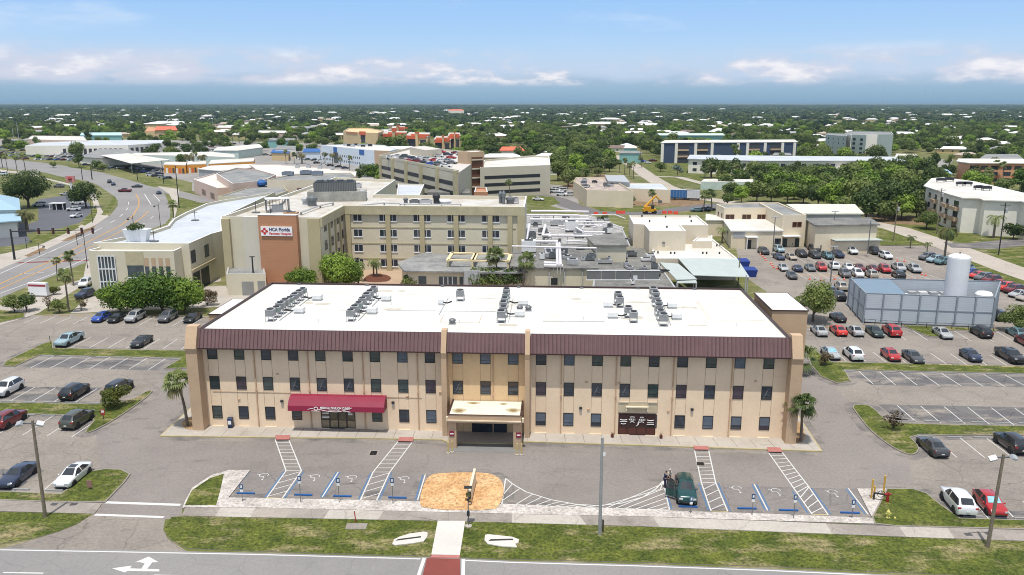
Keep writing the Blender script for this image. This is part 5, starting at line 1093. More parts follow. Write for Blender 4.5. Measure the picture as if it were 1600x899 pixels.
for u in (.18, .45, .7, .9): hos.wins(1, [u], [zw[0] + .3, zw[1], zw[2], zw[3]], wf2, wp2)
for u in (.32, .58, .8): hos.box('pilaster', 1, u * L1 - .35, u * L1 + .35, 0, HZ - 1.9, 0, .35, m_olive)
a0, d0, n0, L0 = hos.edge(0)
U0 = lambda x: hit(hos, 0, x, 400)[0]
hos.box('pilaster', 0, 0, U0(364), 0, HZ - .5, 0, .7, m_olive); hos.box('wall_panel', 0, U0(384), U0(411), 0, HZ, 0, .35, m_hosp2); hos.box('pilaster', 0, U0(484), L0 - .05, 0, HZ - .3, 0, .35, m_olive)
ua, ub = hit(hos, 0, 411, 400)[0], hit(hos, 0, 470, 400)[0]
hos.box('sign_panel', 0, ua, ub, 0, HZ + .5, 0, 1.3, m_terra); hos.box('sign_panel_cap', 0, ua, ub, HZ + .5, HZ + .62, -.3, 1.35, m_cap)
# hospital sign
sa, sz0 = hit(hos, 0, 412, 366); sb, sz1 = hit(hos, 0, 461, 353); sz0 -= .1
pm = a0 + d0 * ((sa + sb) / 2 + .0) + n0 * 1.35; sg = thing('hospital_sign', 'white sign with red cross and blue HCA Florida lettering on the terracotta wall', 'sign', (pm.x, pm.y), math.atan2(d0.y, d0.x)); sw = sb - sa - .2; sh = sz1 - sz0; zc = (sz0 + sz1) / 2
mb = MB(); mb.box(-sw/2, sw/2, -.22, 0, zc - sh/2, zc + sh/2, M('sign_white', (.82,.82,.82), .4, var=.03)); mb.build('board', sg)
m_signb = M('sign_navy', lin(20,30,90,.8), .5); m_signr = M('sign_red', lin(216,50,50,.8), .5)
text_mb('HCA Florida', sh * .5, m_signb, 'lettering', sg, (sw * .1, -.24, zc + sh * .18), (R(90), 0, 0), width=sw * .66, bold=True); text_mb('Fawcett Hospital', sh * .36, m_signr, 'lettering', sg, (sw * .12, -.24, zc - sh * .25), (R(90), 0, 0), width=sw * .7, bold=True)
mb = MB(); c0 = -sw * .38; r_ = sh * .3
for k in range(4):
    aa = R(90 * k); ex, ez = math.cos(aa) * r_ * .75, math.sin(aa) * r_ * .75; mb.add([(c0 + ex + r_ * .52 * math.cos(t), -.245, zc + ez + r_ * .52 * math.sin(t)) for t in [R(45 * j + 22) for j in range(8)]], [tuple(range(8))], m_signr)
mb.add([(c0 - r_*.3, -.25, zc - r_*.3), (c0 + r_*.3, -.25, zc - r_*.3), (c0 + r_*.3, -.25, zc + r_*.3), (c0 - r_*.3, -.25, zc + r_*.3)], [(0,1,2,3)], m_sticker); mb.build('cross_emblem', sg)
# roof things on the hospital
def rooftop(name, label, x, y, z, build, rz=0.0, cat='roof equipment', group=None):
    p = P(x, y, z); t = thing(name, label, cat, (p[0], p[1], z), rz, group); build(t); return t
zr = HZ - .78
def f_house(t):
    mb = MB(); mb.box(-7, 7, -3.2, 3.2, 0, 2.4, M('machine_concrete', lin(150,150,142,.7), .9, scale=.5, col2=lin(190,188,178,.75))); mb.build('base', t); mb = MB(); mb.box(-5.5, 4.5, -2.6, 2.6, 2.4, 4.6, stripes(M('louvre_grey', lin(130,134,134,.6), .6), 2.5, .5, .4)); mb.build('louvre_housing', t); mb = MB(); mb.box(-5.2, 4.2, -2.3, 2.3, 4.6, 4.75, m_dark)
    for k in range(4): mb.lathe([(.8, 4.75), (.8, 5.1), (.6, 5.12)], m_steel, 12, c=(-4 + k * 2.4, 0))
    mb.build('fan_bank', t)
rooftop('cooling_housing', 'big grey louvred machine house on the white hospital roof', 528, 313, zr, f_house, R(8))
def f_rack(t):
    mb = MB(); mb.box(-2.6, 2.6, -1.8, 1.8, 2.9, 3.05, m_wmetal); mb.build('lid', t); mb = MB()
    for a in (-2.4, 2.4):
        for b in (-1.6, 1.6): mb.box(a - .1, a + .1, b - .1, b + .1, 0, 2.9, m_grey)
    for k in range(7): mb.box(-2.3 + k * .7, -2.2 + k * .7, 1.5, 1.6, 0, 2.9, m_grey)
    mb.pipe([(-2, -1, .3), (1.5, 1, 1.8), (2, 1, 2.6)], .25, m_lgrey); mb.build('frame', t); mb = MB(); mb.box(-1.2, 1.2, -1, 1, 0, 1.5, m_lgrey); mb.build('unit', t)
rooftop('equipment_frame', 'open steel frame with a pale lid above the hospital sign', 434, 331, zr, f_rack, R(20))
def f_dish(t):
    mb = MB(); mb.tube((0, 0, 0), (0, 0, 2.6), .08, .06, m_dark); mb.box(-.8, .8, -.5, .5, 0, .25, m_grey); mb.pipe([(-.7, 0, 2), (.7, 0, 2)], .05, m_dark); mb.build('mast', t)
rooftop('antenna_mast', 'short antenna mast at the left front corner of the hospital roof', 400, 333, zr, f_dish); rooftop('antenna_mast', 'taller antenna mast beside the open frame over the hospital sign', 423, 336, zr, f_dish)
def mk_fan(r, h, mat):
    def f(t):
        mb = MB(); mb.lathe([(r * .8, 0), (r * .8, h * .5), (r, h * .55), (r, h * .8), (r * .3, h)], mat, 12); mb.build('cowl', t)
    return f
def mk_box(sx, sy, h, mat, legs=.3):
    def f(t):
        mb = MB(); mb.box(-sx, sx, -sy, sy, legs, legs + h, mat); mb.box(-sx * .6, sx * .6, -sy * .6, sy * .6, legs + h, legs + h + .12, m_dark); mb.build('cabinet', t)
        mb = MB()
        for a in (-1, 1):
            for b in (-1, 1): mb.box(a * sx * .85 - .06, a * sx * .85 + .06, b * sy * .85 - .06, b * sy * .85 + .06, 0, legs, m_dark)
        mb.build('stand', t)
    return f
for i, (x, y, f, l) in enumerate(((488, 322, mk_fan(1.3, 2.4, m_steel), 'big round fan cowl left of the machine house'), (478, 320, mk_fan(1.0, 1.8, m_lgrey), 'smaller round fan cowl on the hospital roof'), (566, 313, mk_fan(1.3, 2.6, m_lgrey), 'round tank like cowl right of the machine house'), (634, 318, mk_fan(.6, 1.4, m_grey), 'small cowl at the left of the wing roof'), (648, 319, mk_box(1.2, .5, .7, m_grey), 'low grey cabinet on the left of the wing roof'), (665, 319, mk_box(1.6, .5, .8, m_lgrey), 'long grey cabinet on the wing roof'), (682, 319, mk_fan(.9, 2.6, m_dark), 'dark tall cowl in the middle of the wing roof'), (693, 317.5, mk_fan(2.0, .8, m_cap), 'wide low white dome on the wing roof'), (782, 318, mk_fan(.5, 3.0, m_steel), 'left of the twin exhaust stacks on the wing roof'), (787, 319, mk_fan(.5, 3.2, m_steel), 'right of the twin exhaust stacks on the wing roof'), (797, 318.5, mk_fan(1.1, 1.8, m_grey), 'grey cowl right of the twin stacks'), (806, 318, mk_box(.7, .6, 1.0, m_lgrey), 'small cabinet at the right end of the wing roof'), (455, 336, mk_box(1.5, .8, .3, M('rusty_tray', lin(196,150,110,.7), .8)), 'low tan tray on the sign block roof'), (560, 294, mk_box(.8, .8, 1.0, m_lgrey), 'small cabinet on the rear hospital roof'))):
    rooftop('roof_unit', l, x, y, zr, f)
for k, (pts, l) in enumerate((([(625,319.5),(690,320.5),(720,320)], 'pipe run along the front of the wing roof'), ([(560,322),(600,318),(632,319)], 'pipe run at the left end of the wing roof'), ([(470,333),(500,322),(520,318)], 'pipe run across the sign block roof'))):
    q = PL(pts, zr + .5); t = thing('pipe_run', l, 'pipes', (q[0][0], q[0][1], zr)); q = [(a - q[0][0], b - q[0][1], .6) for a, b in q]; mb = MB(); mb.pipe(q, .16, m_lgrey); mb.pipe([(a, b + .5, c) for a, b, c in q], .1, m_grey); mb.build('pipe', t); mb = MB(); [mb.box(a - .1, a + .1, b - .1, b + .6, -.1, c, m_grey) for a, b, c in q]; mb.build('bracket', t)
# ---- small annex in front of the hospital
anx = B('hospital_annex', 'small cream annex with grey roller doors in front of the hospital', [(353,428),(415,428),(411,412),(357,412)], 4.5, m_hosp, m_rg, par=.3, cap=m_lgrey)
m_roll = stripes(M('roller_door', lin(168,168,164,.7), .6), 5, .8, .3, 'Z'); anx.box('roller_door', 0, .38, .68, 0, 2.9, 0, .06, m_roll); anx.box('roller_door', 0, .78, .97, 0, 3.0, 0, .06, m_roll)
# ---- curved clinic
cl = B('clinic_building', 'long low cream clinic with curved pale grey roof', [(145,379.5),(295,380.5),(331,365),(347,361),(347,339),(430,300),(346,313),(322,318),(290,332),(271,342),(262,353),(232,363)], 10.2, m_hosp, m_rgl, par=.7, cap=m_cap)
wq, pq = winmesh(2.3, 2.6, m_frd, m_glass, 1); u, z = hit(cl, 1, 302, 401); cl.wins(1, [max(.5, u)], [z], wq, pq); u, z = hit(cl, 1, 323, 392); cl.wins(1, [u], [z], wq, pq)
u, z = hit(cl, 1, 312, 425); cl.box('carport_opening', 1, max(.5, u - 3.5), u + 5, 0, 3.8, -.01, .06, m_dark); cl.box('band', 1, 0, 1.0, 4.4, 4.8, 0, .5, m_olive)
gl = B('clinic_wing', 'clinic front wing with a glass corner and tall narrow windows', [(137,391),(150,392.5),(271,392.5),(286,386),(160,385)], 9.3, m_hosp, m_rw, par=.5, cap=m_cap)
U1 = lambda x, y=400: hit(gl, 1, x, y)[0]
m_curt = M('curtain_wall', (.05,.07,.08), .08, var=.4, scale=.6, spec=.8)
u0, u1 = .2, U1(180, 410); gb = gl.box('glass_wall', 1, u0, u1, .5, 8.2, 0, .1, m_curt)
for k in range(6): gl.box('mullion', 1, lerp(u0, u1, k / 5) - .09, lerp(u0, u1, k / 5) + .09, .3, 8.4, .1, .22, m_frw, True)
for z in (.4, 3.0, 5.6, 8.2): gl.box('transom', 1, u0, u1, z, z + .2, .1, .21, m_frw, True)
for x in (229, 240, 251, 262): uu = U1(x, 410); gl.box('window', 1, uu - .42, uu + .42, 3.3, 6.2, 0, .05, m_curt); gl.box('window_panel', 1, uu - .42, uu + .42, 6.2, 7.9, 0, .05, m_pier); gl.box('window_panel', 1, uu - .42, uu + .42, 2.6, 3.3, 0, .05, m_pier)
uu = U1(211, 410); gl.box('window', 1, uu - 1.6, uu + 1.6, 4.0, 6.4, 0, .12, m_curt); gl.box('sill', 1, uu - 1.7, uu + 1.7, 3.8, 4.0, 0, .25, m_cap); gl.box('wall_panel', 1, uu - 1.8, uu + 1.8, 0, 3.8, 0, .06, m_capt); gl.box('wall_panel', 1, uu - 1.8, uu + 1.8, 6.4, 9.2, 0, .06, m_capt)
def f_planter(t):
    mb = MB(); vs = [(-2.6,-1.2,2.6),(2.6,-1.2,2.6),(2.6,1.2,2.6),(-2.6,1.2,2.6),(-1.9,-.8,0),(1.9,-.8,0),(1.9,.8,0),(-1.9,.8,0)]; mb.add(vs, [(0,1,2,3),(4,5,1,0),(5,6,2,1),(6,7,3,2),(7,4,0,3)], m_cap); mb.build('box', t)
    c, _l = crown(random.Random(5), 4.6, 1.4, 2.5, 500, .4, lf_mid, 6); c.build('foliage', t)
rooftop('roof_planter', 'large white roof planter with green foliage on the clinic', 216, 377, 9.55, f_planter, cat='planter')
rooftop('antenna_mast', 'antenna mast with a grey box on the pale clinic roof', 305, 345, 9.55, f_dish); rooftop('antenna_mast', 'thin mast near the front edge of the clinic roof', 241, 378, 9.55, f_dish)
# ---- hospital entrance with pergola
ent = B('hospital_entrance', 'low grey roofed hospital entrance wing with glass doors', [(637,424),(800,427),(838,424),(822,401),(705,402),(662,399),(628,413)], 4.4, m_hosp, m_rg, par=0, overhang=.9)
for x0, x1 in ((654, 666), (686, 714), (718, 742)): ent.box('glass_doors', 0, hit(ent, 0, x0, 436)[0], hit(ent, 0, x1, 436)[0], .1, 3.4, 0, .08, m_curt)
for x in (693, 700, 707, 725, 733): u = hit(ent, 0, x, 436)[0]; ent.box('mullion', 0, u - .1, u + .1, .1, 3.4, .08, .14, m_frw)
pg = thing('pergola', 'cream timber pergola beams above the hospital entrance roof', 'pergola', P(755, 410, 4.7) + (4.7,)); c0 = P(755, 410, 4.7); q = lambda x, y: (P(x, y, 6.2)[0] - c0[0], P(x, y, 6.2)[1] - c0[1])
def beam(a, b, w, z0, z1, mat, par, name='beam'):
    a, b = Vector(a), Vector(b); d = (b - a).normalized(); n = Vector((-d.y, d.x)) * w / 2; mb = MB(); mb.prism([a - n, b - n, b + n, a + n], z0, z1, mat); return mb.build(name, par)
for a, b in (((705,395),(800,397)), ((700,406),(796,408)), ((707,394),(699,407)), ((743,395),(737,407)), ((745.5,395.5),(740,407)), ((798,396),(794,408))): beam(q(*a), q(*b), .7, 1.25, 1.55, M('pergola_cream', lin(240,220,176,.8), .7), pg)
for x, y in ((700,406),(738,407),(794,408),(800,397)): a = q(x, y); mb = MB(); mb.box(a[0] - .2, a[0] + .2, a[1] - .2, a[1] + .2, 0, 1.25, _mats['pergola_cream']); mb.build('post', pg)
# ---- low roofs with pipework
lo = B('plant_building', 'low cream building with stained grey roof and grey downspouts', [(800,418),(830,421),(933,421),(926,385),(806,383)], 5.2, m_hosp, m_rdark, par=0, overhang=.4)
for x in (823, 858, 882, 910): u = hit(lo, 1, x, 435)[0]; lo.box('downspout', 1, u - .12, u + .12, 0, 5.0, 0, .25, m_lgrey)
u = hit(lo, 1, 866, 435)[0]; lo.box('window', 1, u - .65, u + .65, 2.0, 3.4, 0, .08, m_dark)
lo2 = B('plant_building', 'low roof crowded with pipes and ducts between the hospital wing and the cream block', [(806,382),(926,384),(985,384),(972,355),(920,335),(822,335)], 5.0, m_hosp, M('roof_pipe_grey', lin(150,148,146,.66), .85, scale=.3, fine=2.2, col2=lin(206,204,200,.72)), par=.2, cap=m_lgrey)
lo3 = B('plant_building', 'raised flat roofed block left of the big cream block', [(931,385),(979,385),(970,366),(918,372)], 7.0, m_hosp, m_rdark, par=0, overhang=.4)
lo4 = B('plant_building', 'shabby dark shingle roof with a long grey screen in front of the cream block', [(925,452),(1058,452),(1029,411),(1014,385),(935,386)], 3.6, m_hosp, m_rdark, par=.2, cap=m_lgrey)
def f_screen(t):
    mb = MB()
    for k in range(5): mb.box(-7 + k * 2.9, -7 + k * 2.9 + 2.75, -.15, .15, .2, 1.9, M('screen_grey', lin(128,130,128,.7), .7, var=.1))
    mb.build('panel', t); mb = MB(); mb.box(-7.1, 7.5, -.2, .2, 0, .2, m_cap); mb.box(-7.1, 7.5, -.2, .2, 1.9, 2.05, m_cap); mb.build('rail', t)
rooftop('roof_screen', 'long grey panelled screen with white rails on the dark shingle roof', 972, 438, 3.45, f_screen)
rg = random.Random(9)
for i, (x, y, z, sx, sy, h, mt, l) in enumerate(((826,394,5.5,1.6,1.2,2.4,m_wmetal,'white hipped duct box on the grey roof'), (893,360,5.2,1.7,1.5,2.2,m_wmetal,'white cabinet among the pipes'), (857,400,5.5,.8,3.2,.9,m_lgrey,'long grey duct on the front roof'), (868,400,5.5,.7,3.2,.8,m_steel,'long steel duct right of the grey duct'), (838,350,5.0,1.5,.8,1.4,m_lgrey,'grey cabinet near the hospital wing corner'), (848,366,5.0,1.2,1.2,1.2,m_grey,'dark grey cabinet among the left pipes'), (870,352,5.0,1.8,.8,1.1,m_lgrey,'wide grey cabinet behind the white cabinet'), (884,345,5.0,1.0,.8,1.1,m_grey,'small dark cabinet at the rear of the pipe roof'), (905,371,5.0,1.2,.9,1.0,m_lgrey,'grey cabinet beside the raised block'), (920,352,5.0,1.4,.7,.9,m_lgrey,'rear right grey cabinet on the pipe roof'), (832,372,5.0,.9,.9,1.3,m_steel,'steel cabinet by the left pipe rack'), (953,402,3.5,1.2,.8,.9,m_grey,'dark cabinet on the shingle roof'), (945,412,3.5,1.6,.5,.7,m_lgrey,'pale trough on the shingle roof'), (985,400,3.5,1.4,.9,.8,m_grey,'dark flat cabinet in the middle of the shingle roof'), (1010,408,3.5,1.3,.5,.5,m_wmetal,'white flat panel near the cream block'), (1005,425,3.5,1.4,.4,.3,m_dark,'dark slot hatch on the shingle roof'), (1022,432,3.5,1.3,.4,.3,m_dark,'second dark slot hatch on the shingle roof'), (1036,426,3.5,1.3,.4,.3,m_dark,'rear dark slot hatch on the shingle roof'), (976,382,3.7,1.2,.8,1.2,m_grey,'grey cabinet in the corner by the cream block'), (993,380,3.7,1.0,.6,.9,m_dark,'dark cabinet at the foot of the cream block'))):
    rooftop('roof_unit', l, x, y, z, mk_box(sx, sy, h, mt, .25))
def pipes(label, px, z, r, mat, posts=True, group=None):
    q = PL(px, z); o = q[0]; t = thing('pipe_run', label, 'pipes', (o[0], o[1], 0), 0, group); q = [(a - o[0], b - o[1], z) for a, b in q]; mb = MB(); mb.pipe(q, r, mat, 7); mb.build('pipe', t)
    if posts:
        mb = MB()
        for a, b in zip(q, q[1:]):
            for k in range(3): c = lp(a, b, k / 2.0); mb.box(c[0] - .08, c[0] + .08, c[1] - .08, c[1] + .08, 4.9, z, m_lgrey)
        mb.build('support', t)
m_pipew = M('pipe_white', (.66,.64,.66), .5, var=.15, scale=2)
pipes('long white pipe across the rear of the pipe roof', [(822,336),(865,336),(905,337)], 7, .28, m_pipew); pipes('second white pipe at the rear of the pipe roof', [(828,343),(920,343)], 7, .26, m_pipew); pipes('white pipe in front of the white cabinet', [(848,368),(925,369)], 7, .26, m_pipew); pipes('white pipe along the front of the pipe roof', [(818,377),(872,378)], 7, .35, m_pipew)
pipes('sloping white pipe at the left edge of the pipe roof', [(823,351),(817,376)], 6.6, .26, m_pipew); pipes('second sloping white pipe at the left edge', [(827,351),(822,376)], 6.6, .35, m_pipew); pipes('stepped white pipe in the middle of the pipe roof', [(852,352),(848,368),(862,370)], 6.8, .35, m_pipew); pipes('bent white pipe near the raised block', [(900,356),(912,363),(945,363)], 6.26, .28, m_pipew); pipes('thin white pipe over the front grey roof', [(800,385),(932,388)], 7.2, .2, m_pipew); pipes('white pipe going down the front grey roof', [(870,380),(871,415)], 6.6, .3, m_pipew); pipes('second white pipe going down the front grey roof', [(874,380),(876,415)], 6.6, .3, m_pipew); pipes('low front white pipe on the grey roof', [(850,411),(875,412)], 6.2, .35, m_pipew); pipes('lowest front white pipe on the grey roof', [(850,415),(880,416)], 6.0, .35, m_pipew); pipes('thin pipe across the rear yard', [(830,330),(868,330),(920,331)], 6.0, .3, m_pipew, False)
rc = random.Random(33)
for i in range(46):
    zone = i % 3; x, y, z = [(rc.uniform(828, 960), rc.uniform(338, 380), 5.0), (rc.uniform(815, 925), rc.uniform(390, 414), 5.5), (rc.uniform(940, 1040), rc.uniform(392, 446), 3.5)][zone]
    rooftop('roof_clutter', 'small pale duct box or hatch ' + ['on the pipe roof beside the hospital wing', 'on the front grey roof', 'on the dark shingle roof'][zone], x, y, z, mk_box(rc.uniform(.3, 1.3), rc.uniform(.3, .9), rc.uniform(.3, 1.2), rc.choice([m_lgrey, m_wmetal, m_steel, m_grey, m_lgrey]), .15), rc.uniform(-.2, .2), group=['duct boxes on the pipe roof', 'duct boxes on the front grey roof', 'duct boxes on the shingle roof'][zone])
for i in range(12):
    x, y = rc.uniform(826, 930), rc.uniform(336, 378); pipes('thin pale pipe crossing the pipe roof', [(x, y), (x + rc.uniform(15, 50), y + rc.uniform(-1, 1)), (x + rc.uniform(15, 60), y + rc.uniform(2, 9))], rc.uniform(5.6, 6.6), .16, m_pipew, False, 'thin pale pipes on the pipe roof')
# ---- cream block and annexes
cb = B('cream_block', 'tall windowless cream block with stepped white roof', [(983,337),(990,350),(1007,351),(1015,361),(1072,361),(1064,352),(1107,352),(1089,337)], 9.2, m_beigew, m_rw, par=.25, cap=m_cap)
u, z = hit(cb, 3, 1037, 378); cb.box('door_panel', 3, u - 1.5, u + 1.5, 2.9, 5.6, 0, .06, m_beige); cb.box('wall_lamp', 3, u - .3, u + .3, 6.3, 6.6, 0, .3, m_grey)
cb2 = B('cream_block', 'low white roofed extension in front of the tall cream block', [(1019,391),(1025,404),(1152,404),(1104,366),(1090,362),(1060,362)], 4.8, m_beigew, m_rw, par=.25, cap=m_cap)
cb3 = B('roof_enclosure', 'small cream walled enclosure on the low white roof', [(1082,377),(1113,377),(1113,368),(1095,366)], 6.3, m_beigew, m_rw, par=.2)
rooftop('roof_unit', 'dark air handler beside the tall cream block', 1076, 376, 4.6, mk_box(1.0, .8, 2.0, m_dark)); 
for i, (x, y) in enumerate(((1022,396),(1028,396),(1048,397),(1054,397),(1098,397),(1104,397),(1120,385),(1125,385),(1124,397),(1003,339),(1015,347),(1040,340),(1042,356),(1078,340),(1080,347))): rooftop('roof_vent', 'tiny dark roof vent on the white roofs of the cream block', x, y, 4.6 if y > 362 else 9.0, mk_fan(.22, .5, m_dark), group='tiny roof vents of the cream block')
def shed(name, label, px, zh, zl, mat, posts=True, frame=m_lgrey):
    """sloping metal canopy: first two corners at the high side"""
    n = len(px); w = [P(x, y, zh if k < 2 else zl) for k, (x, y) in enumerate(px)]; c = (sum(p[0] for p in w) / n, sum(p[1] for p in w) / n); t = thing(name, label, 'canopy', c)
    vs = [(p[0] - c[0], p[1] - c[1], zh if k < 2 else zl) for k, p in enumerate(w)]; mb = MB(); up = [(a, b, z + .12) for a, b, z in vs]; mb.add(vs + up, [tuple(range(n, 2*n)), tuple(range(n-1, -1, -1))] + [(k, (k+1)%n, n+(k+1)%n, n+k) for k in range(n)], mat); mb.build('roof', t)
    if posts:
        for a, b, z in vs: mb = MB(); mb.box(a * .96 - .08, a * .96 + .08, b * .96 - .08, b * .96 + .08, 0, z, frame); mb.build('post', t)
    return t
shed('metal_canopy', 'large pale mint metal canopy beside the cream block', [(1059,404),(1152,405),(1171,434),(1083,431)], 4.7, 3.6, m_mint); shed('metal_canopy', 'narrow pale mint metal canopy running to the dark shingle roof', [(1031,411),(1060,413),(1089,437),(1057,438)], 4.2, 3.4, m_mint); shed('metal_canopy', 'small pale metal canopy at the foot of the narrow one', [(1060,432),(1085,433),(1089,443),(1058,443)], 3.4, 3.0, m_mint)
for x, y, l in ((1157, 418, 'farther blue tarpaulin heap by the mint canopy'), (1168, 432, 'nearer blue tarpaulin heap by the mint canopy')):
    t = thing('blue_bin', l, 'bin', P(x, y)); mb = MB(); mb.add([(-1.6,-.9,0),(1.6,-.9,0),(1.6,.9,0),(-1.6,.9,0),(-1.9,-1.1,1.6),(1.9,-1.1,1.6),(1.7,1.1,2.0),(-1.7,1.1,2.0)], [(0,1,5,4),(1,2,6,5),(2,3,7,6),(3,0,4,7),(4,5,6,7)], M('bin_blue', lin(24,62,150,.7), .5)); mb.build('body', t)
b1 = B('cream_annex', 'two storey cream annex with dark flat roof and paired brown windows', [(1119,319),(1132,325),(1205,325),(1200,317),(1186,316)], 8.2, m_beige, m_rg, par=.4, cap=m_beige); wb, pb = winmesh(1.25, 1.35, M('frame_brown', lin(150,104,74,.7), .6), M('glass_brown', lin(70,44,34,.7), .2, var=.3), 0)
b1.wins(1, [hit(b1, 1, x, 339)[0] for x in (1137, 1144, 1163, 1170, 1186.5, 1193.5)], [hit(b1, 1, 1160, 339)[1]], wb, pb); b1.wins(0, [.35, .75], [hit(b1, 1, 1160, 339)[1]], wb, pb)
b2 = B('cream_annex', 'taller cream annex corner with dark roof and twin brown windows', [(1186,317),(1223,336.5),(1260,336),(1216,316.5)], 8.6, m_beige, m_rg, par=.4, cap=m_beige); b2.wins(1, [hit(b2, 1, x, 351)[0] for x in (1241.5, 1249)], [hit(b2, 1, 1245, 351)[1]], wb, pb); b2.box('awning', 1, .0, .75, 3.0, 3.15, 0, 1.8, m_cap)
for x in (1227, 1246): b2.box('door', 1, hit(b2, 1, x, 371)[0] - .6, hit(b2, 1, x, 371)[0] + .6, 0, 2.3, 0, .06, M('door_green', (.03,.05,.045), .5))
b3 = B('cream_annex', 'single storey cream annex with long white roof', [(1104,345),(1131,345),(1143,362),(1223,362),(1212,350),(1200,345),(1118,338),(1104,336)], 4.6, m_beige, m_rw, par=0, overhang=.3); b3.box('wall_band', 2, .03, .27, 2.9, 4.4, 0, .06, m_lgrey); wb2, pb2 = winmesh(1.1, 1.5, m_frd, m_glass, 0); b3.wins(2, [hit(b3, 2, 1148, 370)[0], hit(b3, 2, 1214, 371)[0]], [2.0], wb2, pb2); b3.box('porch_roof', 2, .27, .5, 3.2, 3.35, 0, 1.8, m_cap); b3.box('porch_post', 2, .275, .29, 0, 3.2, 1.6, 1.75, m_cap); b3.box('porch_post', 2, .48, .495, 0, 3.2, 1.6, 1.75, m_cap); b3.box('door', 2, .33, .4, 0, 2.3, 0, .06, m_dark)
gr = B('gabled_hall', 'long hall with pale ribbed metal roof behind the cream annexes', [(1255,335),(1346,335),(1333,321),(1232,321)], 6.8, m_lgrey, stripes(M('ribbed_roof', lin(226,224,208,.8), .5), .5, .85, .08), par=0, overhang=.6)
hp = B('hip_annex', 'cream annex with sloping grey shingle roof beside the far right lot', [(1260,343),(1275,353),(1371,352),(1356,342)], 7.0, m_beige, m_rdark, par=0, overhang=.6); hp.box('door', 1, .1, .12, 0, 1.9, 0, .06, m_grey)
hp.box('screen_wall', 1, .27, 1.0, 0, 3.2, 0, 2.0, m_beige); hp.box('canopy', 1, .26, 1.03, 3.4, 3.55, 0, 2.8, m_mint); hp.box('opening', 1, .28, .98, 3.2, 3.4, .2, 1.9, m_dark)
# ---- silver enclosure with tank
ex = [P(1348, 505), P(1548, 513), P(1557, 484), P(1325, 478)]
cx = sum(p[0] for p in ex) / 4; cy = sum(p[1] for p in ex) / 4; en = thing('metal_enclosure', 'silver corrugated metal screen enclosure with a part roof, below the white tank', 'enclosure', (cx, cy)); m_corr = stripes(M('corrugated_silver', lin(198,206,214,.82), .6, .0, var=.05, scale=.4), 3.2, .86, .25, 'Z')
q = [Vector((p[0] - cx, p[1] - cy)) for p in ex]; EH = 5.4; m_frame_e = M('frame_bluegrey', lin(146,156,166,.8), .6, var=.06)
for i, nsp in ((0, 7), (1, 3), (2, 7), (3, 3)):
    a, b = q[i], q[(i + 1) % 4]; beam(a, b, .12, .25, EH, m_corr, en, 'screen_wall'); d = (b - a).normalized(); nn = Vector((d.y, -d.x)) * .12
    for k in range(nsp + (i in (0, 2))): c = a.lerp(b, k / nsp); mb = MB(); mb.box(c.x + nn.x - .13, c.x + nn.x + .13, c.y + nn.y - .13, c.y + nn.y + .13, 0, EH + .05, m_frame_e); mb.build('post', en)
    beam(a + nn * .8, b + nn * .8, .08, 2.7, 2.85, m_frame_e, en, 'rail'); beam(a, b, .2, EH, EH + .1, m_frame_e, en, 'rail')
rfq = [q[0].lerp(q[1], .0), q[0].lerp(q[1], .33), q[3].lerp(q[2], .27), q[3].copy()]; mb = MB(); mb.prism(inset([(v.x, v.y) for v in rfq], .12), EH - .25, EH - .05, M('blue_grey_roof', lin(140,164,184,.6), .6, var=.05)); mb.build('roof', en)
mb = MB(); k = 0
for f in [.36 + .035 * j for j in range(9)]:
    a = q[3].lerp(q[2], f); c = (a.x, a.y - 1.6); mb.box(c[0] - .7, c[0] + .7, c[1] - .6, c[1] + .6, 0, 3.0 + .5 * (k % 2), m_lgrey if k % 3 else m_wmetal); k += 1
mb.build('machinery', en)
mb = MB(); c = q[2].lerp(q[3], .16); mb.lathe([(1.5, 0), (1.5, 3.6), (1.2, 4.0), (.3, 4.2)], m_cap, 20, c=(c.x, c.y - 3)); mb.build('small_tank', en)
tp = P(1487, 497); tk = thing('storage_tank', 'tall white cylindrical liquid gas tank standing in the silver enclosure', 'tank', tp); tr_ = 1.85; th = Hz = None
v_ = (449.5 - 399) / FOC; th = EYE + tp[1] * (-_s + v_ * _c) / (_c + v_ * _s); m_tank = M('tank_white', (.74,.75,.77), .35, var=.05, scale=.4)
mb = MB(); mb.lathe([(tr_ * .97, .6), (tr_, .8), (tr_, th - .5), (tr_ * .98, th - .25)], m_tank, 32); o = mb.build('shell', tk, smooth=False); mb = MB(); mb.lathe([(tr_ * .98, th - .25), (tr_ * .8, th + .0), (tr_ * .4, th + .22), (.02, th + .28)], M('tank_top', (.82,.82,.82), .3), 32); mb.build('head', tk); mb = MB(); mb.lathe([(.12, th + .2), (.12, th + .6)], m_steel, 8); mb.build('valve', tk)
mb = MB(); [mb.box(a - .15, a + .15, b - .15, b + .15, 0, .7, m_steel) for a, b in ((1.2, 1.2), (-1.2, 1.2), (1.2, -1.2), (-1.2, -1.2))]; mb.build('leg', tk)
mb = MB(); pts = PL([(1350,508),(1395,512),(1500,516),(1552,518)])
f = thing('low_fence', 'low thin dark post and rail fence at the foot of the silver enclosure', 'fence', pts[0]); o = pts[0]; mb = MB(); qq = [(a - o[0], b - o[1], 1.1) for a, b in pts]; mb.pipe(qq, .035, m_dark, 5); mb.pipe([(a, b, .6) for a, b, z in qq], .03, m_dark, 5); mb.build('rail', f); 
for k in range(9): t_ = k / 8 * 2.999; i = int(t_); c = lp(qq[i], qq[i+1], t_ - i); mb = MB(); mb.tube((c[0], c[1], 0), (c[0], c[1], 1.15), .05, .05, m_dark, 6); mb.build('post', f)
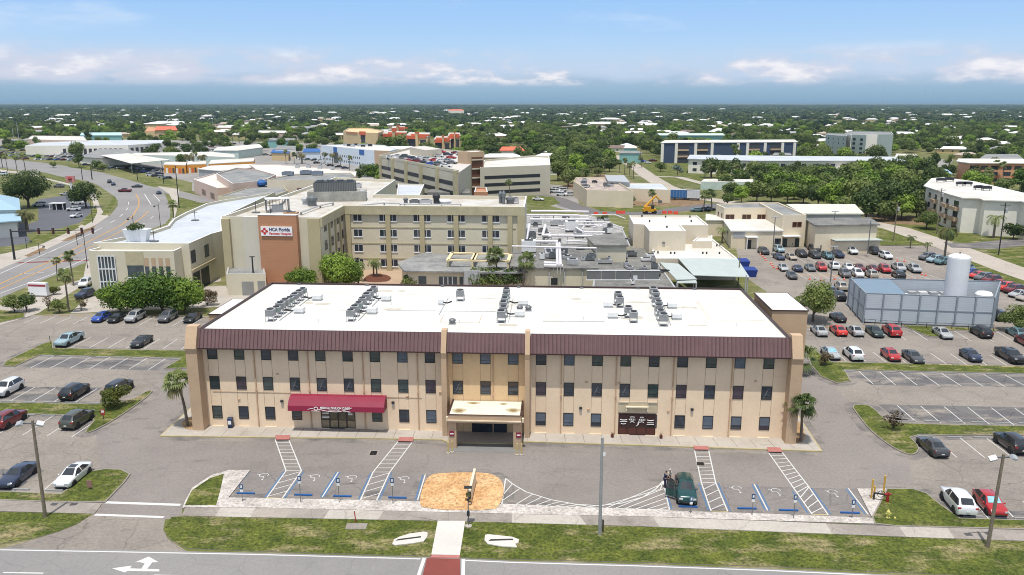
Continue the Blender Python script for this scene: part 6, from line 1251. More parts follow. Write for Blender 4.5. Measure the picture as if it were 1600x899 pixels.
# ---- parking garage
m_gar = M('garage_concrete', lin(206,198,178,.84), .85, var=.05, scale=.15); m_garw = M('garage_roofdeck', lin(214,208,200,.75), .85, var=.06, scale=.2)
ga = [P(592,246,14), P(716,266,14), P(860,247,13.6), P(830,236,13.6), P(745,243,14), P(646,232,14)]
gg = [P(592,246,14), P(716,269,14)]
gr1 = B('parking_garage', 'long cream four level parking garage left of the stair tower, cars on its roof', [(592,247),(716,272),(757,243),(646,233)], 13.6, m_gar, m_garw, par=0, overhang=0)
for z in (2.2, 5.6, 9.0): gr1.box('opening', 0, .02, .99, z, z + 1.5, -.01, .05, m_dark)
for k in range(6): gr1.box('pilaster', 0, .02 + .19 * k - .008 * (k > 0), .02 + .19 * k + .02, 0, 14.6, 0, .7, m_capt)
gr1.box('parapet', 0, 0, 1.0, 13.6, 14.9, -.3, .0, m_gar); gr1.box('parapet', 2, 0, 1.0, 13.6, 14.9, -.3, .0, m_gar); gr1.box('parapet', 3, 0, 1.0, 13.6, 14.9, -.3, .0, m_gar)
gr2 = B('parking_garage', 'right half of the parking garage with a white roof', [(750,262),(860,258),(858,244),(832,243),(757,250)], 12.4, m_gar, m_rw, par=.8, cap=m_cap)
for z in (1.6, 4.6, 7.6): gr2.box('opening', 0, .06, .85, z, z + 1.3, -.01, .05, m_dark)
st = B('stair_tower', 'tan open stair tower between the two halves of the parking garage', [(715,237),(730,238),(756,237),(745,234)], 18.6, m_pier, m_rw, par=.4, cap=m_capt)
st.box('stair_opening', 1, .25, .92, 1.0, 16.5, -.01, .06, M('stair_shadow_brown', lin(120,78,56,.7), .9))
for k in range(4): st.box('landing', 1, .25, .92, 4.4 + 3.6 * k, 4.9 + 3.6 * k, .06, .5, m_gar)
up = B('roof_ramp', 'upper white columned ramp structure on the garage roof', [(640,231),(665,236),(690,234),(663,229)], 17.0, m_gar, m_garw, par=0)
gcl = [(612,247),(622,244),(628,249),(634,245),(640,251),(646,247),(653,252),(658,246),(663,254),(668,249),(675,256),(680,250),(686,257),(690,251),(697,259),(701,252),(706,254),(678,240),(690,238),(700,241),(712,239),(720,241),(668,242),(686,244),(730,243),(705,246)]
GC = ['white','silver','grey','dark grey','red','navy','dark red','white','black','silver','blue','red','grey','white']
for i, (x, y) in enumerate(gcl):
    c = GC[i % len(GC)]; p = P(x, y, 14.5); car(0, 0, 'sedan' if i % 3 else 'suv', c, R(-20 + (i % 5) * 3), 'parked on the open roof of the parking garage', '%s %ss on the garage roof' % (c, 'sedan' if i % 3 else 'suv'), False, loc=(p[0], p[1], 13.92))
# ---- construction annex
ca = B('construction_annex', 'flat roofed cream annex under construction with scaffold coloured roof work', [(896,283),(917,297),(990,299),(968,286),(945,277),(900,277)], 6.2, m_beige, M('roof_busy', lin(150,140,150,.7), .8, scale=.5, fine=2, col2=lin(214,196,170,.8)), par=.6, cap=m_capt)
ca2 = B('construction_annex', 'long low cream annex with blue stains right of the busy flat roof', [(966,294),(1048,297),(1035,286),(955,286)], 5.0, m_beige, m_rgl, par=.3, cap=m_capt); ca3 = B('construction_annex', 'grey shed roofs behind the construction annex', [(950,284),(984,286),(975,275),(945,275)], 6.5, m_rg, m_lgrey, par=0)
for i in range(14): rooftop('roof_unit', 'small equipment on the busy roof of the construction annex', rg.uniform(906, 960), rg.uniform(281, 294), 5.7, mk_box(rg.uniform(.5, 1.3), rg.uniform(.4, .9), rg.uniform(.4, 1.1), rg.choice([m_lgrey, m_dark, m_wmetal, m_grey]), .2), group='equipment on the construction annex roof')
def trailer(x, y, colr, label, L_=7.5):
    t = thing('site_trailer', label, 'trailer', P(x, y), R(-12)); m_ = M('trailer_' + colr, lin(*{'blue': (60,120,180), 'white': (225,228,230)}[colr], .8), .5, var=.06)
    mb = MB(); mb.box(-L_/2, L_/2, -1.4, 1.4, .9, 3.9, m_); mb.box(-L_/2 - .05, L_/2 + .05, -1.45, 1.45, 3.9, 4.0, m_lgrey); [mb.box(-L_/2 + k, -L_/2 + k + .06, -1.44, -1.4, .95, 3.85, m_lgrey) for k in (1.2, 2.4, 3.6, 4.8, 6.0)]; mb.build('body', t)
    for k in (-2, 2): mb = MB(); mb.tube((k, -1.3, .4), (k, 1.3, .4), .4, .4, m_tyre, 12); mb.build('wheel', t)
    mb = MB(); mb.box(-L_/2 - .0, L_/2, -1.0, 1.0, .5, .9, m_dark); mb.build('chassis', t)
trailer(1062, 312, 'blue', 'bright blue site trailer at the end of the construction annex'); trailer(1083, 313, 'white', 'white site trailer right of the blue one', 5)
tl = thing('telehandler', 'yellow boom lift with raised arm on the drive behind the cream block', 'lift', P(1015, 334), R(10)); m_y = M('machine_yellow', lin(232,170,30,.8), .4, var=.1)
mb = MB(); mb.box(-2.4, 2.2, -1.0, 1.0, .7, 1.7, m_y); mb.box(-1.9, .2, -.9, .9, 1.7, 2.6, m_y); mb.build('chassis', tl, bevel=.1)
for a in (-1.6, 1.6):
    for b in (-1.05, 1.05): mb = MB(); mb.tube((a, b - .2, .6), (a, b + .2, .6), .6, .6, m_tyre, 14); mb.build('wheel', tl)
mb = MB(); mb.tube((-2.0, 0, 2.3), (2.0, 0, 6.2), .38, .32, m_y, 6); mb.tube((2.0, 0, 6.2), (3.6, 0, 4.6), .3, .24, m_y, 6); mb.build('boom', tl); mb = MB(); mb.box(3.2, 4.2, -.6, .6, 3.6, 4.6, m_grey); mb.build('basket', tl); mb = MB(); mb.box(.4, 1.3, -.8, .1, 1.7, 2.9, m_dark); mb.build('cab', tl)
for i, (x, y, l) in enumerate(((931, 336, 'left of the garden plants'), (945, 336, 'second from the left'), (966, 334, 'beside the drive bend'), (973, 334, 'right of the drive bend'), (1038, 334, 'left one behind the cream block roof'), (1047, 334, 'middle one behind the cream block roof'), (1056, 335, 'right one behind the cream block roof'))):
    t = thing('road_barrier', 'orange-red plastic barrier, ' + l, 'barrier', P(x, y), R(5), 'orange barriers on the rear drive'); mb = MB(); mb.add([(-.8,-.35,0),(.8,-.35,0),(.8,.35,0),(-.8,.35,0),(-.75,-.12,1.0),(.75,-.12,1.0),(.75,.12,1.0),(-.75,.12,1.0)], [(0,1,5,4),(1,2,6,5),(2,3,7,6),(3,0,4,7),(4,5,6,7)], M('barrier_orange', lin(226,76,50,.8), .5)); mb.build('body', t)
# ================================================================== STREET THINGS
def pole_thing(name, label, x, y, ytop, r0, r1, mat, cat='pole', lean=(0, 0), build=None, group=None, rz=0):
    p = P(x, y); v = (449.5 - ytop) / FOC; h = EYE + p[1] * (-_s + v * _c) / (_c + v * _s)
    t = thing(name, label, cat, p, rz, group); mb = MB(); mb.tube((0, 0, -.1), (lean[0], lean[1], h), r0, r1, mat, 10); mb.build('pole', t)
    if build: build(t, h)
    return t, h
def flood(t, h):
    mb = MB(); mb.box(-.75, .75, -.05, .05, h - .35, h - .25, m_steel); mb.build('crossarm', t)
    for s in (-1, 1):
        mb = MB(); T_ = Matrix.Translation((s * .95, -.25, h - .22)) @ Matrix.Rotation(R(35), 4, 'X') @ Matrix.Rotation(R(25 * s), 4, 'Y'); mb.box(-.3, .3, -.22, .22, -.12, .14, m_lgrey, T_); mb.box(-.26, .26, -.24, -.22, -.1, .1, m_hlamp, T_); mb.build('floodlight', t)
pole_thing('light_pole', 'wooden pole with two floodlights by the sidewalk at lower left', 71, 809, 657, .17, .12, m_wood, build=flood, lean=(.1, 0))
pole_thing('light_pole', 'wooden pole with two floodlights by the sidewalk at lower right', 1543, 856, 710, .17, .12, m_wood, build=flood, lean=(.2, 0), rz=.1)
def plate(t, h):
    mb = MB(); mb.box(.1, .3, -.12, -.1, h - 1.7, h - 1.35, m_sticker); mb.build('number_plate', t); mb = MB(); mb.box(.25, .4, .3, .4, 0, 1.3, m_wood_d); mb.build('ground_box', t)
pole_thing('utility_pole', 'grey concrete pole on the front verge right of centre', 937, 836, 684, .16, .12, M('pole_grey', lin(172,174,172,.7), .8, var=.12, scale=2), build=plate)
# accessible parking signs
for i, (x, y, yt) in enumerate(((379, 785, 757), (470, 786, 744), (530, 787, 747), (614, 789, 747), (1079, 804, 776), (1175, 807, 772), (1240, 811, 773), (1331, 811, 781))):
    def f(t, h):
        mb = MB(); mb.box(-.17, .17, -.04, -.02, h - .5, h, M('sign_blue', lin(52,96,150,.7), .5)); mb.box(-.08, .08, -.045, -.04, h - .38, h - .1, m_sticker); mb.build('sign_plate', t); mb = MB(); mb.box(-.14, .14, -.04, -.02, h - .8, h - .56, m_sticker); mb.build('fine_plate', t)
    pole_thing('parking_sign', 'blue accessible parking sign on a thin post, ' + ['leftmost, over the white gravel', 'second from the left', 'third from the left', 'nearest left of the mulch bed', 'in front of the green car', 'left of the second pair on the right', 'left of the rightmost ladder crossing', 'rightmost, beside the yellow and red pipes'][i], x, y, yt, .035, .035, m_steel, 'sign', build=f, group='accessible parking signs')
# monument sign seen edge on
a = P(734, 792); b = P(742, 757); d = Vector(b) - Vector(a); t = thing('monument_sign', 'white slab sign seen edge-on standing on the orange mulch bed', 'sign', a, math.atan2(d.y, d.x))
mb = MB(); mb.box(0, d.length, -.12, .12, .3, 1.75, m_beige); mb.build('panel', t); mb = MB(); mb.box(.3, d.length - .3, -.1, .1, 0, .3, m_pier); mb.build('base', t); mb = MB(); mb.box(-.04, 0, -.14, .14, .5, 1.6, m_trimb); mb.build('end_trim', t)
def beacon(t, h):
    mb = MB(); mb.box(-.2, .2, -.04, 0, h - .9, h - .5, M('ped_sign', lin(120,120,60,.7), .5)); mb.build('sign_plate', t); mb = MB(); mb.box(-.28, .28, -.08, .08, h - 1.3, h - 1.12, m_dark); mb.tube((-.2, -.12, h - 1.22), (-.2, -.1, h - 1.22), .09, .09, m_orange, 10); mb.tube((.2, -.12, h - 1.22), (.2, -.1, h - 1.22), .09, .09, m_orange, 10); mb.build('beacon', t); mb = MB(); mb.box(-.35, .35, -.25, .25, h, h + .05, m_dark); mb.build('solar_panel', t); mb = MB(); mb.box(-.13, .13, -.12, .0, 1.1, 1.6, m_dark); mb.build('push_button', t); mb = MB(); mb.lathe([(.35, 0), (.33, .12), (.12, .2)], m_conc, 10); mb.build('base', t)
pole_thing('crossing_sign', 'pedestrian crossing beacon post at the head of the red crossing', 732, 823, 762, .05, .05, m_steel, 'sign', build=beacon)
t = thing('utility_cover', 'concrete utility cover slab in the front grass', 'cover', P(557, 824)); mb = MB(); mb.box(-.95, .95, -.5, .5, 0, .12, m_conc_old); mb.build('slab', t, bevel=.03)
t = thing('marker_post', 'thin red marker post beside the concrete utility cover', 'marker', P(556, 817)); mb = MB(); mb.tube((0, 0, 0), (-.08, 0, 1.2), .05, .05, M('marker_red', lin(200,60,50,.7), .5), 8); mb.build('post', t); mb = MB(); mb.tube((-.08, 0, 1.2), (-.085, 0, 1.26), .055, .055, m_sticker, 8); mb.build('cap', t)
for px, l in (([(613,852),(616,845),(624,841),(640,836),(662,833),(668,834),(668,840),(662,848),(645,851),(617,854)], 'left'), ([(758,838),(763,837),(800,841),(811,845),(810,850),(805,852),(808,857),(785,856),(762,852),(757,846)], 'right')):
    w = PL(px); t = thing('culvert_end', 'white concrete culvert end slab in the grass %s of the concrete path' % l, 'culvert', w[0]); q = [(a - w[0][0], b - w[0][1]) for a, b in w]; mb = MB(); mb.prism(q, 0, .14, _mats['new_concrete']); mb.build('slab', t)
    cxx = sum(a for a, b in q) / len(q); cyy = sum(b for a, b in q) / len(q); sg_ = 1 if l == 'left' else -1; mb = MB(); mb.flat([(cxx - 1.3, cyy - .25 - .2 * sg_), (cxx + .9, cyy + .1), (cxx + .9, cyy + .35), (cxx - 1.1, cyy + .05 - .2 * sg_)], .146, M('culvert_hole', (.03,.028,.025), .9)); mb.build('opening', t)
# hydrant and backflow pipes
m_hy = M('hydrant_yellow', lin(222,214,120,.75), .5); t = thing('fire_hydrant', 'pale yellow fire hydrant on the grass island at lower right', 'hydrant', P(1387, 811) + (.13,)); mb = MB(); mb.lathe([(.2, 0), (.2, .06), (.13, .08), (.13, .55), (.17, .57), (.17, .62), (.12, .7), (.05, .8), (.04, .86)], m_hy, 14); mb.build('barrel', t)
for a in (0, 90, 180): mb = MB(); c_, s_ = math.cos(R(a)), math.sin(R(a)); mb.tube((0, 0, .42), (c_ * .25, -s_ * .25, .42), .08, .08, m_hy, 10); mb.build('outlet', t)
t = thing('valve_marker', 'small round yellow valve cap beside the hydrant', 'valve', P(1398, 812) + (.13,)); mb = MB(); mb.lathe([(.12, 0), (.1, .12), (.0, .14)], m_hy, 10); mb.build('cap', t)
m_yp = M('pipe_yellow', lin(228,180,80,.75), .5); m_rp = M('pipe_red', lin(160,40,36,.75), .5)
t = thing('backflow_valve', 'yellow, black and red backflow pipework on white gravel at lower right', 'pipework', P(1371, 786) + (.11,)); a = P(1371, 786)
def rel(x, y): p = P(x, y); return (p[0] - a[0], p[1] - a[1])
for x, y in ((1361, 780), (1365, 779), (1380, 774)): c = rel(x, y); mb = MB(); mb.tube((*c, 0), (*c, 2.0 if x != 1365 else 1.2), .09, .09, m_yp, 10); mb.build('riser', t)
c1_, c2_ = rel(1365, 782), rel(1386, 786); mb = MB(); mb.pipe([(*c1_, 0), (*c1_, .7), (*c2_, .7), (*c2_, 0)], .09, m_dark, 8); mb.build('pipe', t); mb = MB(); mb.tube((*c2_, 0), (*c2_, 1.0), .16, .12, m_rp, 10); mb.tube((c2_[0] - .3, c2_[1], .8), (c2_[0] + .3, c2_[1], .8), .12, .12, m_rp, 10); mb.build('valve', t)
m0 = ((c1_[0] + c2_[0]) / 2, (c1_[1] + c2_[1]) / 2); mb = MB(); mb.pipe([(m0[0] + .35 * math.cos(R(k)), m0[1], .7 + .35 * math.sin(R(k))) for k in range(0, 361, 30)], .03, m_dark, 6); mb.build('hand_wheel', t)
# small signs
for x, y, yt, l, w, mt in ((162, 656, 640, 'small red and white sign on the left grass strip', .5, 'red'), (141, 766, 751, 'small brownish square sign on the lower left grass island', .5, 'brown'), (79, 538, 525, 'thin dark marker post at the left end of the grass strip', .06, 'dark')):
    def f(t, h):
        m_ = M('plate_' + mt, lin(*{'red': (190,70,70), 'brown': (170,130,120), 'dark': (60,60,60)}[mt], .7), .5); mb = MB(); mb.box(-w/2, w/2, -.04, 0, h - .75, h, m_); mb.box(-w*.35, w*.35, -.045, -.04, h - .4, h - .12, m_sticker) if mt == 'red' else None; mb.build('plate', t)
    pole_thing('small_sign', l, x, y, yt, .04, .04, m_dark, 'sign', build=f)
t = thing('monument_sign', 'white box sign with a red band beside the left avenue', 'sign', P(62, 464), R(-8)); mb = MB(); mb.box(-2.0, 2.0, -.4, .4, .4, 2.9, m_cap); mb.build('board', t); mb = MB(); mb.box(-1.9, 1.9, -.42, -.4, 2.2, 2.6, M('band_red', lin(180,60,80,.7), .5)); mb.build('band', t); mb = MB(); mb.box(-1.8, 1.8, -.3, .3, 0, .4, m_conc); mb.build('base', t)
t = thing('pylon_sign', 'white and red pylon sign by the left avenue behind the oaks', 'sign', P(112, 297)); mb = MB(); mb.box(-.4, .4, -.3, .3, 0, 3.4, m_cap); mb.build('stem', t); mb = MB(); mb.box(-1.9, 1.9, -.35, .35, 3.4, 6.2, M('sign_pale_red', lin(226,150,150,.7), .5)); mb.lathe([(.0, 4.2), (.9, 4.6), (1.0, 5.0), (.7, 5.6), (0, 5.8)], m_rp, 12); mb.build('board', t)
# mast arm signal
p0 = P(23, 406); t = thing('traffic_signal', 'black mast arm with traffic signals over the left avenue', 'traffic signal', p0); v_ = (449.5 - 362) / FOC; h = EYE + p0[1] * (-_s + v_ * _c) / (_c + v_ * _s); mb = MB(); mb.tube((0, 0, 0), (0, 0, h + .6), .28, .2, m_dark, 10); mb.build('pole', t)
ex_ = (20.0, 1.5); mb = MB(); mb.tube((0, 0, h), (ex_[0], ex_[1], h + .2), .17, .08, m_dark, 8); mb.build('mast_arm', t)
for k, u in enumerate((.33, .5, .68, .84, .97)):
    mb = MB(); c = (ex_[0] * u, ex_[1] * u); mb.box(c[0] - .22, c[0] + .22, c[1] - .2, c[1] + .2, h - .75, h + .75, m_dark); [mb.tube((c[0], c[1] - .26, h + z), (c[0], c[1] - .2, h + z), .13, .13, m_rp, 8) for z in (-.45, 0, .45)]; mb.build('signal_head', t)
p0 = P(144, 281); t = thing('traffic_signal', 'far black mast arm over the junction on the avenue', 'traffic signal', p0); mb = MB(); mb.tube((0, 0, 0), (0, 0, 6.5), .28, .22, m_dark, 8); mb.build('pole', t); mb = MB(); mb.tube((0, 0, 5.6), (14, -1, 5.8), .17, .09, m_dark, 8); mb.build('mast_arm', t)
for u in (12.6, 9.5): mb = MB(); mb.box(u - .25, u + .25, -1.1, -.7, 5.1, 6.4, m_dark); mb.build('signal_head', t)
def lampf(side):
    def f(t, h):
        mb = MB(); mb.pipe([(0, 0, h - .8), (side * .9, 0, h - .5), (side * 1.3, 0, h - .7)], .05, m_dark, 6); mb.build('arm', t); mb = MB(); mb.lathe([(.08, h - .7), (.32, h - .95), (.3, h - 1.15), (.0, h - 1.2)], m_dark, 10, c=(side * 1.3, 0)); mb.build('lamp_head', t)
    return f
for x, y, yt, sd, l in ((137, 420, 362, -1, 'in front of the glass corner of the clinic'), (213, 393, 337, -1, 'beside the roof planter of the clinic'), (251, 356, 318, -1, 'at the bend of the curved clinic roof'), (145, 349, 300, 1, 'on the far pavement of the avenue'), (121, 383, 362, 1, 'low one on the planted verge of the avenue'), (62, 398, 380, 1, 'low one beside the mast arm signal'), (42, 389, 372, 1, 'low one left of the mast arm signal')):
    pole_thing('street_lamp', 'black street lamp ' + l, x, y, yt, .09, .06, m_dark, 'street lamp', build=lampf(sd), group='black street lamps on the avenue')
for x, y, yt, l in ((280, 325, 260, 'by the junction lawn'), (256, 287, 252, 'beside the orange storage sheds'), (215, 282, 260, 'at the far kerb of the junction'), (129, 281, 257, 'behind the round oak'), (398, 458, 402, 'beside the hospital annex'), (560, 446, 404, 'in the hospital courtyard'), (741, 436, 396, 'in front of the pergola')):
    pole_thing('light_pole', 'tall black pole ' + l, x, y, yt, .2, .14, m_dark, 'pole', build=lambda t, h: MB().box(-.5, .5, -.15, .15, h, h + .15, m_dark).build('lamp_head', t))
def lot_light(t, h): mb = MB(); mb.box(-.9, .9, -.2, .2, h, h + .16, m_lgrey); mb.build('lamp_head', t); mb = MB(); mb.lathe([(.35, 0), (.35, .7), (.2, .72)], m_conc, 10); mb.build('base', t)
for x, y, yt, l in ((1207, 399, 340, 'leftmost in the far right lot'), (1300, 385, 331, 'beside the hip roofed annex'), (1355, 402, 345, 'right one in the far right lot'), (1297, 446, 386, 'nearest in the far right lot, over the round tree')): pole_thing('light_pole', 'slim grey lot light pole ' + l, x, y, yt, .14, .1, m_steel, 'pole', build=lot_light)
def util(t, h):
    mb = MB(); mb.box(-1.3, 1.3, -.08, .08, h - .7, h - .55, m_wood_d); mb.build('crossarm', t); mb = MB(); mb.lathe([(.3, h - 2.6), (.32, h - 1.6), (.1, h - 1.5)], m_lgrey, 12, c=(.45, 0)); mb.build('transformer', t)
for x, y, yt, l, m_, f in ((1396, 377, 315, 'with a round transformer by the side street', m_wood, util), (1463, 366, 294, 'in front of the white apartments', m_wood, util), (1560, 399, 317, 'black one on the lawn at right', m_dark, util), (1153, 449, 402, 'beside the mint canopy', m_wood, None), (1164, 462, 430, 'short white one beside the stair block', m_lgrey, None), (316, 455, 418, 'by the clinic car port', m_wood, None), (1196, 289, 264, 'among the trees before the long white apartments', m_wood, util), (910, 300, 262, 'thin one behind the construction annex', m_wood, None), (1000, 258, 230, 'near the navy apartments', m_wood, None), (1212, 190, 160, 'tall one in the far woods', m_lgrey, None), (1043, 253, 233, 'right of the street by the navy apartments', m_wood, None)):
    pole_thing('utility_pole', 'utility pole ' + l, x, y, yt, .16, .11, m_, 'pole', build=f)
for x, y, yt, l in ((30, 222, 192, 'left tall mast beyond the left lot'), (22, 222, 198, 'shorter mast beyond the left lot'), (333, 205, 180, 'slim mast in the woods behind the orange roof'), (530, 200, 178, 'slim mast left of the orange condominiums'), (1378, 163, 131, 'radio mast on the right horizon'), (1444, 163, 140, 'second radio mast on the right horizon'), (1456, 163, 143, 'third radio mast on the right horizon')):
    pole_thing('radio_mast', l, x, y, yt, .25 if y > 170 else 2.0, .15 if y > 170 else 1.2, m_lgrey, 'mast')
# traffic cones
mcn = M('cone_orange', lin(232,92,50,.8), .5); mbc = MB(); mbc.box(-.25, .25, -.25, .25, 0, .05, mcn); mbc.lathe([(.18, .05), (.04, .75), (.0, .76)], mcn, 10); mbc.lathe([(.135, .32), (.1, .48)], m_sticker, 10, cap=False); cme = mbc.mesh('traffic_cone')
for x, y in ((1188,399),(1192,402),(1195,405),(1197,408),(1204,413),(1207,416),(1209,419),(1214,421),(1265,437),(1283,439),(1304,437),(1319,438),(1337,438),(1361,438),(1380,438),(1391,438),(1424,439),(1433,440),(1455,441),(1440,430),(1446,431),(1402,409),(1413,409)): p = P(x, y); tag(put(cme, 'traffic_cone', None, (p[0], p[1], .012)), 'orange traffic cone standing in the far right parking lot', 'cone', 'orange cones in the far right lot')
# ------------------------------------------------------------------ green car with open doors and two people
gc = car(1071, 766, 'suv', 'green', hdg(1068, 745, 1077, 790), 'with its passenger doors open in the accessible stall', None)
gc['label'] = 'dark green car with its passenger doors open in an accessible stall'
def door_open(x0, L_, ang):
    mb = MB(); ca, sa = math.cos(R(ang)), math.sin(R(ang)); f = lambda s, o, z: (x0 - s * ca * 1.0 + o * sa, -.93 - s * sa - o * ca, z)
    vs = [f(0,0,.3), f(L_,0,.3), f(L_,0,1.08), f(0,0,1.06), f(0,.08,.3), f(L_,.08,.3), f(L_,.08,1.08), f(0,.08,1.06)]; mb.add(vs, [(0,1,2,3),(5,4,7,6),(0,4,5,1),(3,2,6,7),(1,5,6,2),(0,3,7,4)], m_paint)
    mb.add([f(.25,.04,1.55), f(L_ - .1,.04,1.6), f(L_,.04,1.08), f(0,.04,1.06)], [(0,1,2,3)], m_cglass); d = mb.build('open_door', gc, color=CARC['green']); return d
door_open(1.0, 1.15, 62); door_open(-.08, .95, 40)
# people
m_skin = M('skin', (.45,.28,.2), .6, var=.05); m_navy = M('navy_cloth', (.012,.018,.06), .9, var=.2); m_pale = M('pale_cloth', (.5,.47,.38), .9, var=.1); m_khaki = M('khaki_cloth', (.28,.24,.17), .9, var=.1); m_hairw = M('white_hair', (.6,.58,.55), .8); m_haird = M('brown_hair', (.05,.035,.025), .8)
def skin_obj(name, verts, edges, radii, mat, parent, sub=1, root=0):
    me = bpy.data.meshes.new(name); me.from_pydata(verts, edges, []); me.materials.append(mat); o = bpy.data.objects.new(name, me); COL.objects.link(o); o.parent = parent
    o.modifiers.new('s', 'SKIN'); lay = me.skin_vertices[0].data
    for i, r in enumerate(radii): lay[i].radius = (r, r) if not hasattr(r, '__len__') else r; lay[i].use_root = (i == root)
    s = o.modifiers.new('u', 'SUBSURF'); s.levels = s.render_levels = sub; return o
def person(loc, rz, label, shirt, pants, hair, lean=.0, arm_fwd=.35, bent=.0):
    t = thing('person', label, 'person', loc, rz); l = lean
    V = [(0,0,.98),(0,.02,1.18),(0,.03 + l*.5,1.40),(0,.04 + l*.7,1.50),(0,.06 + l*.8,1.62),(0,.07 + l*.9,1.72),
         (.1,0,.92),(.12,.02,.5),(.12,-.02,.08),(.12,.14,.04),(-.1,0,.92),(-.12,.06,.5),(-.13,.0,.08),(-.13,.16,.04),
         (.19,.03 + l*.5,1.42),(.25,.05 + l,1.16),(.22,arm_fwd + l,1.02 + bent),(.21,arm_fwd + .09 + l,1.01 + bent),(-.19,.03 + l*.5,1.42),(-.26,.05 + l,1.16),(-.24,arm_fwd + l,1.05 + bent),(-.23,arm_fwd + .09 + l,1.05 + bent)]
    Ed = [(0,1),(1,2),(2,3),(3,4),(4,5),(0,6),(6,7),(7,8),(8,9),(0,10),(10,11),(11,12),(12,13),(2,14),(14,15),(15,16),(16,17),(2,18),(18,19),(19,20),(20,21)]
    Rr = [(.15,.11),(.14,.10),(.16,.11),.055,.095,.075,.085,.06,.042,.035,.085,.06,.042,.035,.06,.045,.032,.03,.06,.045,.032,.03]
    k = len(V)
    for hx, (bx, by, bz) in ((1, V[17]), (-1, V[21])):
        bi = 17 if hx > 0 else 21
        for f, (dx, ln_) in enumerate(((-.03,.07),(-.01,.08),(.01,.075),(.03,.06))):
            V += [(bx + dx, by + ln_ * .6, bz - .005), (bx + dx, by + ln_, bz - .035)]; Ed += [(bi, k), (k, k + 1)]; Rr += [.01, .008]; k += 2
        V += [(bx - hx * .05, by + .02, bz)]; Ed += [(bi, k)]; Rr += [.01]; k += 1
    skin_obj('body', V, Ed, Rr, m_skin, t)
    s = .025
    skin_obj('shirt', [V[i] for i in (0,1,2,14,15,18,19)], [(0,1),(1,2),(2,3),(3,4),(2,5),(5,6)], [(.18,.14),(.165,.13),(.185,.135),.085,.07,.085,.07], shirt, t)
    skin_obj('trousers', [(0,0,1.0)] + [V[i] for i in (6,7,10,11)] + [(V[8][0], V[8][1], .14), (V[12][0], V[12][1], .14)], [(0,1),(1,2),(2,5),(0,3),(3,4),(4,6)], [(.165,.13),.11,.085,.11,.085,.07,.07], pants, t)
    for i, j in ((8, 9), (12, 13)): mb = MB(); a, b = V[i], V[j]; mb.box(a[0] - .05, a[0] + .05, a[1] - .07, b[1] + .05, 0, .1, m_dark); mb.build('shoe', t, bevel=.03)
    hx, hy, hz = V[5]; mb = MB(); n = 12; prof = [(.085,-.05),(.1,.0),(.1,.05),(.075,.09),(.02,.11)]; mb.lathe([(r, hz + z) for r, z in prof], hair, n, c=(hx, hy - .015)); mb.build('hair', t, smooth=True)
    mb = MB(); mb.add([(-.012, hy + .075, hz - .03), (.012, hy + .075, hz - .03), (0, hy + .115, hz - .075), (0, hy + .085, hz)], [(0,1,2),(1,3,2),(3,0,2)], m_skin); [mb.lathe([(.014, hz - .01), (.0, hz + .004)], m_dark, 6, c=(sx, hy + .088)) for sx in (-.035, .035)]; mb.box(-.025, .025, hy + .07, hy + .09, hz - .11, hz - .1, m_rp); mb.build('face', t)
    return t
person(P(1038.5, 762) + (.02,), R(-80), 'person in dark navy clothes standing at the open door of the green car', m_navy, m_navy, m_haird, .06, .3)
person(P(1044.5, 758) + (.02,), R(-150), 'white haired person in a pale shirt and dark trousers leaning towards the open green car', m_pale, M('dark_trousers', (.05,.045,.05), .9), m_hairw, .1, .32)
# ================================================================== STREETS AND LOTS BEHIND
sheet('road', PL([(-60,490),(0,466),(60,441),(140,408),(225,363),(258,350),(266,340),(266,322),(257,303),(240,293),(200,281),(160,270),(120,262),(62,254),(-40,243),(-200,240),(-200,262),(-40,262),(0,262),(60,271),(125,281),(150,288),(176,305),(184,314),(184,322),(172,337),(140,358),(72,390),(0,421),(-150,480)]), 4, m_asph_road)
def hroad(pts, w, lvl=2, mat=m_asph_road, name='road'):
    q = [Vector(p) for p in PL(pts)]; L_, R_ = [], []
    for i, p in enumerate(q):
        d = (q[min(i + 1, len(q) - 1)] - q[max(i - 1, 0)]).normalized(); n = Vector((-d.y, d.x)) * w / 2; L_.append(tuple(p + n)); R_.append(tuple(p - n))
    sheet(name, L_ + R_[::-1], lvl, mat)
m_street = ground_mat('side_street', (.34,.30,.25), (.42,.37,.32), (.24,.21,.19), .2)
hroad([(1700,462),(1592,426),(1490,388),(1400,357),(1340,345),(1250,330),(1150,318),(1085,308),(1040,292),(1012,275),(995,262),(975,250),(965,243)], 8.5, 8, m_street)
hroad([(820,300),(870,312),(893,322),(930,333),(1010,334),(1080,325),(1150,318)], 9, 5, M('dark_drive', lin(128,124,124,.6), .9, var=.1, scale=.1, world=True))
hroad([(1480,383),(1530,385),(1600,378),(1700,372)], 9, 9, m_asph_dark); hroad([(990,275),(1060,277),(1110,290),(1150,300)], 5, 10, m_conc)
hroad([(240,293),(280,303),(330,316)], 8, 9, m_asph_road)
mk2 = MB(); 
strip(mk2, PL([(212,303),(217,312),(217,322),(208,337),(190,352),(140,377),(80,408),(0,444)]), .35, m_orange, .036); strip(mk2, PL([(232,330),(222,340),(200,356),(150,382),(90,412),(0,452)]), .3, m_orange, .036)
for off in (0,):
    for a, b in (((201,316),(201,320)),((200,325),(197,329)),((192,335),(187,339)),((180,344),(172,349)),((240,338),(235,342)),((226,349),(218,354)),((160,356),(148,362)),((125,373),(112,379)),((88,390),(74,396))): strip(mk2, PL([a, b]), .25, m_white, .036)
strip(mk2, PL([(226,304),(236,320)]), .3, m_white, .036); strip(mk2, PL([(240,304),(250,315)]), .25, m_white, .036); strip(mk2, PL([(0,459),(82,429),(140,402)]), .25, m_white, .036); strip(mk2, PL([(0,428),(80,393),(150,362)]), .25, m_white, .036)
